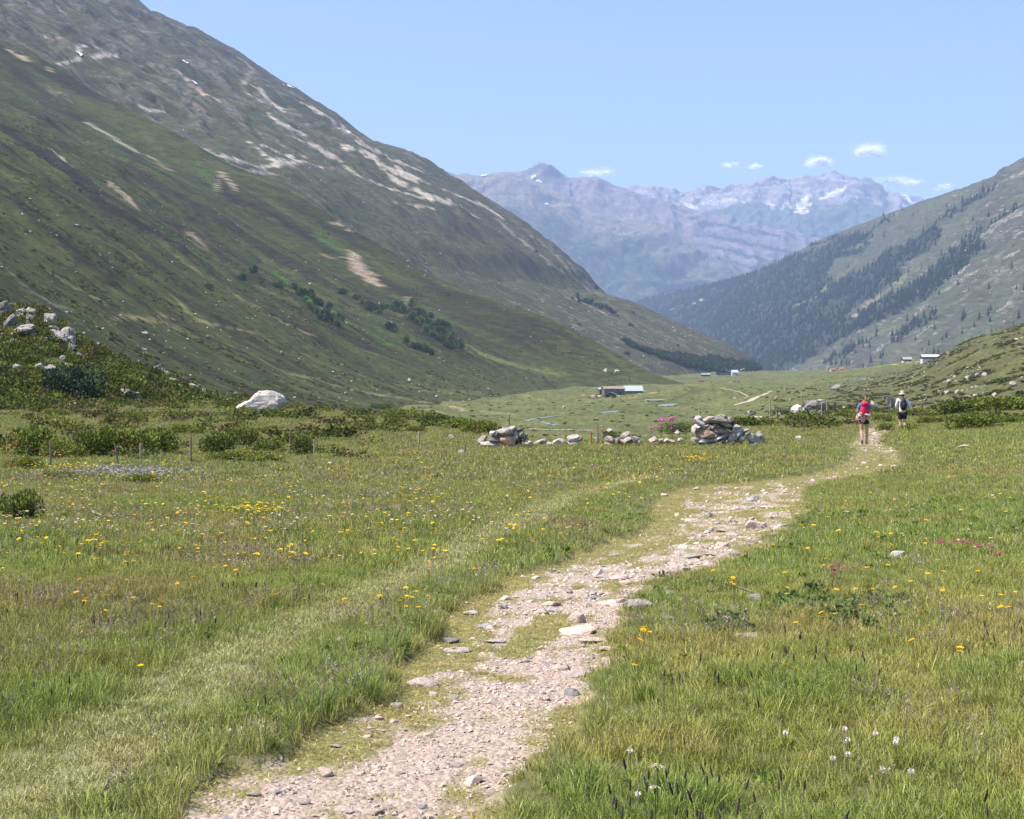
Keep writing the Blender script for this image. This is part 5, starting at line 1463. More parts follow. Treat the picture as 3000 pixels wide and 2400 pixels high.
# stones lying in and beside the path: px, py (foot), width in photo px, flatness, material, label
MS, MB, MG, ML, MP, MD = M_STONE, M_BLUE, M_GREYR, M_LICH, M_PALE, M_DARKR
PS = [
 (1243, 1985, 104, .32, MS, 'long rounded pale stone at the left edge of the path'),
 (1162, 2048, 44, .6, MS, 'small humped pale stone below the long rounded one at the left path edge'),
 (1112, 1985, 40, .35, MS, 'small flat stone just left of the long rounded pale stone'),
 (1382, 1782, 58, .35, MP, 'single pale slab lying in the worn grass by the tall left verge'),
 (1418, 1820, 70, .22, MB, 'thin bluish slab in the yellow grass left of the path middle'),
 (1323, 1864, 64, .4, MG, 'grey stone with a dark notch at the left path edge under the verge'),
 (1340, 1890, 92, .2, MS, 'wide flat stone sunk in the dirt just below the notched grey stone'),
 (1451, 1864, 72, .22, MP, 'smooth flat stone in the middle of the grassy left lane'),
 (1693, 1806, 88, .62, MS, 'tallest humped double-topped stone in the middle of the path'),
 (1700, 1836, 140, .18, MS, 'long curved flat stone right below the tallest humped stone'),
 (1807, 1758, 112, .22, MS, 'broad smooth slab at the upper right of the humped stone'),
 (1870, 1786, 130, .3, MG, 'broad greyish slab against the grass on the right path edge'),
 (1752, 1866, 108, .16, MS, 'wide sunken slab below the long curved flat stone'),
 (1790, 1894, 70, .18, MS, 'flat slab at the right path edge near orange flowers'),
 (1618, 1758, 66, .3, MS, 'pointed pale stone leaning left above the path middle'),
 (1504, 1764, 40, .3, MS, 'small pale stone at the upper left of the path bend'),
 (1540, 1916, 30, .55, MP, 'small round white stone alone in the grassy path middle'),
 (1685, 1962, 80, .3, MS, 'flat-topped pink stone near the right path edge'),
 (1707, 1992, 48, .4, MS, 'small pale wedge stone at the right path edge below the pink one'),
 (1340, 2216, 50, .35, MP, 'light flat stone in the gravel in the near part of the path'),
 (1240, 2334, 40, .5, MB, 'small bluish upright stone in the near gravel'),
 (884, 2318, 68, .25, MS, 'flat stone near the lower left corner of the path'),
 (739, 2298, 46, .4, MP, 'white lumpy stone at the extreme left of the near path'),
 (1012, 2348, 100, .22, MS, 'long flat stone sunk in dirt in the near path'),
 (1095, 2350, 76, .3, MS, 'low stone with a dark underside in the near path'),
 (1300, 2398, 86, .3, MS, 'big pale stone cut by the lower edge of the path'),
 (1368, 2366, 36, .5, MS, 'small pale stone just above the lowest big stone'),
 (978, 2160, 46, .3, MP, 'pale stone patch at the left grass edge of the near path'),
 (1329, 2018, 46, .25, MP, 'light sunken slab in the dirt right of the small humped stone'),
 (2077, 1506, 34, .7, MG, 'grey pyramid-shaped stone in the far part of the path'),
 (2204, 1512, 30, .4, MP, 'small pale stone below the yellow-green patch on the far path'),
 (2288, 1533, 62, .18, MB, 'thin bluish slab on the far right of the far path'),
 (2116, 1548, 42, .3, MP, 'low flat stone left of centre on the far path'),
 (2149, 1560, 44, .45, MP, 'rounded light stone in the centre of the far path'),
 (2054, 1561, 30, .4, MP, 'small light stone in a row on the far path'),
 (2028, 1570, 40, .35, MP, 'flattish light stone at the left of the far stone row'),
 (2035, 1622, 58, .28, MB, 'blue-grey block in the path before the bend'),
 (2080, 1616, 44, .35, MP, 'pale stone touching the blue-grey block on its right'),
 (1918, 1692, 68, .3, MB, 'tilted blue-grey plate standing out of the path bend'),
 (1820, 1682, 76, .25, MS, 'long low stone left of the tilted plate'),
 (1954, 1666, 34, .5, MP, 'pale cobble at the right edge above the tilted plate'),
 (1834, 1696, 44, .4, MS, 'round cobble below the long low stone'),
 (1736, 1714, 34, .3, MB, 'small bluish chip at the top of the path bend'),
 (1730, 1738, 34, .45, MB, 'bluish cobble left of the broad smooth slab'),
 (1963, 1742, 52, .3, MG, 'greyish stone half in the grass right of the path bend'),
 (2022, 1742, 40, .25, MG, 'faint flat stone in the short grass right of the path bend'),
 (1950, 1818, 72, .2, MG, 'flat grey slab in the grass right of the humped stone'),
 (2032, 1824, 44, .25, MG, 'smaller flat grey slab to the right of the grey grass slab'),
 (1798, 1616, 34, .3, MB, 'bluish slab beside the yellow edge of the far path lane'),
 (2220, 1764, 66, .55, MG, 'grey rounded boulder in the grass right of the path'),
 (2175, 1842, 62, .3, ML, 'yellow-lichened flat stone in dark leaves right of the path'),
 (2197, 1880, 104, .35, ML, 'largest yellow-lichened slab in the right-hand grass'),
 (2392, 1790, 24, .6, MP, 'small white stone among dark leaves on the right'),
 (2038, 1898, 26, .6, MP, 'lone white stone in short grass right of the path'),
 (2638, 1640, 72, .55, ML, 'grey boulder with yellow lichen near crimson flowers'),
 (2701, 1656, 52, .4, ML, 'low lichened stone right beside the grey boulder near crimson flowers'),
 (2565, 1836, 32, .5, ML, 'small lichened stone between dark leaves far right'),
 (2357, 1906, 60, .3, MG, 'grey stone sunk in dark soil behind tall grass'),
 (2339, 1864, 76, .2, MS, 'brownish flat stone in dry soil behind tall grass'),
 (637, 2240, 32, .5, MP, 'white stone on the short grass of the worn side trail'),
 (573, 1938, 46, .35, MS, 'pinkish stone half hidden in the left grass'),
 (108, 1532, 34, .8, ML, 'round yellowish lichened stone under the left shrub'),
 (2827, 1312, 46, .3, MP, 'pale flat stone in the far right meadow'),
 (2987, 1340, 28, .5, MG, 'grey stone at the far right edge of the meadow'),
 (2343, 1287, 26, .7, MP, 'pale block in the meadow right of the big cairn'),
 (2402, 1308, 22, .3, MG, 'small flat grey stone left of the hikers'),
 (965, 1360, 20, .5, MP, 'small pale stone at the fence line in the left meadow'),
 (1322, 1284, 20, .9, MB, 'small bluish upright stone left of the left cairn'),
 (1352, 1330, 26, .9, MG, 'grey pointed stone left of and below the left cairn'),
 (2220, 1230, 58, .3, MP, 'long pale slab on the heath behind the big cairn'),
 (2176, 1249, 12, 1, MP, 'tiny upright pale stone behind the right end of the big cairn'),
 (2475, 1196, 22, .35, MP, 'pale stone on the heath left of the first hiker'),
 (2450, 1216, 26, .4, MP, 'pale lump on the heath left of and below the other pale stone'),
 (2356, 1222, 30, .4, MP, 'pale flat stone under the dark heath rock'),
 (2281, 1218, 20, .8, MP, 'pale pointed stone on the heath left of the light boulder'),
 (2640, 1300, 18, .4, MB, 'bluish stone on the path below the hikers'),
 (1945, 1446, 32, .4, MP, 'pale rubble stone on the far left path patch'),
]
for i, (px, py, w, fl, mat, lab) in enumerate(PS):
    g = ground_hit(px, py)
    s = w * g.y / F / 2 * 1.12
    me = stone_variant(mat, i % 5, fl)
    h = s * fl
    o = place_mesh('stone', me, (g.x, g.y + s * 0.5, g.z - path_drop(g.x, g.y) + h * 0.28), (random.gauss(0, .06), random.gauss(0, .06), random.uniform(-.35, .35)), (s, s, s))
    tag(o, lab, 'stone')

# two hundred more stones of the path that nothing tells apart
r = np.random.default_rng(45)
cnt = 0
for _ in range(4000):
    if cnt >= 225: break
    u = r.random(); Y = 1 / (1 / 5.0 + (1 / 46 - 1 / 5.0) * u)
    xl = np.interp(Y, PATH[:, 0], PATH[:, 1]); xr = np.interp(Y, PATH[:, 0], PATH[:, 2])
    X = xl + (xr - xl) * r.uniform(0.04, 1.06)
    if bareness(np.array([X]), np.array([Y]))[0] < 0.35: continue
    s = float(np.clip(0.016 * (Y / 8) ** 0.75 * (1 + .6 * float(smooth(7, 10, Y))) * math.exp(r.normal(0, 0.5)), 0.009, 0.16))
    mat = [M_STONE, M_STONE, M_STONE, M_PALE, M_BLUE][int(r.integers(0, 5))]
    fl = [0.28, 0.45, 0.6][int(r.integers(0, 3))]
    me = stone_variant(mat, int(r.integers(0, 4)), fl)
    z = float(ground_z(X, Y)) - path_drop(X, Y)
    o = place_mesh('stone', me, (X, Y, z + s * fl * 0.25), (r.normal(0, .12), r.normal(0, .12), r.uniform(0, 6.28)), (s, s, s))
    tag(o, 'small pale stone among the gravel of the path', 'stone', 'small stones scattered along the path')
    cnt += 1

# boulders
def boulder(px0, px1, py_top, py_base, mat, seed, label, name='boulder', sub=4, rough=0.13, depth=0.8, npts=14, rot=0.0, d=None, tilt=0.0, at=None, shape=None, pw=None):
    pc = (px0 + px1) / 2
    if at is not None: g = Vector(at)
    elif d: X = ray_x(pc, d); g = Vector((X, d, float(ray_z(py_base, d))))
    else: g = ground_hit(pc, py_base)
    w = (px1 - px0) * g.y / F; h = (py_base - py_top) * g.y / F
    me = rock_mesh(name, seed, (1, 1, 1), npts, mat, rough, sub, 0.06, pw)
    V = np.array([v.co[:] for v in me.vertices])
    if shape: V = shape(V)
    lo, hi = V.min(0), V.max(0)
    V = (V - (lo + hi) / 2) / (hi - lo)
    V[:, 0] *= w; V[:, 1] *= w * depth; V[:, 2] *= h * 1.25
    V[:, 2] += V[:, 0] * tilt
    V[:, 2] += -V[:, 2].min() - 0.25 * h
    me.vertices.foreach_set('co', V.astype(np.float32).ravel()); me.update()
    o = place_mesh(name, me, (g.x, g.y + w * depth * 0.4, g.z), (0, 0, rot))
    tag(o, label, 'boulder' if name == 'boulder' else 'rock')
    return o
def big_boulder():
    g = ground_hit(754, 1204); k = 76 * g.y / F
    prof = [(-1, 0), (-.97, .14), (-.80, .30), (-.52, .45), (-.36, .52), (-.14, .84), (.02, .96), (.20, 1.0), (.50, .93), (.80, .86), (.98, .70), (1.0, .44), (.86, .20), (.72, 0)]
    rr_ = random.Random(3); bm = bmesh.new(); rings = []
    for y, s in ((-.62, .80), (-.50, .93), (-.1, 1.0), (.3, .98), (.62, .7)):
        rings.append([bm.verts.new((x * s + rr_.gauss(0, .018), y + .10 * (z - .5) + rr_.gauss(0, .02), z * .80 * (s if s < .9 else 1) + rr_.gauss(0, .012))) for x, z in prof])
    for a, b in zip(rings[:-1], rings[1:]):
        for i in range(len(prof) - 1): bm.faces.new((a[i], a[i + 1], b[i + 1], b[i]))
    bm.faces.new(rings[0][::-1]); bm.faces.new(rings[-1])
    bmesh.ops.triangulate(bm, faces=bm.faces); bmesh.ops.subdivide_edges(bm, edges=bm.edges, cuts=3, use_grid_fill=True)
    for v in bm.verts:
        q = v.co * 2.4
        v.co += v.co.normalized() * (mnoise.fractal(q, .7, 2.1, 5) * .055 - .05 * max(0, mnoise.noise(q * 1.1 + Vector((4, 0, 0))) - .2))
    bmesh.ops.recalc_face_normals(bm, faces=bm.faces)
    for v in bm.verts: v.co *= k
    me = bpy.data.meshes.new('boulder'); bm.to_mesh(me); bm.free(); me.materials.append(M_BIG)
    tag(place_mesh('boulder', me, (g.x, g.y + .6 * k, g.z - .04)), 'big whitish boulder rising from the left meadow edge', 'boulder')
M_BIG = rock_mat('whitish_rock', (0.37, 0.33, 0.305), (0.52, 0.485, 0.455), (0.46, 0.44, 0.24), 0.5, 1.1, 0.10, 0.5)
big_boulder()
boulder(2360, 2424, 1172, 1200, M_DARKR, 53, 'dark flat-topped rock on the heath right of the light boulder', name='rock', rough=0.16)
boulder(2318, 2360, 1184, 1214, M_PALE, 54, 'light grey angular rock left of the dark flat-topped rock', name='rock')
boulder(2572, 2630, 1161, 1208, M_DARKR, 55, 'dark grey peaked rock between the two hikers', name='rock', rough=0.15, tilt=-0.25)
boulder(2552, 2580, 1184, 1204, M_PALE, 56, 'pale slab leaning against the dark peaked rock', name='rock', tilt=-0.6)
boulder(2200, 2245, 1262, 1300, M_GREYR, 57, 'bluish grey low rock right of the big cairn', name='rock')
boulder(835, 855, 1176, 1186, M_PALE, 58, 'small pinkish rock on the left meadow rim', name='rock', sub=2)
boulder(2190, 2215, 1200, 1216, M_GREYR, 59, 'small dark capped rock pile on the slope behind the big cairn', name='rock', d=95, sub=2)
boulder(2390, 2420, 1170, 1178, M_GREYR, 60, 'far grey rock on the valley slope left of the hikers', name='rock', d=210, sub=2)
boulder(2700, 2716, 1122, 1130, M_DARKR, 61, 'far dark boulder on the valley slope above the second hiker', name='rock', d=440, sub=2)
boulder(1768, 1780, 1079, 1092, M_PALE, 62, 'grey boulder alone on the green fan left of the barns', name='rock', d=1120, sub=2)
boulder(1800, 1816, 1083, 1091, M_PALE, 63, 'far pale boulder in the bright green patch below the slope', name='rock', d=1180, sub=2)

# rocks of the knoll (px, py in the photo)
KR = [(100, 100, 90, 30, 'pale flat rock on the very top of the rocky hillside'), (185, 195, 100, 80, 'split grey rock below the hilltop'), (285, 165, 100, 60, 'grey rock on the skyline of the rocky hillside'),
      (300, 235, 70, 50, 'round grey rock under the skyline rock'), (200, 365, 215, 80, 'long dark-streaked ledge on the upper left of the hillside'), (300, 392, 85, 28, 'pale slab at the right end of the long ledge'),
      (275, 300, 40, 65, 'narrow upright stone above the long ledge'), (160, 468, 95, 42, 'low layered rock under the long ledge'), (445, 452, 52, 48, 'small pointed rock left of the big outcrop'),
      (440, 520, 52, 30, 'small white rock below the big outcrop'), (490, 285, 95, 115, 'upper tower of the big grey outcrop'), (515, 350, 100, 56, 'middle step of the big grey outcrop'),
      (555, 435, 160, 105, 'broad left block of the big grey outcrop'), (650, 425, 150, 120, 'broad right block of the big grey outcrop'), (718, 475, 80, 80, 'lower right corner of the big grey outcrop'),
      (690, 540, 78, 74, 'detached angular block right under the outcrop'), (760, 605, 82, 58, 'cracked block furthest down from the outcrop'), (625, 637, 52, 42, 'white stone in the heath under the outcrop'),
      (655, 706, 42, 42, 'pale egg-shaped stone above the dark willow bush'), (385, 722, 100, 62, 'left of the two bright rocks above the dark willow bush'), (487, 742, 112, 62, 'right of the two bright rocks above the dark willow bush'),
      (410, 684, 52, 22, 'thin pale slab behind the two bright rocks'), (160, 738, 84, 62, 'shaded rock at the left of the two bright rocks'), (810, 466, 52, 28, 'pale stone on the skyline right of the outcrop'),
      (978, 510, 62, 62, 'dark shaded rock on the right skyline of the hillside'), (1245, 985, 92, 64, 'left half of the split boulder at the foot of the hillside'), (1322, 998, 92, 50, 'right dark half of the split boulder at the foot of the hillside'),
      (1490, 748, 82, 42, 'pale rock leading the lower skyline row'), (1560, 742, 72, 72, 'dark creviced rock in the lower skyline row'), (1640, 788, 72, 52, 'jagged rock behind the creviced one in the lower skyline row'),
      (1705, 872, 120, 66, 'white wedge-shaped rock with a dark cave under it'), (1775, 922, 60, 52, 'dark hollow block under the white wedge rock'), (1800, 972, 62, 26, 'flat stone below the dark hollow block'),
      (1910, 882, 74, 52, 'creamy upright rock near the lower end of the hillside'), (1962, 930, 34, 62, 'narrow rock beside the creamy upright one'), (2035, 952, 56, 56, 'grey rock near the last tip of the hillside'),
      (2085, 992, 54, 42, 'last dark rock at the tip of the hillside'), (20, 415, 40, 34, 'yellowish stone at the left edge of the hillside'), (240, 858, 34, 22, 'small white stone left of the willow bush'),
      (720, 1158, 165, 34, 'long low stone slab at the foot of the hillside'), (50, 160, 110, 130, 'dark crag with black crevices at the left edge of the hillside'), (100, 275, 130, 110, 'shaded black hollow rock under the dark crag')]
M_KNR = rock_mat('hillside_rock', (0.22, 0.205, 0.19), (0.38, 0.355, 0.33), (0.36, 0.34, 0.22), 0.5, 0.9, 0.12, 0.4)
for i, (x, y, w, h, lab) in enumerate(KR):
    px, py = x / 3.369, 870 + y / 3.369; ob = 1.08 if ('outcrop' in lab or 'ledge' in lab) and w > 70 else 1.0
    pw_, ph = w / 3.369 * 1.22 * ob, h / 3.369 * 1.3 * ob
    dk = 'dark' in lab or 'shaded' in lab
    base = SFK.at(px, min(py + ph / 3, 1200)) + np.array([0, -0.2, 0.15])
    boulder(px - pw_ / 2, px + pw_ / 2, py - ph / 2, py + ph / 2, M_DARKR if dk and ('crag' in lab or 'hollow' in lab) else M_KNR, 200 + i, lab, name='rock', sub=3, rough=0.17, npts=13, at=base, depth=0.9, rot=random.uniform(-.2, .2), pw=3.0)

# larger boulders scattered in the valley and on the lower slopes
r = np.random.default_rng(77)
VB = [boulder(0, 10, 0, 8, [M_SLOPE_ST, M_GREYR][i % 2], 300 + i, 'x', name='boulder', sub=1, npts=12, at=(0, 100, 0)) for i in range(6)]
VBM = [o.data for o in VB]
for o in VB: bpy.data.objects.remove(o)
def spread(P, smin, smax, label, group, cat='boulder'):
    for p in P:
        s = smin * (smax / smin) ** (r.random() ** 2)
        me = VBM[int(r.integers(0, 6))]
        k = s / max(v.co.x for v in me.vertices) / 2
        o = place_mesh('boulder', me, (p[0], p[1], p[2] - 0.12 * s), (0, 0, r.uniform(0, 6.28)), (k, k, k * r.uniform(.7, 1.1)))
        tag(o, label, cat, group)
Pb, _ = surf_sample(VAL, 130, 79, window=cells(VAL, cv * (VAL.px > 2230) * (VAL.d < 650) * (VAL.px < 3010)) / np.maximum(cells(VAL, VAL.d), 100) ** 1.0)
spread(Pb, 0.5, 1.9, 'pale boulder on the scrubby slope beyond the hikers', 'boulders on the right valley slope')
Pb, _ = surf_sample(SF1, 110, 83, window=cells(SF1, c1 * (SF1.px > 0)) / np.maximum(cells(SF1, SF1.d), 60) ** 0.6)
spread(Pb, 1.0, 2.8, 'pale boulder lying on the steep green left slope', 'boulders on the left valley slope')
Pb, _ = surf_sample(VAL, 50, 85, window=cells(VAL, (VAL.px > 1250) * (VAL.px < 2300) * (VAL.d > 330) * (VAL.d < 2200) * 1.0) / np.maximum(cells(VAL, VAL.d), 100) ** 1.0)
spread(Pb, 0.8, 2.6, 'pale boulder on the flat green valley floor', 'boulders on the valley floor')

# cairns and the low wall between them: every stone a part
def cairn(name, label, cat, base_px, base_py, stones):
    """stones: px, py (centre), width, height in photo px, material, turn"""
    g = ground_hit(base_px, base_py)
    e = link(bpy.data.objects.new(name, None)); e.location = g; e.empty_display_size = 0.2
    tag(e, label, cat)
    for i, st in enumerate(stones):
        px, py, w, h, mat, rot = st[:6]
        back = st[6] if len(st) > 6 else 0.0
        d = g.y + 0.35 + back
        sx = w * d / F / 2 * 1.14; sz = h * d / F / 2 * 1.20
        me = rock_mesh('stone', 1500 + i + int(base_px), (1, 1, 1), 14 + i % 4, mat, 0.05, 0, 0.06, 3.2)
        V = np.array([v.co[:] for v in me.vertices]); lo, hi = V.min(0), V.max(0)
        V = (V - (lo + hi) / 2) / (hi - lo) * 2
        me.vertices.foreach_set('co', V.astype(np.float32).ravel()); me.update()
        o = place_mesh('stone', me, (ray_x(px, d) - g.x, d - g.y, ray_z(py, d) - g.z), (random.gauss(0, .08), rot, random.uniform(-.35, .35)), (sx, max(sx * 0.75, 0.2), sz), e)
    return e
G, B_, T_, RU, PL, DK, LI = M_GREYR, M_BLUE, M_TAN, M_RUST, M_PALE, M_DARKR, M_LICH
def c1x(x): return 1350 + x / 4.312
def c1y(y): return 1210 + y / 4.312
LC = [(370, 395, 250, 70, PL, 0.05), (590, 365, 205, 150, RU, 0.06), (415, 330, 150, 95, DK, 0.25), (395, 262, 70, 70, B_, 0.3), (560, 260, 200, 110, G, -0.1), (570, 205, 80, 45, G, 0), (660, 205, 90, 70, PL, -0.2),
      (735, 215, 90, 60, DK, 0.15), (700, 280, 80, 110, B_, 0.1), (775, 265, 60, 80, T_, 0.2), (740, 330, 90, 120, DK, 0.3, .2), (640, 285, 60, 110, DK, 0, .25), (480, 240, 70, 60, G, 0, .1),
      (270, 330, 110, 80, T_, -0.3), (250, 370, 90, 50, G, 0), (745, 410, 65, 60, PL, 0), (845, 380, 120, 55, PL, 0.1), (800, 335, 60, 50, DK, 0), (540, 430, 80, 40, PL, 0), (640, 440, 70, 35, T_, 0), (700, 415, 50, 40, LI, 0),
      (460, 300, 70, 60, DK, 0, .3), (560, 320, 90, 60, T_, 0, .3), (830, 300, 40, 60, G, 0, .2)]
cairn('stone_cairn', 'smaller stone heap with a rusty block, left of the low wall', 'cairn', 1475, 1312, [(c1x(a), c1y(b), w / 4.312, h / 4.312, m, t, *bk) for a, b, w, h, m, t, *bk in LC])
LW = [(985, 375, 190, 55, G, -0.45), (920, 405, 110, 45, T_, 0), (1110, 390, 160, 60, PL, 0), (1235, 360, 140, 75, PL, 0.1), (1300, 385, 110, 45, T_, 0), (1040, 420, 110, 40, PL, 0), (1430, 322, 155, 85, PL, -0.1), (1425, 392, 130, 65, PL, 0),
      (1500, 330, 60, 60, G, 0, .2), (1885, 340, 140, 85, T_, -0.1), (1975, 340, 70, 50, G, 0), (1200, 420, 90, 40, T_, 0), (1330, 410, 80, 40, PL, 0), (2085, 290, 130, 90, T_, -0.3, .1), (2110, 335, 90, 90, PL, 0.2), (2045, 375, 110, 60, T_, 0), (1860, 390, 80, 40, G, 0)]
def c2x(x): return 1850 + x / 4.79
def c2y(y): return 1180 + y / 4.79
LW2 = [(55, 515, 100, 85, G, 0.1), (310, 515, 130, 70, T_, 0), (400, 530, 80, 55, T_, 0), (490, 535, 110, 60, PL, 0), (590, 530, 120, 60, T_, 0), (685, 525, 80, 50, T_, 0), (120, 545, 70, 40, PL, 0), (450, 560, 90, 40, PL, 0), (640, 430, 70, 50, PL, .2, .5)]
cairn('low_stone_wall', 'low broken row of stones between the two cairns', 'stone wall', 1700, 1306,
      [(c1x(a), c1y(b), w / 4.312, h / 4.312, m, t, *bk) for a, b, w, h, m, t, *bk in LW] + [(c2x(a), c2y(b), w / 4.79, h / 4.79, m, t, *bk) for a, b, w, h, m, t, *bk in LW2])
RC = [(965, 235, 135, 120, B_, 0.5), (970, 275, 130, 70, B_, 0.2), (1085, 240, 150, 85, T_, -0.2), (1255, 205, 170, 70, G, 0.0), (1260, 260, 330, 60, G, 0.05), (1340, 250, 140, 80, T_, 0), (1040, 335, 120, 45, PL, -0.1), (930, 335, 90, 50, B_, -0.4),
      (1010, 365, 190, 50, PL, -0.12), (1160, 335, 110, 60, G, -0.4), (1310, 325, 200, 80, DK, 0.15, .2), (1330, 310, 150, 40, PL, 0.25), (1240, 385, 250, 70, RU, 0.2), (1290, 405, 170, 45, T_, 0.1), (1020, 450, 240, 110, RU, 0.05),
      (1090, 440, 120, 100, T_, 0), (1270, 480, 290, 110, B_, -0.3), (1280, 545, 240, 70, G, -0.4), (1050, 545, 240, 90, B_, 0.1), (900, 510, 130, 60, G, 0), (880, 375, 50, 90, PL, 0.1), (1400, 320, 60, 130, DK, 0.1, .15),
      (1480, 355, 100, 80, B_, 0.3), (1530, 430, 160, 130, B_, 0.1), (1440, 400, 70, 60, T_, 0), (1420, 500, 120, 120, B_, 0.3), (1500, 510, 110, 80, DK, 0, .2), (1560, 510, 130, 60, PL, -0.7), (1590, 400, 60, 60, G, 0),
      (1690, 490, 170, 110, B_, 0), (1800, 480, 110, 80, G, 0.2), (1640, 440, 80, 40, T_, 0), (1340, 580, 90, 60, PL, 0), (1440, 590, 80, 50, G, 0), (1010, 285, 80, 50, DK, 0, .3), (1150, 300, 160, 50, DK, 0, .3), (1180, 450, 70, 70, PL, .2),
      (1150, 270, 80, 40, G, 0, .1), (1080, 500, 100, 60, T_, 0, .2), (1700, 560, 100, 40, G, 0), (1340, 430, 110, 50, G, 0, .2)]
cairn('stone_cairn', 'largest stone heap with blue-grey and rusty blocks, right of the low wall', 'cairn', 2085, 1306, [(c2x(a), c2y(b), w / 4.79, h / 4.79, m, t, *bk) for a, b, w, h, m, t, *bk in RC])

# ------------------------------------------------------------------ fence posts
M_WOOD = plain_mat('weathered_wood', (0.20, 0.165, 0.13), 0.9, 0.3, 12, 0.01)
M_WOODL = plain_mat('pale_wood', (0.36, 0.28, 0.20), 0.9, 0.25, 12, 0.01)
M_WOODR = plain_mat('red_stained_stake', (0.42, 0.16, 0.07), 0.8, 0.2, 12, 0.01)
M_REDCAP = plain_mat('red_insulator', (0.55, 0.05, 0.03), 0.5, 0.1, 4)
def post(px, ytop, ybase, w, mat, label, lean=0.0, insulator=None, d=None):
    g = ground_hit(px, ybase) if d is None else Vector((ray_x(px, d), d, ray_z(ybase, d)))
    h = (ybase - ytop) * g.y / F * 1.1 + 0.15; rad = w * 1.25 * g.y / F / 2
    bm = bmesh.new()
    bmesh.ops.create_cone(bm, cap_ends=True, segments=8, radius1=rad, radius2=rad * 0.86, depth=h, matrix=Matrix.Translation((0, 0, h / 2 - 0.15)))
    for v in bm.verts:
        if v.co.z > h - 0.2: v.co.z += v.co.x * 0.5 + 0.01 * mnoise.noise(v.co * 90)
    bmesh.ops.bevel(bm, geom=[e for e in bm.edges if abs(e.verts[0].co.z - e.verts[1].co.z) < rad], offset=rad * 0.15, segments=1, affect='EDGES')
    me = bpy.data.meshes.new('fence_post'); bm.to_mesh(me); bm.free(); me.materials.append(mat)
    o = place_mesh('fence_post', me, g, (0, lean, 0)); tag(o, label, 'fence post')
    if insulator:
        bm = bmesh.new(); bmesh.ops.create_uvsphere(bm, u_segments=10, v_segments=7, radius=insulator * g.y / F / 2)
        for v in bm.verts: v.co.x *= 1.25
        im = bpy.data.meshes.new('insulator'); bm.to_mesh(im); bm.free(); im.materials.append(M_REDCAP)
        place_mesh('insulator', im, (-rad - insulator * g.y / F * 0.4, -rad * 0.4, h * 0.70 - 0.1), (0, 0, 0), (1, 1, 1), o)
    return o
for a in [(148, 1300, 1370, 5, M_WOOD, 'grey fence post in front of the leftmost dark shrub', 0.0), (347, 1308, 1370, 5, M_WOOD, 'leaning grey fence post with a red insulator before the wide shrub', -0.14, 6),
          (412, 1302, 1352, 5, M_WOODL, 'short pale fence post before the wide left shrub', 0.0), (559, 1286, 1360, 5.5, M_DARKR and M_WOOD, 'tallest dark fence post in the left meadow', 0.0),
          (850, 1268, 1332, 4.5, M_WOOD, 'thin grey fence post left of the stone-backed shrubs', 0.02), (921, 1292, 1336, 4.5, M_WOODL, 'pale fence post standing before a round shrub', 0.0),
          (744, 1308, 1330, 4, M_WOOD, 'short stub post with a red insulator between shrubs', 0.0, 6), (815, 1324, 1348, 3.5, M_WOOD, 'tiny grey stake right of the stub post', 0.03),
          (1228, 1268, 1304, 5, M_WOODL, 'pale fence post on the slope left of the left cairn', 0.0), (1461, 1250, 1272, 5, M_DARKR and M_WOOD, 'dark thick post directly behind the left cairn', 0.0),
          (1492, 1220, 1262, 3, M_WOOD, 'thin tall post with a red insulator rising behind the left cairn', 0.0, 5), (1682, 1261, 1292, 3, M_WOOD, 'thin grey stake above the big white wall stone', 0.0),
          (1733, 1268, 1304, 4.5, M_WOODR, 'orange-red stake in the low wall', -0.05), (1749, 1272, 1304, 4.5, M_WOODL, 'stout pale stake right of the orange-red one', 0.0), (1754, 1252, 1302, 2.5, M_WOOD, 'thin leaning stake behind the stout pale one', -0.06),
          (1765, 1251, 1294, 4, M_WOODL, 'tall straight pale stake right of the leaning one', 0.0, 4), (1362, 1308, 1334, 4, M_WOOD, 'short post beside the pointed stone left of the left cairn', 0.0)]:
    post(*a)
post(2049, 1193, 1225, 4, M_WOODL, 'pale post rising behind the top of the big cairn', d=56)
post(2256, 1170, 1212, 3.5, M_WOODL, 'tall pale post on the heath between the cairn and the light rock', d=66)
post(2348, 1160, 1196, 3.5, M_WOODL, 'tall pale post behind the light grey angular rock', d=72)
post(2407, 1180, 1206, 3, M_WOODL, 'short pale post in front of the dark flat-topped rock', d=62)

def rail_fence(px0, px1, py, d, label, mat):
    """two posts carrying planks"""
    X0, X1 = ray_x(px0, d), ray_x(px1, d); z = ray_z(py, d)
    e = link(bpy.data.objects.new('wooden_bench', None)); e.location = ((X0 + X1) / 2, d, z - 0.35); e.empty_display_size = 0.2
    tag(e, label, 'bench')
    L = X1 - X0
    def box(nm, sx, sy, sz, loc):
        bm = bmesh.new(); bmesh.ops.create_cube(bm, size=1)
        for v in bm.verts: v.co = Vector((v.co.x * sx, v.co.y * sy, v.co.z * sz))
        bmesh.ops.bevel(bm, geom=list(bm.edges), offset=min(sx, sy, sz) * .1, segments=1, affect='EDGES')
        me = bpy.data.meshes.new(nm); bm.to_mesh(me); bm.free(); me.materials.append(mat)
        place_mesh(nm, me, loc, (0, 0, 0), (1, 1, 1), e)
    box('plank', L, 0.16, 0.05, (0, -0.09, 0.38)); box('plank', L * 0.98, 0.16, 0.05, (0.02, 0.09, 0.375))
    for s in (-1, 1): box('leg', 0.09, 0.3, 0.42, (s * L * 0.38, 0, 0.135))
rail_fence(2272, 2312, 1204, 74, 'low grey plank bench on the heath right of the tall pale post', M_WOOD)
rail_fence(2420, 2450, 1181, 80, 'grey plank resting by the dark flat-topped rock', M_WOOD)

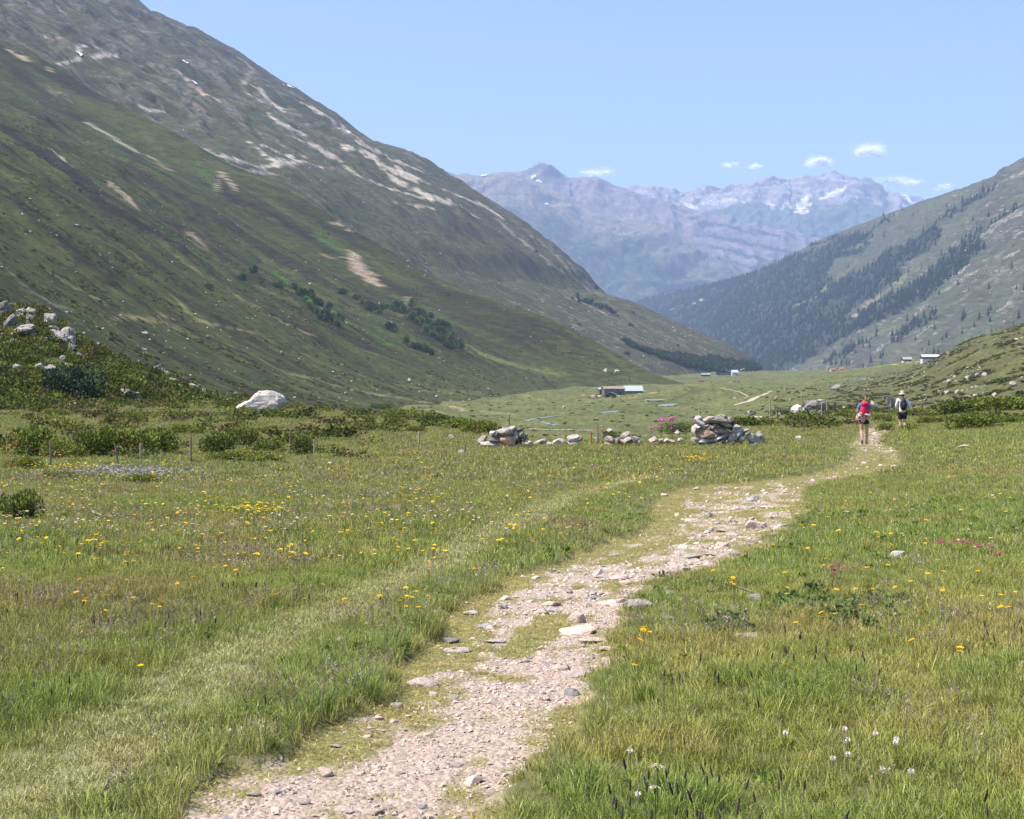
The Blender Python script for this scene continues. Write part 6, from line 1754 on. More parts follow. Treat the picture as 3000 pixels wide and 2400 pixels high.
# ------------------------------------------------------------------ shrubs and bushes
M_JUN = [leaf_tint_mat('juniper_foliage', c, 0.2) for c in ((0.135, 0.165, 0.036), (0.165, 0.19, 0.042), (0.115, 0.14, 0.038))]
M_ALD = [leaf_tint_mat('alder_foliage', c, 0.2) for c in ((0.060, 0.095, 0.045), (0.075, 0.11, 0.046))]
M_WIL = leaf_tint_mat('willow_foliage', (0.055, 0.085, 0.05), 0.2)
M_TWIG = plain_mat('bare_twigs', (0.20, 0.165, 0.145), 0.9, 0.3, 6)
M_PINKF = plain_mat('pink_petals', (0.62, 0.06, 0.12), 0.7, 0.15, 10)
def shrub_mesh(nm, n, leaf, seed, mat, lumps=9, flat=1.0):
    r_ = random.Random(seed); V = []; Fc = []; B = []
    L = []
    for i in range(lumps):
        a = r_.uniform(0, 6.28); q = math.sqrt(r_.random()) * 0.72
        L.append((q * math.cos(a), q * math.sin(a) * 0.8, r_.uniform(.28, .62) * (1.1 - q * 0.55), r_.uniform(.22, .40)))
    for i in range(n):
        lx, ly, lz, lr = L[r_.randrange(lumps)]
        u = Vector((r_.gauss(0, 1), r_.gauss(0, 1), r_.gauss(0, 1))).normalized()
        q = 0.55 + 0.5 * r_.random() ** 0.6
        p = Vector((lx + u.x * lr * q, ly + u.y * lr * q, max(0.01, lz + u.z * lr * q * 1.05)))
        dd = (u + Vector((r_.gauss(0, .5), r_.gauss(0, .5), r_.gauss(0, .5) + .5))).normalized()
        s = dd.cross(Vector((r_.gauss(0, 1), r_.gauss(0, 1), r_.gauss(0, 1)))).normalized() * leaf * .4
        e = dd * leaf * r_.uniform(.7, 1.4); b = len(V); v = r_.random()
        V += [p - s * .4, p + s * .4, p + e * .6 + s, p + e, p + e * .6 - s]; B += [v] * 5; Fc.append((b, b + 1, b + 2, b + 3, b + 4))
    o = proto(nm, V, Fc, mat, B); me = o.data; bpy.data.objects.remove(o)
    return me
def twig_mesh(n, seed, spread_=0.7, h=0.8):
    r_ = random.Random(seed); V = []; Fc = []
    for i in range(n):
        a = r_.uniform(0, 6.28); p = Vector((r_.gauss(0, .15), r_.gauss(0, .15), 0)); d = Vector((math.cos(a) * spread_, math.sin(a) * spread_, h)) * r_.uniform(.5, 1)
        w = 0.018
        for k in range(3):
            q = p + d / 3 + Vector((r_.gauss(0, .06), r_.gauss(0, .06), r_.gauss(0, .04))); b = len(V)
            wa, wb = w * (1 - k / 3.5), w * (1 - (k + 1) / 3.5)
            V += [p + Vector((-wa, 0, 0)), p + Vector((wa, 0, 0)), p + Vector((0, wa, 0)), q + Vector((-wb, 0, 0)), q + Vector((wb, 0, 0)), q + Vector((0, wb, 0))]
            Fc += [(b, b + 1, b + 4, b + 3), (b + 1, b + 2, b + 5, b + 4), (b + 2, b, b + 3, b + 5)]; p = q
    me = bpy.data.meshes.new('branches'); me.from_pydata([tuple(v) for v in V], [], Fc); me.update(); me.materials.append(M_TWIG)
    return me
JUN = [shrub_mesh('foliage', 2600, 0.075, 50 + i, M_JUN[i % 3], 10) for i in range(5)]
TWG = [twig_mesh(16, 60 + i) for i in range(3)]
DEAD = twig_mesh(60, 66, 0.55, 0.95)
WILL = shrub_mesh('foliage', 4200, 0.07, 71, M_WIL, 14)
ALDM = [shrub_mesh('foliage', 420, 0.17, 75 + i, M_ALD[i % 2], 7) for i in range(4)]
def flower_dots(seed, n):
    r_ = random.Random(seed); bm = bmesh.new()
    for i in range(n):
        a = r_.uniform(3.6, 5.9); q = r_.uniform(.45, .85); z = r_.uniform(.25, .75) * (1.1 - q * .5)
        bmesh.ops.create_icosphere(bm, subdivisions=1, radius=0.022, matrix=Matrix.Translation((q * math.cos(a), q * math.sin(a), z)))
    me = bpy.data.meshes.new('blossoms'); bm.to_mesh(me); bm.free(); me.materials.append(M_PINKF); return me
BLOS = [flower_dots(81 + i, 16) for i in range(2)]
def shrub(px, py_base, w, h, i, label, name='juniper_shrub', cat='shrub', group=None, me=None, twigs=None, blossoms=None, at=None, d=None, tw_scale=1.0):
    if at is not None: g = Vector(at)
    elif d: g = Vector((ray_x(px, d), d, float(ground_z(ray_x(px, d), d))))
    else: g = ground_hit(px, py_base)
    W = w * g.y / F / 2 * (1.45 if h < 130 and w > 60 else 1.2); H = h * g.y / F * 1.25
    e = link(bpy.data.objects.new(name, None)); e.location = (g.x, g.y + W * 0.5, g.z - 0.03); e.scale = (W, min(W * 0.8, 1.8), H); e.rotation_euler = (0, 0, random.uniform(-.4, .4)); e.empty_display_size = 0.1
    tag(e, label, cat, group)
    place_mesh('foliage', me or JUN[i % 5], (0, 0, 0), (0, 0, 0), (1, 1, 1), e)
    place_mesh('branches', twigs or TWG[i % 3], (0, 0, 0), (0, 0, 0), (tw_scale, tw_scale, tw_scale), e)
    if blossoms: place_mesh('blossoms', BLOS[i % 2], (0, 0, 0), (0, 0, 0), (1, 1, 1), e)
    return e
def q5(x, y): return x / 2.396, 1200 + y / 2.396
SH = [(170, 330, 380, 220, 'widest dark juniper with pink blossoms at the left frame edge', 1), (420, 350, 240, 130, 'low juniper with pink blossoms beside the widest one', 1), (560, 330, 240, 150, 'juniper behind the leaning post', 1), (720, 330, 280, 210, 'tall juniper in the middle of the left shrub row', 0),
      (900, 330, 260, 200, 'broad juniper right of the middle of the left shrub row', 1), (1080, 310, 260, 190, 'juniper at the right end of the left shrub row', 0), (1290, 175, 180, 75, 'small juniper alone above the dark fence post', 0),
      (1500, 310, 250, 150, 'juniper left of the dead grey twigs', 0), (1570, 360, 220, 70, 'low bush in front of the dead grey twigs', 0), (1690, 260, 200, 140, 'juniper with a mass of dead grey twigs', 2), (1860, 300, 200, 90, 'juniper right of the dead grey twigs', 0),
      (1740, 375, 380, 80, 'long low bush along the fence with the stub post', 0), (2110, 320, 160, 140, 'round juniper behind the pale fence post', 0), (980, 530, 220, 80, 'low brownish bush in the flowery left meadow', 0), (400, 500, 190, 70, 'low green bush near the blue flowers', 0),
      (150, 420, 230, 90, 'low juniper under the widest dark one', 1), (950, 100, 140, 85, 'small dark juniper on the meadow rim', 0), (760, 110, 130, 80, 'small brown-stemmed juniper on the meadow rim', 2), (540, 200, 80, 60, 'tiny juniper behind the shrub row', 0)]
for i, (x, y, w, h, lab, fl) in enumerate(SH):
    px, py = q5(x, y)
    shrub(px, py, w / 2.396, h / 2.396, i, lab, blossoms=fl == 1, twigs=DEAD if fl == 2 else None)
shrub(50, 1535, 120, 100, 3, 'leafy shrub with bare grey stems at the left frame edge', twigs=DEAD, tw_scale=1.05)
shrub(194, 1178, 140, 92, 0, 'round dark bluish willow bush on the rocky hillside', name='willow_bush', cat='bush', me=WILL, at=SFK.at(194, 1172))
shrub(90, 1212, 120, 36, 2, 'yellow-green juniper at the foot of the rocky hillside', at=SFK.at(90, 1198)); shrub(150, 1220, 70, 24, 4, 'small brown juniper right of the yellow-green foot juniper')
for i, (px, py, w, h, lab) in enumerate([
        (1110, 1205, 70, 22, 'yellow-green cushion on the left meadow rim right of the big boulder'), (1190, 1232, 110, 34, 'dark juniper on the rim above the left cairn'), (1262, 1244, 100, 34, 'middle juniper on the rim above the left cairn'),
        (1335, 1258, 90, 34, 'lower juniper on the rim above the left cairn'), (1408, 1272, 90, 42, 'juniper with red blossoms touching the left cairn'), (1215, 1268, 60, 22, 'small juniper below the rim junipers'), (1085, 1262, 80, 24, 'small dark juniper below the meadow rim'),
        (1780, 1288, 60, 20, 'low bush behind the wall stakes'), (2000, 1268, 110, 30, 'juniper left behind the big cairn'), (2210, 1250, 110, 30, 'juniper right behind the big cairn'), (2290, 1216, 60, 20, 'dark mat bush on the heath by the plank bench'),
        (2360, 1240, 76, 28, 'round juniper on the heath under the light rock'), (2420, 1205, 70, 18, 'flat juniper by the dark flat-topped rock'), (2480, 1222, 70, 24, 'juniper on the heath left of the first hiker'), (2590, 1235, 60, 24, 'bush between the two hikers'),
        (2596, 1262, 46, 24, 'small brownish bush on the path edge between the hikers'), (2700, 1222, 110, 28, 'dark juniper right of the second hiker'), (2780, 1215, 130, 40, 'juniper on the right crest nearest the second hiker'), (2870, 1208, 140, 42, 'middle juniper on the right crest'),
        (2965, 1205, 150, 46, 'juniper on the right crest at the frame edge'), (2868, 1256, 120, 46, 'round juniper below the right crest'), (2740, 1240, 70, 22, 'low juniper mat below the right crest'), (2560, 1215, 60, 22, 'juniper under the dark peaked rock'), (2960, 1240, 90, 22, 'low juniper mat at the right frame edge')]):
    shrub(px, py, w, h, i, lab, blossoms='red' in lab)
# dark alder bushes on the left slope, in two bands
AB = [(805, 840), (822, 846), (856, 850), (870, 866), (880, 872), (893, 864), (905, 868), (915, 880), (928, 894), (1003, 864), (930, 892), (905, 905), (918, 915), (930, 922), (945, 930), (955, 928), (966, 938), (975, 945), (985, 952), (960, 944), (940, 938),
      (965, 905), (988, 930), (1000, 940), (1040, 880), (1062, 895), (1075, 902), (1090, 905), (1105, 908), (1120, 912), (1135, 905), (1150, 910), (1165, 905), (1180, 912), (1195, 922), (1210, 935), (1225, 928), (1240, 942), (1215, 950), (1235, 960),
      (1250, 955), (1262, 965), (1275, 975), (1248, 985), (1265, 990), (1280, 962), (1290, 980), (1300, 990), (1285, 1000), (1305, 1005), (1315, 1010), (1322, 1000), (1330, 1015), (1340, 1020), (1345, 1008), (1352, 1026), (1310, 1020), (1325, 1028), (1200, 940), (1180, 925),
      (1160, 920), (1110, 918), (1205, 1020), (1220, 1026), (1235, 1032), (1250, 1036), (1262, 1040), (1190, 1012), (1140, 970), (1085, 915), (700, 820), (740, 800), (610, 850), (1210, 900), (1255, 930), (1285, 948), (1300, 965), (1330, 990)]
for i, (a, b) in enumerate(AB):
    k = SF1.at(a, b)
    w = random.uniform(20, 36)
    shrub(a, b, w, w * random.uniform(.6, .85), i, ('dark alder bush in the thin upper left band on the green slope' if a < 1000 else 'dark alder bush in the dense right-hand band on the green slope'), name='alder_bush', cat='bush', group='alder bushes of the thin upper band' if a < 1000 else 'alder bushes of the dense band', me=ALDM[i % 4], at=k - np.array([0, 0, 0.2]))
# single trees in the valley
conifer(ground_hit(2702, 1206, 90), 1.3, 0, 'tiny dark spruce right of the second hiker in front of the slope', None)
for i, (px, py, h, lab) in enumerate([(2200, 1084, 19, 'dark tree right of the brown hut on the hillock'), (2186, 1082, 12, 'smaller tree between the brown hut and the dark tree'), (2212, 1086, 14, 'tree on the right side of the dark tree by the hut')]):
    X = ray_x(px, 2300); conifer((X, 2300, float(ground_z(X, 2300)) - 0.5), h / 2300 * 2300 * 0.62, i + 1, lab, None)
# ------------------------------------------------------------------ farm buildings
M_BROWN = plain_mat('dark_brown_boards', (0.075, 0.052, 0.04), 0.85, 0.3, 1.5)
M_BARN = plain_mat('weathered_barn_boards', (0.16, 0.14, 0.125), 0.85, 0.25, 1.5)
M_WHITE = plain_mat('white_plaster', (0.62, 0.60, 0.57), 0.8, 0.06, 1)
M_ROOFB = plain_mat('pale_blue_metal_roof', (0.36, 0.41, 0.45), 0.5, 0.08, 0.6, spec=0.5)
M_ROOFR = plain_mat('rusty_brown_roof', (0.26, 0.205, 0.185), 0.7, 0.2, 0.6)
M_ROOFG = plain_mat('grey_shingle_roof', (0.30, 0.29, 0.30), 0.8, 0.15, 0.8)
M_ROOFL = plain_mat('light_shingle_roof', (0.50, 0.49, 0.48), 0.75, 0.1, 0.8)
M_ROOFO = plain_mat('orange_red_roof', (0.34, 0.12, 0.07), 0.8, 0.15, 0.8)
M_GLASS = plain_mat('dark_window_glass', (0.05, 0.06, 0.075), 0.15, 0.1, 1, spec=0.6)
M_CONC = plain_mat('grey_concrete', (0.40, 0.38, 0.35), 0.9, 0.15, 1)
def box_me(nm, sx, sy, sz, mat, bev=0.0):
    bm = bmesh.new(); bmesh.ops.create_cube(bm, size=1)
    for v in bm.verts: v.co = Vector((v.co.x * sx, v.co.y * sy, v.co.z * sz))
    if bev: bmesh.ops.bevel(bm, geom=list(bm.edges), offset=bev, segments=1, affect='EDGES')
    me = bpy.data.meshes.new(nm); bm.to_mesh(me); bm.free(); me.materials.append(mat); return me
def house(name, label, px0, px1, py_base, d, wall_h, roof_h, depth, wall_m, roof_m, rot=0.0, ridge='x', windows=0, base_m=None, door=True, chimney=False, over=0.5, zoff=0.0):
    pc = (px0 + px1) / 2; g_ = ground_hit(pc, py_base, 200); k_ = g_.y / d
    if not 0.6 < k_ < 1.5: k_ = 1.0
    d = d * k_; wall_h *= k_; roof_h *= k_; depth *= k_
    X = ray_x(pc, d); L = (px1 - px0) * d / F
    z = min(float(ray_z(py_base, d)), float(ground_z(X, d)) + 0.4) if k_ == 1.0 else float(ground_z(X, d)) - 0.1
    e = link(bpy.data.objects.new(name, None)); e.location = (X, d + depth / 2, z); e.rotation_euler = (0, 0, rot); e.empty_display_size = 1
    tag(e, label, 'building')
    # walls with gables, one body
    hx, hy = L / 2, depth / 2
    if ridge == 'x':
        V = [(-hx, -hy, -3), (hx, -hy, -3), (hx, hy, -3), (-hx, hy, -3), (-hx, -hy, wall_h), (hx, -hy, wall_h), (hx, hy, wall_h), (-hx, hy, wall_h), (-hx, 0, wall_h + roof_h), (hx, 0, wall_h + roof_h)]
        Fc = [(0, 1, 5, 4), (1, 2, 6, 9, 5), (2, 3, 7, 6), (3, 0, 4, 8, 7)]
        slopes = [((-hx - over, -hy - over), (hx + over, -hy - over), (hx + over, 0), (-hx - over, 0)), ((-hx - over, hy + over), (hx + over, hy + over), (hx + over, 0), (-hx - over, 0))]
        def zz(x, y): return wall_h + roof_h * (1 - abs(y) / hy)
    else:
        V = [(-hx, -hy, -3), (hx, -hy, -3), (hx, hy, -3), (-hx, hy, -3), (-hx, -hy, wall_h), (hx, -hy, wall_h), (hx, hy, wall_h), (-hx, hy, wall_h), (0, -hy, wall_h + roof_h), (0, hy, wall_h + roof_h)]
        Fc = [(0, 1, 5, 8, 4), (1, 2, 6, 5), (2, 3, 7, 9, 6), (3, 0, 4, 7)]
        slopes = [((-hx - over, -hy - over), (-hx - over, hy + over), (0, hy + over), (0, -hy - over)), ((hx + over, -hy - over), (hx + over, hy + over), (0, hy + over), (0, -hy - over))]
        def zz(x, y): return wall_h + roof_h * (1 - abs(x) / hx)
    me = bpy.data.meshes.new('wall'); me.from_pydata(V, [], Fc); me.update(); me.materials.append(wall_m)
    place_mesh('wall', me, (0, 0, 0), parent=e)
    for s in slopes:
        vv = [(x, y, zz(x, y) + 0.06) for x, y in s] + [(x, y, zz(x, y) + 0.30) for x, y in s]
        f = [(0, 1, 2, 3), (4, 5, 6, 7), (0, 1, 5, 4), (1, 2, 6, 5), (2, 3, 7, 6), (3, 0, 4, 7)]
        rm = bpy.data.meshes.new('roof'); rm.from_pydata(vv, [], f); rm.update(); rm.materials.append(roof_m)
        ro = place_mesh('roof', rm, (0, 0, 0), parent=e)
    if base_m:
        place_mesh('plinth', box_me('plinth', L + 0.16, depth + 0.16, wall_h * 0.42 + 3, base_m), (0, 0, wall_h * 0.21 - 1.5), parent=e)
    fm_, gm = box_me('window', 1.5, 0.14, 1.2, M_WHITE), box_me('pane', 1.2, 0.06, 0.95, M_GLASS)
    for k in range(windows):
        x = -hx + L * (k + 0.5) / windows
        w = place_mesh('window', fm_, (x, -hy - 0.1, wall_h * 0.64), parent=e)
        place_mesh('pane', gm, (0, -0.09, 0), parent=w)
    if door:
        place_mesh('door', box_me('door', 1.3, 0.12, 2.1, M_BROWN), (hx * 0.55, -hy - 0.14, 1.0), parent=e)
    if chimney:
        place_mesh('chimney', box_me('chimney', 0.9, 0.9, 1.8, M_CONC), (L * 0.2, 0.6, wall_h + roof_h + 0.3), parent=e)
    return e
house('barn', 'long dark barn with a rusty roof, left half of the valley farm', 1768, 1828, 1157, 1085, 4.6, 1.6, 12, M_BARN, M_ROOFR, 0.12, 'x', 3)
house('barn', 'barn with a large pale blue metal roof, right half of the valley farm', 1830, 1882, 1154, 1085, 2.4, 3.6, 13, M_BARN, M_ROOFB, 0.05, 'x', 3, door=False)
house('lean_to_shed', 'pale-roofed front end of the rusty barn', 1754, 1774, 1157, 1083, 4.2, 1.0, 9, M_BARN, M_ROOFB, 0.12, 'x', 0, door=False)
house('shed', 'low grey shed in front of the rusty barn', 1775, 1806, 1163, 1060, 1.6, 1.9, 7, M_BROWN, M_ROOFG, -0.1, 'y', 1)
house('chalet', 'big dark brown chalet with white terrace in the upper valley', 2100, 2144, 1101, 1990, 5.2, 3.0, 15, M_BROWN, M_ROOFG, -0.15, 'y', 6, chimney=True)
house('house', 'white-walled house with a blue roof right of the big chalet', 2145, 2163, 1101, 1990, 4.6, 3.4, 12, M_WHITE, M_ROOFB, 0.0, 'x', 3)
house('shed', 'long low dark shed left of the big chalet', 2056, 2080, 1103, 1980, 2.6, 1.7, 8, M_BROWN, M_ROOFG, 0.0, 'x', 2)
house('hut', 'brown hut with a shallow roof on the hillock by the dark tree', 2170, 2194, 1080, 2290, 2.2, 2.4, 10, M_BROWN, M_ROOFG, 0.0, 'y', 1)
house('house', 'long house with a light roof on the right ridge', 2704, 2752, 1056, 1330, 3.4, 1.9, 9, M_BROWN, M_ROOFL, -0.06, 'x', 6, base_m=M_WHITE)
house('house', 'shorter dark house with a grey roof left of the light-roofed one', 2648, 2672, 1061, 1320, 2.6, 1.9, 8, M_BROWN, M_ROOFG, -0.06, 'x', 3, base_m=M_WHITE)
house('house', 'left of the two small red-roofed houses at the foot of the forest', 2434, 2448, 1087, 2350, 1.8, 2.2, 7, M_WHITE, M_ROOFO, 0.1, 'x', 2)
house('house', 'right of the two small red-roofed houses at the foot of the forest', 2461, 2474, 1084, 2380, 1.8, 2.2, 7, M_WHITE, M_ROOFO, -0.1, 'x', 2)
# terrace and slab of the farm bridge
def slab(name, label, cat, px0, px1, py, d, h, dep, mat):
    d = ground_hit((px0 + px1) / 2, py, 200).y; L = (px1 - px0) * d / F
    e = link(bpy.data.objects.new(name, None)); e.location = (ray_x((px0 + px1) / 2, d), d, ray_z(py, d)); tag(e, label, cat); e.empty_display_size = 1
    place_mesh('deck', box_me('deck', L, dep, h * 0.35, mat, 0.05), (0, 0, h * 0.82), parent=e)
    for s in (-1, 1): place_mesh('abutment', box_me('abutment', L * 0.16, dep * 0.9, h + 2, mat, 0.05), (s * L * 0.38, 0, h * 0.32 - 1), parent=e)
slab('stone_bridge', 'pale flat stone bridge on the valley floor right of the barns', 'bridge', 1892, 1944, 1177, 800, 0.9, 7, M_CONC)
slab('terrace', 'white terrace wall in front of the big chalet', 'terrace', 2096, 2134, 1102.5, 1970, 1.6, 4, M_WHITE)
# low pasture wall in the middle of the valley floor
wpts = [(1545, 1259), (1740, 1259)]
g0 = ground_hit(1548, 1259, 105)
e = link(bpy.data.objects.new('pasture_wall', None)); e.location = g0; tag(e, 'low pale dry stone wall across the valley floor behind the left cairn', 'stone wall')
sm = [stone_variant(M_TAN, k, 0.6) for k in range(3)]
for k in range(64):
    gx = ray_x(1548 + k * 2.95, g0.y); s = random.uniform(.20, .42)
    place_mesh('stone', sm[k % 3], (gx - g0.x, random.gauss(0, .2), float(ground_z(gx, g0.y)) - g0.z + s * .4), (0, 0, random.uniform(0, 6)), (s, s, s), e)

# ------------------------------------------------------------------ skinned bodies
def skin(name, joints, bones, mat, sub=2, parent=None, root=0, loc=(0, 0, 0)):
    """joints: list of (x,y,z,r) or (x,y,z,rx,ry)"""
    me = bpy.data.meshes.new(name); me.from_pydata([j[:3] for j in joints], bones, []); me.update()
    o = bpy.data.objects.new(name, me); COL.objects.link(o)
    m = o.modifiers.new('skin', 'SKIN'); m.use_smooth_shade = True
    if not me.skin_vertices: 
        bpy.context.view_layer.update()
    for i, j in enumerate(joints):
        sv = me.skin_vertices[0].data[i]; sv.radius = (j[3], j[4] if len(j) > 4 else j[3]); sv.use_root = (i == root)
    s = o.modifiers.new('sub', 'SUBSURF'); s.levels = sub; s.render_levels = sub
    dg = bpy.context.evaluated_depsgraph_get(); ev = o.evaluated_get(dg)
    m2 = bpy.data.meshes.new_from_object(ev); m2.name = name
    bpy.data.objects.remove(o); bpy.data.meshes.remove(me)
    for p in m2.polygons: p.use_smooth = True
    m2.materials.clear(); m2.materials.append(mat)
    r_ = link(bpy.data.objects.new(name, m2)); r_.location = loc
    if parent is not None: r_.parent = parent
    return r_
M_SKIN = plain_mat('tanned_skin', (0.52, 0.31, 0.22), 0.55, 0.06, 3)
M_HAIR = plain_mat('brown_hair', (0.11, 0.06, 0.035), 0.6, 0.4, 18)
M_HAIRB = plain_mat('blond_strands', (0.36, 0.22, 0.10), 0.6, 0.3, 30)
M_BLUESH = plain_mat('bright_blue_cotton', (0.035, 0.24, 0.55), 0.8, 0.12, 9, 0.004)
M_NAVY = plain_mat('navy_cotton', (0.012, 0.016, 0.035), 0.8, 0.2, 9)
M_BLACK = plain_mat('black_nylon', (0.018, 0.018, 0.022), 0.6, 0.25, 9)
M_WHSH = plain_mat('white_cotton', (0.80, 0.80, 0.82), 0.8, 0.05, 7, 0.004)
M_RED = plain_mat('raspberry_nylon', (0.62, 0.025, 0.085), 0.55, 0.12, 8, 0.004)
M_SHOE = plain_mat('dark_hiking_shoe', (0.05, 0.045, 0.05), 0.8, 0.3, 14)
M_SOLE = plain_mat('pale_sole', (0.35, 0.33, 0.31), 0.8, 0.1, 14)
M_HAT = plain_mat('faded_sun_hat', (0.42, 0.38, 0.32), 0.85, 0.15, 9)
M_HATR = plain_mat('red_hat_top', (0.50, 0.10, 0.06), 0.8, 0.15, 9)
def floral():
    t = NT('floral_cloth'); o = t.obj()
    vo = t.n('ShaderNodeTexVoronoi'); vo.inputs['Scale'].default_value = 24; t.l(o, vo.inputs['Vector'])
    n = t.noise(30, 3, .6, o)
    sp = t.n('ShaderNodeSeparateColor'); t.l(vo.outputs['Color'], sp.inputs[0])
    c = t.ramp(sp.outputs[0], [(0.0, (0.035, 0.02, 0.03)), (0.36, (0.05, 0.03, 0.045)), (0.40, (0.70, 0.52, 0.40)), (0.72, (0.62, 0.42, 0.32)), (0.78, (0.50, 0.10, 0.09)), (1.0, (0.72, 0.60, 0.50))])
    c = t.mixc(t.ramp(n, [(0.55, (0, 0, 0)), (0.62, (1, 1, 1))]), c, (0.04, 0.02, 0.035))
    t.principled(c, 0.8); return t.m
M_FLORAL = floral()

def arm_hand(J, Bn, sh, el, wr, r_sh, r_el, r_wr, curl=(0, 0.35), chest=None, palm_dir=None):
    """shoulder-elbow-wrist then palm, four fingers and a thumb"""
    i0 = len(J); J += [(*sh, r_sh), (*el, r_el), (*wr, r_wr)]; Bn += [(i0, i0 + 1), (i0 + 1, i0 + 2)]
    if chest is not None: Bn.append((chest, i0))
    d = (Vector(wr) - Vector(el)).normalized()
    fwd = Vector((0, 1, 0)); side = d.cross(fwd).normalized() if abs(d.y) < 0.9 else Vector((1, 0, 0))
    fwd = side.cross(d).normalized() * (-1)
    if fwd.y < 0: fwd = -fwd
    k = Vector(wr) + d * 0.05; J.append((*k, 0.024, 0.03)); p = len(J) - 1; Bn.append((i0 + 2, p))
    for f, L in ((-0.027, 0.060), (-0.009, 0.070), (0.009, 0.066), (0.027, 0.052)):
        a = k + fwd * f + d * 0.035; b = a + d * L * 0.5 + side * curl[0] * L; c = b + d * L * 0.35 + side * curl[1] * L * 0.8
        q = len(J); J += [(*a, 0.0095), (*b, 0.0085), (*c, 0.007)]; Bn += [(p, q), (q, q + 1), (q + 1, q + 2)]
    a = Vector(wr) + d * 0.03 + fwd * 0.036; b = a + d * 0.03 + fwd * 0.018; q = len(J)
    J += [(*a, 0.012), (*b, 0.009)]; Bn += [(p, q), (q, q + 1)]
    return i0

def uv(nm, loc, rad, mat, parent, seg=16, deform=None, rot=(0, 0, 0)):
    bm = bmesh.new(); bmesh.ops.create_uvsphere(bm, u_segments=seg, v_segments=seg * 3 // 4, radius=1)
    for v in bm.verts:
        if deform: v.co = deform(v.co.copy())
        v.co = Vector((v.co.x * rad[0], v.co.y * rad[1], v.co.z * rad[2]))
    for f in bm.faces: f.smooth = True
    me = bpy.data.meshes.new(nm); bm.to_mesh(me); bm.free(); me.materials.append(mat)
    return place_mesh(nm, me, loc, rot, (1, 1, 1), parent)

def head_features(parent, c, face, s=1.0):
    """eyes, nose, mouth and ears on a head centred at c, looking along face (+Y away from the camera)"""
    c = Vector(c)
    for sx in (-1, 1):
        uv('eye', c + Vector((sx * 0.030, face * 0.082, 0.005)) * s, (0.012, 0.008, 0.009), M_WHSH, parent, 8)
        uv('ear', c + Vector((sx * 0.074, 0.0, -0.005)) * s, (0.010, 0.020, 0.030), M_SKIN, parent, 8)
    uv('mouth', c + Vector((0, face * 0.082, -0.062)) * s, (0.022, 0.006, 0.006), M_RED, parent, 8)

# ---- the woman, walking away, left heel lifted
D1 = 48.7
g = Vector((ray_x(2533, D1), D1, 0)); g.z = float(ground_z(g.x, g.y)) - 0.04
W = link(bpy.data.objects.new('person', None)); W.location = g; W.empty_display_size = 0.3
tag(W, 'woman in blue shirt and navy shorts walking away on the path', 'person')
J = [(0, 0, 0.90, .115, .10), (0, .01, 1.06, .105, .085), (0, .02, 1.22, .125, .09), (0, .02, 1.34, .13, .085), (0, .025, 1.42, .055), (0, .03, 1.48, .05), (0, .035, 1.53, .066, .078), (0, .04, 1.60, .075, .088), (0, .035, 1.655, .055, .065)]
Bn = [(i, i + 1) for i in range(8)]
J.append((0, .125, 1.575, .012)); Bn.append((7, len(J) - 1))
def leg(J, Bn, hip, knee, ankle, toe, r=(.085, .055, .058, .036), root=0):
    i = len(J); calf = Vector(knee) * .62 + Vector(ankle) * .38 + Vector((0, -0.02, 0))
    J += [(*hip, r[0]), (*knee, r[1]), (*calf, r[2]), (*ankle, r[3]), (*toe, .034, .03)]; Bn += [(root, i), (i, i + 1), (i + 1, i + 2), (i + 2, i + 3), (i + 3, i + 4)]
leg(J, Bn, (-.085, 0, .82), (-.11, .02, .47), (-.12, -.16, .15), (-.12, -.10, .045))
leg(J, Bn, (.085, 0, .82), (.085, .03, .46), (.075, .04, .08), (.085, .16, .035))
arm_hand(J, Bn, (.165, .02, 1.36), (.225, .0, 1.10), (.305, .04, .87), .048, .037, .026, chest=3)
arm_hand(J, Bn, (-.165, .02, 1.36), (-.235, .03, 1.12), (-.20, .20, 1.02), .048, .037, .026, chest=3)
skin('body', J, Bn, M_SKIN, 2, W)
SJ = [(0, 0, .86, .135, .125), (0, .01, 1.04, .125, .11), (0, .02, 1.22, .142, .108), (0, .02, 1.345, .14, .098), (0, .02, 1.40, .075)]
SB = [(0, 1), (1, 2), (2, 3), (3, 4)]
for s in (-1, 1):
    i = len(SJ); SJ += [(s * .165, .02, 1.355, .066), (s * .215, .01, 1.20, .062)]; SB += [(3, i), (i, i + 1)]
skin('shirt', SJ, SB, M_BLUESH, 2, W)
HJ = [(0, 0, .91, .142, .13), (0, 0, .84, .14, .13), (-.085, 0, .80, .098), (-.098, .005, .66, .092), (.085, 0, .80, .098), (.088, .005, .66, .092)]
skin('shorts', HJ, [(0, 1), (1, 2), (2, 3), (1, 4), (4, 5)], M_NAVY, 2, W)
place_mesh('side_stripe', box_me('side_stripe', 0.014, 0.05, 0.20, M_WHSH, 0.004), (.176, -.035, .74), (0, .05, 0), (1, 1, 1), W)
head_features(W, (0, .035, 1.585), 1)
uv('hair', (0, .015, 1.61), (.088, .098, .092), M_HAIR, W, 18, lambda c: Vector((c.x, c.y, max(c.z, -0.75 if c.y < 0.25 else 0.1))))
skin('ponytail', [(0, -.075, 1.63, .030), (0.005, -.115, 1.60, .034), (.0, -.12, 1.53, .036), (-.005, -.105, 1.45, .022), (-.01, -.1, 1.41, .010)], [(i, i + 1) for i in range(4)], M_HAIRB, 2, W)
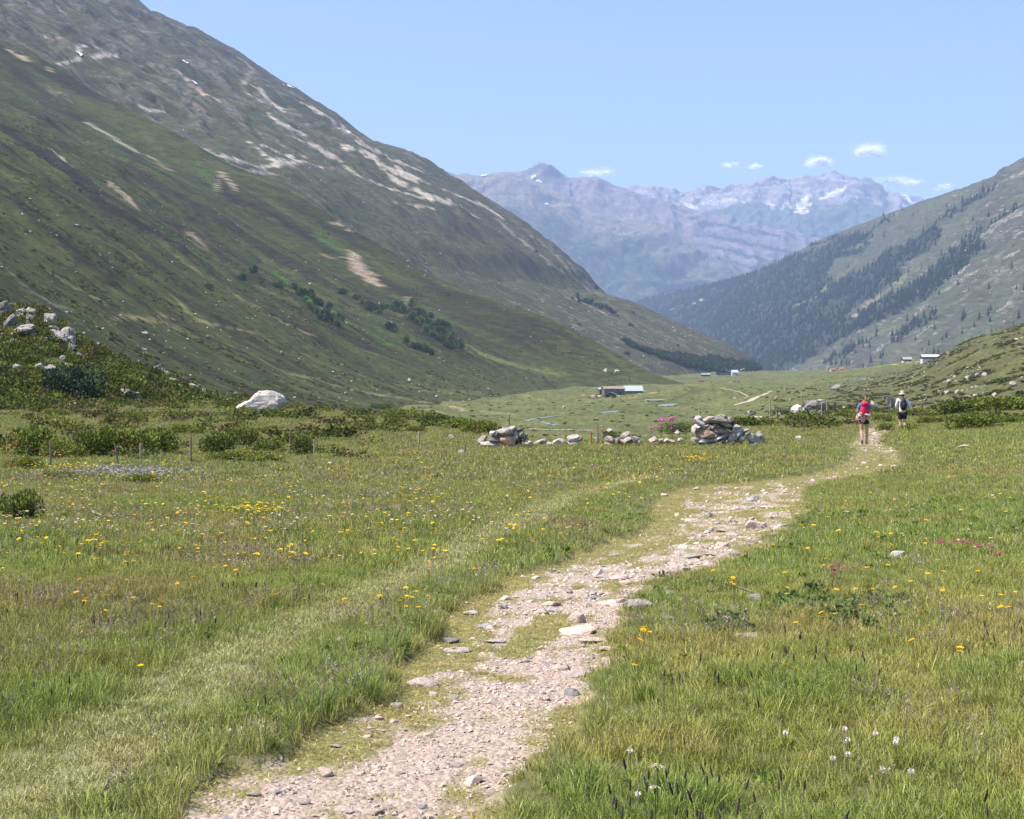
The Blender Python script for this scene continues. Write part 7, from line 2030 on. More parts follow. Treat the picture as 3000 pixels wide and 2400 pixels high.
def shoe(parent, heel, toe, nm='shoe'):
    h, t_ = Vector(heel), Vector(toe); m_ = (h + t_) / 2
    s = skin(nm, [(*h, .047, .05), (*m_, .044, .042), (*t_, .038, .034)], [(0, 1), (1, 2)], M_SHOE, 2, parent)
    so = skin('sole', [(*(h + Vector((0, -.005, -.034))), .046, .016), (*(t_ + Vector((0, .005, -.03))), .04, .014)], [(0, 1)], M_SOLE, 1, s)
shoe(W, (-.12, -.175, .15), (-.12, -.09, .03)); shoe(W, (.075, .03, .06), (.087, .17, .045))

# worn or carried things stay things of their own
def pack_mesh(nm, rad, mat, parent=None, seg=22, pinch=0.25, folds=0.03):
    bm = bmesh.new(); bmesh.ops.create_uvsphere(bm, u_segments=seg, v_segments=seg, radius=1)
    for v in bm.verts:
        c = v.co; e = 2.6
        k = (abs(c.x) ** e + abs(c.y) ** e + abs(c.z) ** e) ** (-1 / e); c = c * k
        c.x *= 1 - pinch * max(c.z, 0) - 0.08 * max(-c.z, 0)
        c += c.normalized() * (mnoise.fractal(c * 3 + Vector((len(nm), 0, 0)), .8, 2, 3) * folds)
        v.co = Vector((c.x * rad[0], c.y * rad[1], c.z * rad[2]))
    for f in bm.faces: f.smooth = True
    me = bpy.data.meshes.new(nm); bm.to_mesh(me); bm.free(); me.materials.append(mat); return me
rb = link(bpy.data.objects.new('backpack', None)); rb.location = g + Vector((-.045, -.20, 1.19)); rb.empty_display_size = .1
tag(rb, 'raspberry red backpack with hooded top on the woman', 'backpack')
place_mesh('pack_body', pack_mesh('pack_body', (.155, .11, .24), M_RED, folds=0.07), (0, 0, -.02), (0, .05, 0), (1, 1, 1), rb)
place_mesh('lid', pack_mesh('lid', (.145, .12, .085), M_RED, folds=0.10), (0.0, -.015, .20), (0.15, .0, 0), (1, 1, 1), rb)
place_mesh('pale_band', box_me('pale_band', .16, .03, .045, M_WHSH, .01), (.055, -.105, -.165), (0, .18, 0), (1, 1, 1), rb)
for s in (-1, 1): skin('strap', [(s * .10, .02, .20, .016), (s * .12, .15, .24, .016), (s * .125, .27, .16, .016), (s * .12, .27, 0, .016)], [(0, 1), (1, 2), (2, 3)], M_BLACK, 1, rb)
place_mesh('buckle_strap', box_me('buckle_strap', .14, .012, .018, M_BLACK, .003), (.06, -.12, .06), (0, -.75, 0), (1, 1, 1), rb)
fb = link(bpy.data.objects.new('shoulder_bag', None)); fb.location = g + Vector((-.17, -.20, .93)); fb.rotation_euler = (0, .38, 0)
tag(fb, 'floral cloth bag hanging at the left hip of the woman', 'bag')
place_mesh('bag_body', pack_mesh('bag_body', (.17, .09, .23), M_FLORAL, pinch=0.35, folds=0.10), (0, 0, 0), (0, 0, 0), (1, 1, 1), fb)
skin('strap', [(.02, 0, .20, .014), (.05, .02, .32, .014), (.06, .12, .44, .014)], [(0, 1), (1, 2)], M_BLACK, 1, fb)

# ---- the man farther on
D2 = 62.0
g2 = Vector((ray_x(2644, D2), D2, 0)); g2.z = float(ground_z(g2.x, g2.y)) - 0.02
hs = (1262 - 1148) * D2 / F; g2.z = float(ray_z(1148, D2)) - 1.80
Mn = link(bpy.data.objects.new('person', None)); Mn.location = g2; Mn.empty_display_size = .3
tag(Mn, 'man in white long-sleeved shirt and black shorts walking ahead', 'person')
J = [(0, 0, .95, .125, .11), (0, .01, 1.12, .125, .10), (0, .02, 1.30, .145, .105), (0, .02, 1.43, .15, .095), (0, .03, 1.51, .062), (0, .035, 1.57, .058), (0, .04, 1.62, .072, .082), (0, .045, 1.69, .080, .094), (0, .04, 1.75, .058, .07)]
Bn = [(i, i + 1) for i in range(8)]
J.append((0, .135, 1.665, .013)); Bn.append((7, len(J) - 1))
leg(J, Bn, (-.09, 0, .88), (-.085, .06, .50), (-.075, .02, .09), (-.075, .13, .04), (.095, .065, .07, .042))
leg(J, Bn, (.09, 0, .88), (.085, -.02, .50), (.075, -.16, .13), (.075, -.06, .04), (.095, .065, .07, .042))
arm_hand(J, Bn, (.195, .02, 1.45), (.30, -.03, 1.20), (.42, .0, .98), .055, .043, .03, chest=3)
arm_hand(J, Bn, (-.195, .02, 1.45), (-.25, .06, 1.18), (-.20, .22, 1.05), .055, .043, .03, chest=3)
skin('body', J, Bn, M_SKIN, 2, Mn)
SJ = [(0, 0, .86, .165, .145), (0, .01, 1.08, .16, .135), (0, .02, 1.30, .168, .125), (0, .02, 1.45, .162, .11), (0, .025, 1.525, .085)]
SB = [(0, 1), (1, 2), (2, 3), (3, 4)]
i = len(SJ); SJ += [(.195, .02, 1.45, .078), (.30, -.03, 1.20, .068), (.41, 0, 1.0, .052)]; SB += [(3, i), (i, i + 1), (i + 1, i + 2)]
i = len(SJ); SJ += [(-.195, .02, 1.45, .078), (-.25, .06, 1.18, .068), (-.205, .21, 1.06, .052)]; SB += [(3, i), (i, i + 1), (i + 1, i + 2)]
skin('shirt', SJ, SB, M_WHSH, 2, Mn)
HJ = [(0, 0, .92, .155, .14), (-.085, 0, .84, .115), (-.09, .03, .58, .105), (.085, 0, .84, .115), (.09, -.01, .58, .105)]
skin('shorts', HJ, [(0, 1), (1, 2), (0, 3), (3, 4)], M_BLACK, 2, Mn)
head_features(Mn, (0, .04, 1.67), 1, 1.05)
uv('hair', (0, .02, 1.665), (.088, .092, .085), M_HAIR, Mn, 16, lambda c: Vector((c.x, c.y, max(c.z, -0.7 if c.y < 0.2 else 0.15))))
hat = link(bpy.data.objects.new('sun_hat', None)); hat.location = g2 + Vector((0, .035, 1.72)); tag(hat, 'faded wide-brimmed sun hat with reddish top on the man', 'hat')
bm = bmesh.new()
prof = [(.001, .135), (.05, .13), (.085, .11), (.098, .05), (.10, .012), (.13, -.004), (.175, -.022), (.176, -.030), (.13, -.012), (.098, .0)]
rings = [[bm.verts.new((r_ * math.cos(a * math.pi / 10), r_ * math.sin(a * math.pi / 10) * 1.05, z + .01 * math.sin(a * .9) * (r_ / .17))) for a in range(20)] for r_, z in prof]
for a, b in zip(rings[:-1], rings[1:]):
    for k in range(20): f = bm.faces.new((a[k], a[(k + 1) % 20], b[(k + 1) % 20], b[k])); f.smooth = True
me = bpy.data.meshes.new('crown_and_brim'); bm.to_mesh(me); bm.free(); me.materials.append(M_HAT); place_mesh('crown_and_brim', me, (0, 0, 0), parent=hat)
uv('top_patch', (-.02, -.0, .115), (.05, .055, .032), M_HATR, hat, 12)
shoe(Mn, (-.075, .0, .07), (-.075, .15, .045)); shoe(Mn, (.075, -.175, .13), (.075, -.07, .03))
bb = link(bpy.data.objects.new('backpack', None)); bb.location = g2 + Vector((-.02, -.235, 1.24)); tag(bb, 'dark grey daypack on the back of the man', 'backpack')
place_mesh('pack_body', pack_mesh('pack_body', (.155, .11, .25), M_BLACK, pinch=.35, folds=.05), (0, 0, 0), (0, 0, 0), (1, 1, 1), bb)
place_mesh('front_pocket', pack_mesh('front_pocket', (.12, .045, .13), M_BLACK, folds=.05), (0, -.10, -.08), (0, 0, 0), (1, 1, 1), bb)
place_mesh('pale_logo', box_me('pale_logo', .03, .006, .014, M_WHSH, .002), (-.02, -.118, .07), (0, 0, 0), (1, 1, 1), bb)
for s in (-1, 1): skin('strap', [(s * .07, .03, .22, .018), (s * .12, .14, .30, .018), (s * .13, .30, .22, .018), (s * .13, .32, 0, .018)], [(0, 1), (1, 2), (2, 3)], M_BLACK, 1, bb)
ph = link(bpy.data.objects.new('phone', box_me('phone', .05, .012, .09, M_BLACK, .004))); ph.location = g2 + Vector((.475, .0, .87)); tag(ph, 'small dark object in the right hand of the man', 'phone')

# ------------------------------------------------------------------ cows on the pasture by the farm
M_COW = [plain_mat('brown_cow_coat', (0.20, 0.085, 0.045), 0.8, 0.3, 2), plain_mat('pale_cow_coat', (0.66, 0.58, 0.50), 0.8, 0.1, 2), plain_mat('dark_cow_coat', (0.05, 0.035, 0.03), 0.8, 0.3, 2), plain_mat('tan_cow_coat', (0.42, 0.22, 0.11), 0.8, 0.2, 2)]
def cow_mesh(mat, graze):
    hd = (1.32, 0, .55) if graze else (1.38, 0, 1.42); nk = (1.0, 0, 1.0) if graze else (1.05, 0, 1.35)
    J = [(0, 0, 1.02, .36, .36), (.55, 0, 1.05, .38, .36), (.82, 0, 1.12, .28, .30), (*nk, .17, .2), (*hd, .13, .13), (hd[0] + .22, 0, hd[2] - .16, .08), (-.55, 0, 1.05, .34, .34), (-.85, 0, 1.10, .22, .24), (-1.0, 0, 1.15, .05), (-1.05, 0, .7, .035), (-1.04, 0, .5, .05)]
    Bn = [(0, 1), (1, 2), (2, 3), (3, 4), (4, 5), (0, 6), (6, 7), (7, 8), (8, 9), (9, 10)]
    for s in (-1, 1):
        i = len(J); J += [(.68, s * .18, .85, .15), (.68, s * .18, .48, .085), (.66, s * .18, .22, .055), (.68, s * .18, .02, .06)]; Bn += [(1, i), (i, i + 1), (i + 1, i + 2), (i + 2, i + 3)]
        i = len(J); J += [(-.70, s * .18, .85, .19), (-.58, s * .19, .60, .11), (-.76, s * .19, .42, .07), (-.72, s * .19, .2, .05), (-.68, s * .19, .02, .06)]; Bn += [(6, i), (i, i + 1), (i + 1, i + 2), (i + 2, i + 3), (i + 3, i + 4)]
        i = len(J); J += [(hd[0] - .08, s * .2, hd[2] + .10, .045)]; Bn += [(4, i)]
        i = len(J); J += [(hd[0] - .02, s * .12, hd[2] + .26, .02)]; Bn += [(4, i)]
    o = skin('body', J, Bn, mat, 1); me = o.data; bpy.data.objects.remove(o); return me
CW = [cow_mesh(M_COW[k], k != 1) for k in range(4)]
COWS = [(1709, 1164, 1, 'pale cow standing leftmost in the herd by the barns'), (1724, 1168, 0, 'brown cow near the pale one left in the herd'), (1731, 1170, 0, 'brown cow lying low beside the white cow'), (1738, 1166, 1, 'white cow in the middle of the herd'),
        (1736, 1172, 3, 'tan cow in front of the white cow'), (1748, 1168, 2, 'dark cow right of the white cow'), (1754, 1169, 3, 'tan cow right of the dark cow in the herd'), (1758, 1166, 1, 'pale cow at the back right of the herd'), (1772, 1165, 2, 'dark cow at the right end of the herd'),
        (1797, 1168, 2, 'dark cow alone in front of the grey shed'), (1813, 1167, 1, 'pale cow alone under the barn corner'), (2050, 1119, 2, 'dark cow grazing below the long low shed'), (2056, 1121, 0, 'brown cow beside the dark one below the shed'), (2152, 1121, 0, 'brown cow grazing below the big chalet'), (2164, 1122, 2, 'dark cow right of the brown one below the chalet'),
        ]
for i, (px, py, k, lab) in enumerate(COWS):
    gg = ground_hit(px, py, 110)
    e = link(bpy.data.objects.new('cow', None)); e.location = gg; e.rotation_euler = (0, 0, random.choice([0.2, 2.9, -0.5, 3.6, 1.2])); e.empty_display_size = .3
    tag(e, lab, 'cow', 'cows grazing in the valley')
    place_mesh('body', CW[k], (0, 0, 0), (0, 0, 0), (1, 1, 1), e)

# ------------------------------------------------------------------ meadow flowers
M_YEL = leaf_tint_mat('yellow_petals', (0.75, 0.48, 0.014), 0.25); M_ORA = leaf_tint_mat('orange_petals', (0.74, 0.38, 0.012), 0.25)
M_STEM = plain_mat('green_stem', (0.09, 0.14, 0.04), 0.8, 0.2, 20)
M_CREAM = leaf_tint_mat('cream_petals', (0.52, 0.44, 0.36), 0.25); M_MAG = leaf_tint_mat('magenta_petals', (0.50, 0.09, 0.34), 0.2); M_CRIM = leaf_tint_mat('crimson_petals', (0.26, 0.07, 0.11), 0.15)
M_BLUF = leaf_tint_mat('blue_petals', (0.26, 0.27, 0.45), 0.2); M_SPIKE = plain_mat('dark_grass_spike', (0.055, 0.042, 0.045), 0.9, 0.35, 60); M_CLOV = plain_mat('white_clover', (0.66, 0.58, 0.53), 0.8, 0.2, 60)
def flower_mesh(nm, h, rad, petal_m, seed, petals=12, cup=0.25, rings=2, scale_seg=1):
    r_ = random.Random(seed); V = []; Fc = []; mi = []
    def seg(p, q, w):
        b = len(V)
        for k in range(3):
            a = k * 2.094; o = Vector((math.cos(a) * w, math.sin(a) * w, 0)); V.extend([p + o, q + o])
        for k in range(3): Fc.append((b + 2 * k, b + 2 * ((k + 1) % 3), b + 2 * ((k + 1) % 3) + 1, b + 2 * k + 1)); mi.append(0)
    bend = Vector((r_.gauss(0, .1) * h, r_.gauss(0, .1) * h, h))
    seg(Vector((0, 0, -.02)), bend * .5, .0014); seg(bend * .5, bend, .0013)
    tl = Euler((r_.gauss(0.15, .25), r_.gauss(0, .25), 0)).to_matrix()
    for rg in range(rings):
        R_ = rad * (1 - .35 * rg)
        for k in range(petals):
            a = (k + .5 * rg) / petals * 6.283; ca, sa = math.cos(a), math.sin(a); w = R_ * 2.4 / petals
            b = len(V)
            for x, y, z in ((.15 * R_, 0, .002 * rg), (.65 * R_, w, cup * R_ * .5 + .003 * rg), (R_, 0, cup * R_ + .003 * rg), (.65 * R_, -w, cup * R_ * .5 + .003 * rg)):
                V.append(bend + tl @ Vector((x * ca - y * sa, x * sa + y * ca, z)))
            Fc.append((b, b + 1, b + 2, b + 3)); mi.append(1)
    me = bpy.data.meshes.new(nm); me.from_pydata([tuple(v) for v in V], [], Fc); me.update()
    a = me.attributes.new('bl', 'FLOAT', 'POINT'); a.data.foreach_set('value', np.array([r_.uniform(.4, .9) for _ in V], dtype=np.float32))
    me.materials.append(M_STEM); me.materials.append(petal_m); me.polygons.foreach_set('material_index', np.array(mi, dtype=np.int32))
    return me
FY = [flower_mesh('yellow_flower', .18, .021, M_YEL if i < 4 else M_ORA, 90 + i, 12, .25) for i in range(6)]
def put(name, me, px, py, label, cat, group, s=1.0, h=0.0):
    g_ = ground_hit(px, py)
    o = place_mesh(name, me, g_, (0, 0, random.uniform(0, 6.28)), (s, s, s)); tag(o, label, cat, group); return o
def base_of(px, py_head, h):
    g_ = ground_hit(px, py_head)
    for _ in range(2): g_ = ground_hit(px, py_head + h * F / g_.y, max(3.5, g_.y * 0.45), g_.y * 1.3)
    return g_
r = np.random.default_rng(99)
n_y = 0
named = [(1175, 1740), (1195, 1732), (1180, 1752), (1213, 1725), (1222, 1722), (1192, 1755), (1212, 1733), (1217, 1768), (1276, 1798), (2419, 1640), (2423, 1638), (2130, 1688), (2140, 1690), (2150, 1684), (2158, 1685), (2152, 1692), (2087, 1675), (2179, 1662),
         (2436, 1640), (2451, 1720), (2455, 1726), (1852, 1955), (1880, 1838), (1886, 1842), (1904, 1842), (1863, 1875), (2717, 1671), (2740, 1642), (2838, 1475), (2905, 1577), (2812, 1902), (2820, 1900), (2240, 1584), (2683, 1874), (2419, 1780), (2415, 1784), (2294, 1945),
         (411, 1921), (262, 1757), (470, 1757), (382, 1741), (475, 1746), (127, 1715), (988, 1621), (560, 1715)]
pts = []
for q in named: pts.append((q, True))
while len(pts) < 300:
    u = r.random()
    if u < .80:
        px = r.uniform(0, 1950); py = 1350 + 420 * r.random() ** 1.5
        n_ = fbm(np.array([px / 150.]), np.array([py / 40.]), 3, 701)[0]
        if n_ < r.uniform(-.5, .35): continue
    else: px = r.uniform(2250, 3000); py = 1290 + 520 * r.random() ** 1.3
    g_ = base_of(px, py, .20)
    if path_inside(np.array([g_.x]), np.array([g_.y]))[0] > .1: continue
    pts.append(((px, py), False))
for (px, py), nm in pts:
    g_ = base_of(px, py, .20)
    left_ = px < 1700
    o = place_mesh('yellow_flower', FY[int(r.integers(0, 6))], g_, (0, 0, r.uniform(0, 6.28)), [float(r.uniform(.8, 1.15) * (1.0 if g_.y < 14 else 1.25))] * 3)
    tag(o, 'yellow daisy-like flower in the meadow grass left of the path' if left_ else 'yellow flower in the grass right of the path', 'flower', 'yellow flowers left of the path' if left_ else 'yellow flowers right of the path')
# the farther, uncountable bloom
def bloom(name, n, seed, mat, box, rad, h, thr, nb=5, size=1.0):
    rr = np.random.default_rng(seed); P = []
    px = rr.uniform(box[0], box[1], n); py = rr.uniform(box[2], box[3], n)
    if thr < -.3:
        px = rr.normal((box[0] + box[1]) / 2, (box[1] - box[0]) * .24, n); py = rr.normal((box[2] + box[3]) / 2, (box[3] - box[2]) * .28, n)
    keep = fbm(px / 160., py / 30., 4, seed + 3) > rr.uniform(thr - .35, thr + .35, n)
    for a, b in zip(px[keep], py[keep]):
        g_ = base_of(a, b, h)
        if path_inside(np.array([g_.x]), np.array([g_.y]))[0] < .1: P.append(g_)
    P = np.array(P)
    pr = [bpy.data.objects.new('b', flower_mesh('bloom', h, rad, mat, seed + i, 8, .3, 1)) for i in range(3)]
    m = len(P)
    gn_scatter(name, P, pr, rr.uniform(.7, 1.3, m) * size, np.stack([rr.normal(0, .1, m), rr.normal(0, .1, m), rr.uniform(0, 6.28, m)], 1), rr.integers(0, 3, m), np.ones((m, 3)))
bloom('distant_yellow_flowers', 1100, 711, M_YEL, (0, 2250, 1325, 1480), .024, .20, 0.0)
bloom('distant_yellow_flowers', 420, 712, M_YEL, (0, 1750, 1470, 1640), .020, .18, 0.0)
bloom('yellow_flower_drift', 90, 713, M_YEL, (600, 830, 1474, 1502), .022, .18, -.5)
bloom('yellow_flower_drift', 90, 714, M_YEL, (90, 360, 1354, 1378), .024, .18, -.5)
bloom('yellow_flower_drift', 60, 716, M_YEL, (1990, 2090, 1334, 1348), .024, .18, -.5)
bloom('cream_flowers', 1500, 715, M_CREAM, (0, 1500, 1345, 1560), .016, .19, 0.1)
bloom('cream_flowers', 260, 717, M_CREAM, (2300, 3000, 1300, 1600), .015, .17, 0.1)
bloom('cream_flowers', 500, 718, M_CREAM, (1280, 2250, 1318, 1400), .018, .19, 0.0)
bloom('blue_flowers', 420, 719, M_BLUF, (150, 600, 1364, 1390), .022, .15, -.35)
bloom('cream_flowers', 200, 721, M_CREAM, (190, 560, 1362, 1398), .018, .16, -.4)

# dark timothy-like seed spikes
def spike_mesh(seed, h=.27, L=.035, rad=.0045):
    r_ = random.Random(seed); bm = bmesh.new()
    bend = Vector((r_.gauss(0, .10) * h, r_.gauss(0, .08) * h, h))
    def tube(p, q, w0, w1, n=5, mi=0):
        a = [bm.verts.new(p + Vector((math.cos(k / n * 6.283) * w0, math.sin(k / n * 6.283) * w0, 0))) for k in range(n)]
        b = [bm.verts.new(q + Vector((math.cos(k / n * 6.283) * w1, math.sin(k / n * 6.283) * w1, 0))) for k in range(n)]
        for k in range(n): f = bm.faces.new((a[k], a[(k + 1) % n], b[(k + 1) % n], b[k])); f.material_index = mi
        return b
    tube(Vector((0, 0, -.02)), bend * .5, .0013, .0012, 3); tube(bend * .5, bend, .0012, .001, 3)
    d = (bend * .5).normalized() + Vector((r_.gauss(0, .12), r_.gauss(0, .12), 0))
    zs = [0, .12, .35, .65, .88, 1.0]; ws = [.3, .8, 1.0, .95, .6, .15]
    for (z0, w0), (z1, w1) in zip(zip(zs[:-1], ws[:-1]), zip(zs[1:], ws[1:])):
        tube(bend + d * L * z0, bend + d * L * z1, rad * w0 * r_.uniform(.9, 1.1), rad * w1, 7, 1)
    me = bpy.data.meshes.new('grass_spike'); bm.to_mesh(me); bm.free(); me.materials.append(M_STEM); me.materials.append(M_SPIKE); return me
SPK = [spike_mesh(120 + i, .27, .038 if i < 4 else .05, .0048) for i in range(8)]
SP_R = [(250, 960), (300, 950), (320, 950), (405, 910), (475, 950), (515, 1005), (885, 760), (940, 740), (695, 810), (770, 840), (720, 940), (1070, 780), (980, 850), (1310, 900), (1265, 890), (1190, 850), (235, 1360), (320, 1420), (480, 1450), (535, 1420), (845, 1455),
        (870, 1500), (915, 1460), (725, 1525), (60, 1510), (95, 1505), (155, 1510), (345, 1530), (540, 1580), (595, 1640), (610, 1660), (435, 1610), (330, 1650), (1010, 1660), (520, 1540), (575, 1640), (1905, 1630), (1820, 1580), (1930, 760), (2015, 680), (1860, 700),
        (1840, 730), (1905, 750), (1820, 800), (2045, 760), (110, 1680), (1140, 1690), (1215, 1700), (460, 1400), (395, 1250), (750, 1120), (1265, 880), (1030, 870), (900, 860), (870, 860), (1220, 930), (850, 870), (1100, 860), (960, 770), (640, 1700), (20, 1600), (190, 1660)]
SP_L = [(265, 155), (300, 150), (390, 150), (470, 205), (505, 205), (520, 190), (690, 235), (705, 235), (885, 280), (885, 480), (100, 370), (120, 430), (70, 430), (15, 430), (45, 490), (410, 450), (465, 520), (495, 520), (870, 570), (1065, 510), (1115, 540), (1245, 300), (1310, 275),
        (1330, 350), (1370, 350), (1420, 320), (1435, 270), (1575, 330), (1180, 375), (1240, 340), (370, 850), (400, 850), (290, 870), (2010, 430), (205, 180), (310, 190), (240, 290), (330, 260), (395, 190), (530, 260), (1220, 370), (1390, 370), (1640, 440), (110, 250), (180, 300), (1395, 960), (165, 830)]
for lst, ox, oy, k, side in ((SP_R, 1800, 1400, 1.725, 'right'), (SP_L, 0, 1500, 1.797, 'left')):
    for a, b in lst:
        g_ = base_of(ox + a / k, min(oy + b / k, 2385), .30)
        o = place_mesh('grass_spike', SPK[int(r.integers(0, 8))], g_, (0, 0, r.uniform(0, 6.28)), [float(r.uniform(.70, 1.0))] * 3)
        tag(o, f'tall grass stem with a dark seed spike {side} of the path', 'grass stem', f'dark grass spikes {side} of the path')
for _ in range(30):
    a, b = (r.uniform(1750, 2250), r.uniform(2200, 2390)) if r.random() < .6 else (r.uniform(2700, 2930), r.uniform(1340, 1420))
    g_ = base_of(a, b, .30); o = place_mesh('grass_spike', SPK[int(r.integers(0, 8))], g_, (0, 0, r.uniform(0, 6.28)), [float(r.uniform(.65, .95))] * 3)
    tag(o, 'tall grass stem with a dark seed spike right of the path', 'grass stem', 'dark grass spikes right of the path')
# white clover heads, cream umbels, crimson clumps, tall pink flowers
def clover(seed):
    r_ = random.Random(seed); bm = bmesh.new()
    bmesh.ops.create_cone(bm, cap_ends=False, segments=4, radius1=.0015, radius2=.0012, depth=.12, matrix=Matrix.Translation((0, 0, .06)))
    for k in range(46):
        u = Vector((r_.gauss(0, 1), r_.gauss(0, 1), r_.gauss(0, 1))).normalized()
        m = Matrix.Translation(Vector((0, 0, .128)) + u * .010) @ u.to_track_quat('Z', 'Y').to_matrix().to_4x4()
        q = bmesh.ops.create_cone(bm, cap_ends=False, segments=3, radius1=.0024, radius2=.0008, depth=.009, matrix=m)
        for f in {f for v in q['verts'] for f in v.link_faces}: f.material_index = 1
    me = bpy.data.meshes.new('clover_flower'); bm.to_mesh(me); bm.free(); me.materials.append(M_STEM); me.materials.append(M_CLOV); return me
CL = [clover(i) for i in range(3)]
for a, b in [(865, 1275), (1165, 1255), (1180, 1310), (1425, 1305), (1422, 1322), (1105, 1400), (1180, 1380), (1355, 1455), (1320, 1278), (120, 1580), (80, 1365), (1500, 1465)]:
    g_ = base_of(1800 + a / 1.725, 1400 + b / 1.725, .128)
    tag(place_mesh('clover_flower', CL[int(r.integers(0, 3))], g_, (0, 0, r.uniform(0, 6)), (.9, .9, .9)), 'white clover head in the near grass right of the path', 'flower', 'white clover heads')
def umbel(seed, mat, h, n, spread_, dot):
    r_ = random.Random(seed); V = []; Fc = []; mi = []
    def quad(p, q, w):
        b = len(V); V.extend([p - Vector((w, 0, 0)), p + Vector((w, 0, 0)), q + Vector((w, 0, 0)), q - Vector((w, 0, 0))]); Fc.append((b, b + 1, b + 2, b + 3)); mi.append(0)
    top = Vector((r_.gauss(0, .03), r_.gauss(0, .03), h)); quad(Vector((0, 0, -.02)), top, .003 * h / .3)
    for k in range(n):
        a = r_.uniform(0, 6.283); q = spread_ * math.sqrt(r_.random()); p = top + Vector((math.cos(a) * q, math.sin(a) * q, .5 * spread_ - .35 * q * q / spread_ + r_.gauss(0, .1) * spread_))
        if k % 3 == 0: quad(top - Vector((0, 0, .05 * h)), p, .0012)
        b = len(V)
        for j in range(5):
            t_ = j * 1.2566; V.append(p + Vector((math.cos(t_) * dot, math.sin(t_) * dot, r_.gauss(0, .3) * dot)))
        V.append(p + Vector((0, 0, dot * .8)))
        for j in range(5): Fc.append((b + j, b + (j + 1) % 5, b + 5)); mi.append(1)
    me = bpy.data.meshes.new('flower'); me.from_pydata([tuple(v) for v in V], [], Fc); me.update()
    a = me.attributes.new('bl', 'FLOAT', 'POINT'); a.data.foreach_set('value', np.array([r_.uniform(.3, 1) for _ in V], dtype=np.float32))
    me.materials.append(M_STEM); me.materials.append(mat); me.polygons.foreach_set('material_index', np.array(mi, dtype=np.int32)); return me
for i, (px, py, lab) in enumerate([(1925, 2250, 'flat cream umbel in the near grass, the upper of two'), (1925, 2316, 'flat cream umbel in the near grass, the lower of two')]):
    g_ = base_of(px, py, .2); tag(place_mesh('umbel_flower', umbel(140 + i, M_CREAM, .2, 34, .024, .003), g_), lab, 'flower')
CR = [umbel(150 + i, M_CRIM, .13, 16, .022, .007) for i in range(3)]
for i in range(26):
    cx, cy_ = [(2478, 1668), (2440, 1680), (2780, 1597), (2843, 1597), (2899, 1606), (2765, 1590), (2905, 1630)][i % 7]
    g_ = base_of(cx + r.normal(0, 12), cy_ + r.normal(0, 5), .13)
    tag(place_mesh('crimson_flower', CR[i % 3], g_, (0, 0, r.uniform(0, 6)), [float(r.uniform(.9, 1.3))] * 3), 'small crimson flower in a loose clump right of the path', 'flower', 'crimson flowers right of the path')
for i, (x, y, s, lab) in enumerate([(420, 255, 1.4, 'tall pink flower with the broadest head, second from left by the wall'), (585, 215, 1.1, 'tallest pink flower above the low wall'), (545, 305, .8, 'pink flower in the middle under the tallest one'), (410, 345, .85, 'low pink flower beneath the broadest head'),
                                  (575, 357, .8, 'low pink flower furthest right above the wall'), (255, 360, .85, 'pink flower furthest left above the wall'), (528, 240, .5, 'small pink flower just left of the tallest one')]):
    px, py = 1850 + x / 4.79, 1180 + y / 4.79; d = 49.5
    X = ray_x(px, d); zt = ray_z(py, d); zb = float(ground_z(X, d)); h = zt - zb - .02
    tag(place_mesh('pink_flower', umbel(160 + i, M_MAG, h, 46, .105 * s, .026), (X, d, zb)), lab, 'flower')
# dark leafy plants on the right
LP = [proto('l', *leaf_clump(60, .10, .09, .035, 860 + i)[:2], M_LEAF, leaf_clump(60, .10, .09, .035, 860 + i)[2]) for i in range(3)]
rr = np.random.default_rng(733); Q = []
for cx, cy_, sx, sy, n_ in [(2420, 1790, 60, 20, 26), (2160, 1840, 40, 14, 18), (2480, 1820, 70, 18, 26), (2380, 1745, 30, 10, 8), (2590, 1820, 40, 16, 12), (2560, 1780, 60, 14, 14), (2120, 1850, 30, 12, 10), (2300, 1770, 30, 10, 6)]:
    for k in range(n_):
        g_ = ground_hit(cx + rr.normal(0, sx * .7), cy_ + rr.normal(0, sy * .8)); Q.append(g_)
Q = np.array(Q); m = len(Q)
gn_scatter('dark_leafy_plants', Q, LP, rr.uniform(.4, .85, m), np.stack([rr.normal(0, .1, m), rr.normal(0, .1, m), rr.uniform(0, 6.28, m)], 1), rr.integers(0, 3, m), np.array([(0.10, 0.15, 0.05), (0.09, 0.13, 0.045), (0.12, 0.165, 0.055)])[rr.integers(0, 3, m)])

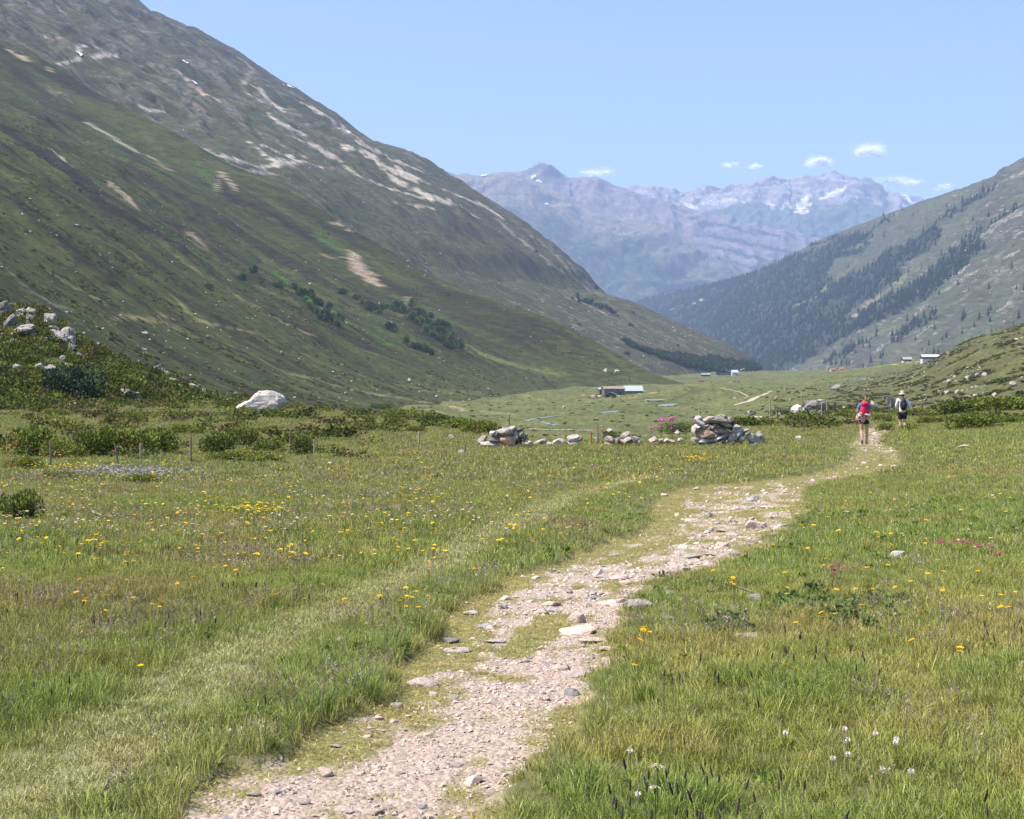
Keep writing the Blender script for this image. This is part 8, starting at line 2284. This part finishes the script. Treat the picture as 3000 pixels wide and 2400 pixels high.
# ------------------------------------------------------------------ small fair-weather clouds far behind the last range
def cloud_mat():
    t = NT('cloud_droplets')
    d = t.n('ShaderNodeBsdfDiffuse'); d.inputs[0].default_value = (0.93, 0.93, 0.94, 1)
    m = d
    t.l(m.outputs[0], t.out.inputs[0]); return t.m
M_CLOUD = cloud_mat()
def cloud(px, py, w, h, dens, seed, label):
    d = 47000.0; r_ = np.random.default_rng(seed); W_ = w * d / F / 2; H_ = h * d / F / 2 * 1.35
    n_ = int(dens * w * h * 1.5)
    lumps = np.stack([r_.uniform(-.62, .62, 7), r_.uniform(-.6, .6, 7), r_.uniform(-.5, .25, 7), r_.uniform(.22, .62, 7)], 1)
    lumps[:, 2] += .35 * (1 - np.abs(lumps[:, 0]) / .62)
    k = r_.integers(0, 7, n_); u = r_.normal(0, .40, (n_, 3)) * (1 + .9 * r_.random((n_, 1)) ** 3)
    C = lumps[k, :3] + u * lumps[k, 3:4]
    C[:, 2] = np.where(C[:, 2] < -.55, -.55 + .14 * r_.standard_normal(n_), C[:, 2])
    C *= np.array([W_, W_ * .6, H_])
    # thin flakes that face the light and the valley alike
    nrm = np.array([-.30, -.55, .78]) + r_.normal(0, .22, (n_, 3)); nrm /= np.linalg.norm(nrm, axis=1, keepdims=True)
    t1 = np.cross(nrm, r_.normal(0, 1, (n_, 3))); t1 /= np.linalg.norm(t1, axis=1, keepdims=True); t2 = np.cross(nrm, t1)
    s = (r_.uniform(.5, 1.3, n_) * 1.15 * d / F)[:, None]
    V = np.stack([C - t1 * s, C + t2 * s, C + t1 * s, C - t2 * s], 1).reshape(-1, 3)
    Fc = np.arange(n_ * 4).reshape(-1, 4)
    me = mesh_from_np('cloud', V, Fc); me.materials.append(M_CLOUD)
    o = place_mesh('cloud', me, (ray_x(px, d), d, ray_z(py, d))); tag(o, label, 'cloud')
cloud(2395, 473, 84, 40, .55, 1, 'bright puffy cloud above the rocky summit')
cloud(2550, 446, 106, 48, .42, 2, 'highest and largest puffy cloud right of the bright one')
cloud(2635, 534, 160, 36, .25, 3, 'long flat cloud low over the snowy peaks')
cloud(1742, 508, 116, 30, .16, 4, 'thin pale cloud right of the dark pyramid peak')
cloud(2140, 487, 60, 26, .13, 5, 'faint wisp left in the row of small clouds')
cloud(2210, 490, 70, 24, .11, 6, 'faint wisp right in the row of small clouds')
cloud(2765, 550, 64, 28, .12, 7, 'faint cloud just above the right slope')
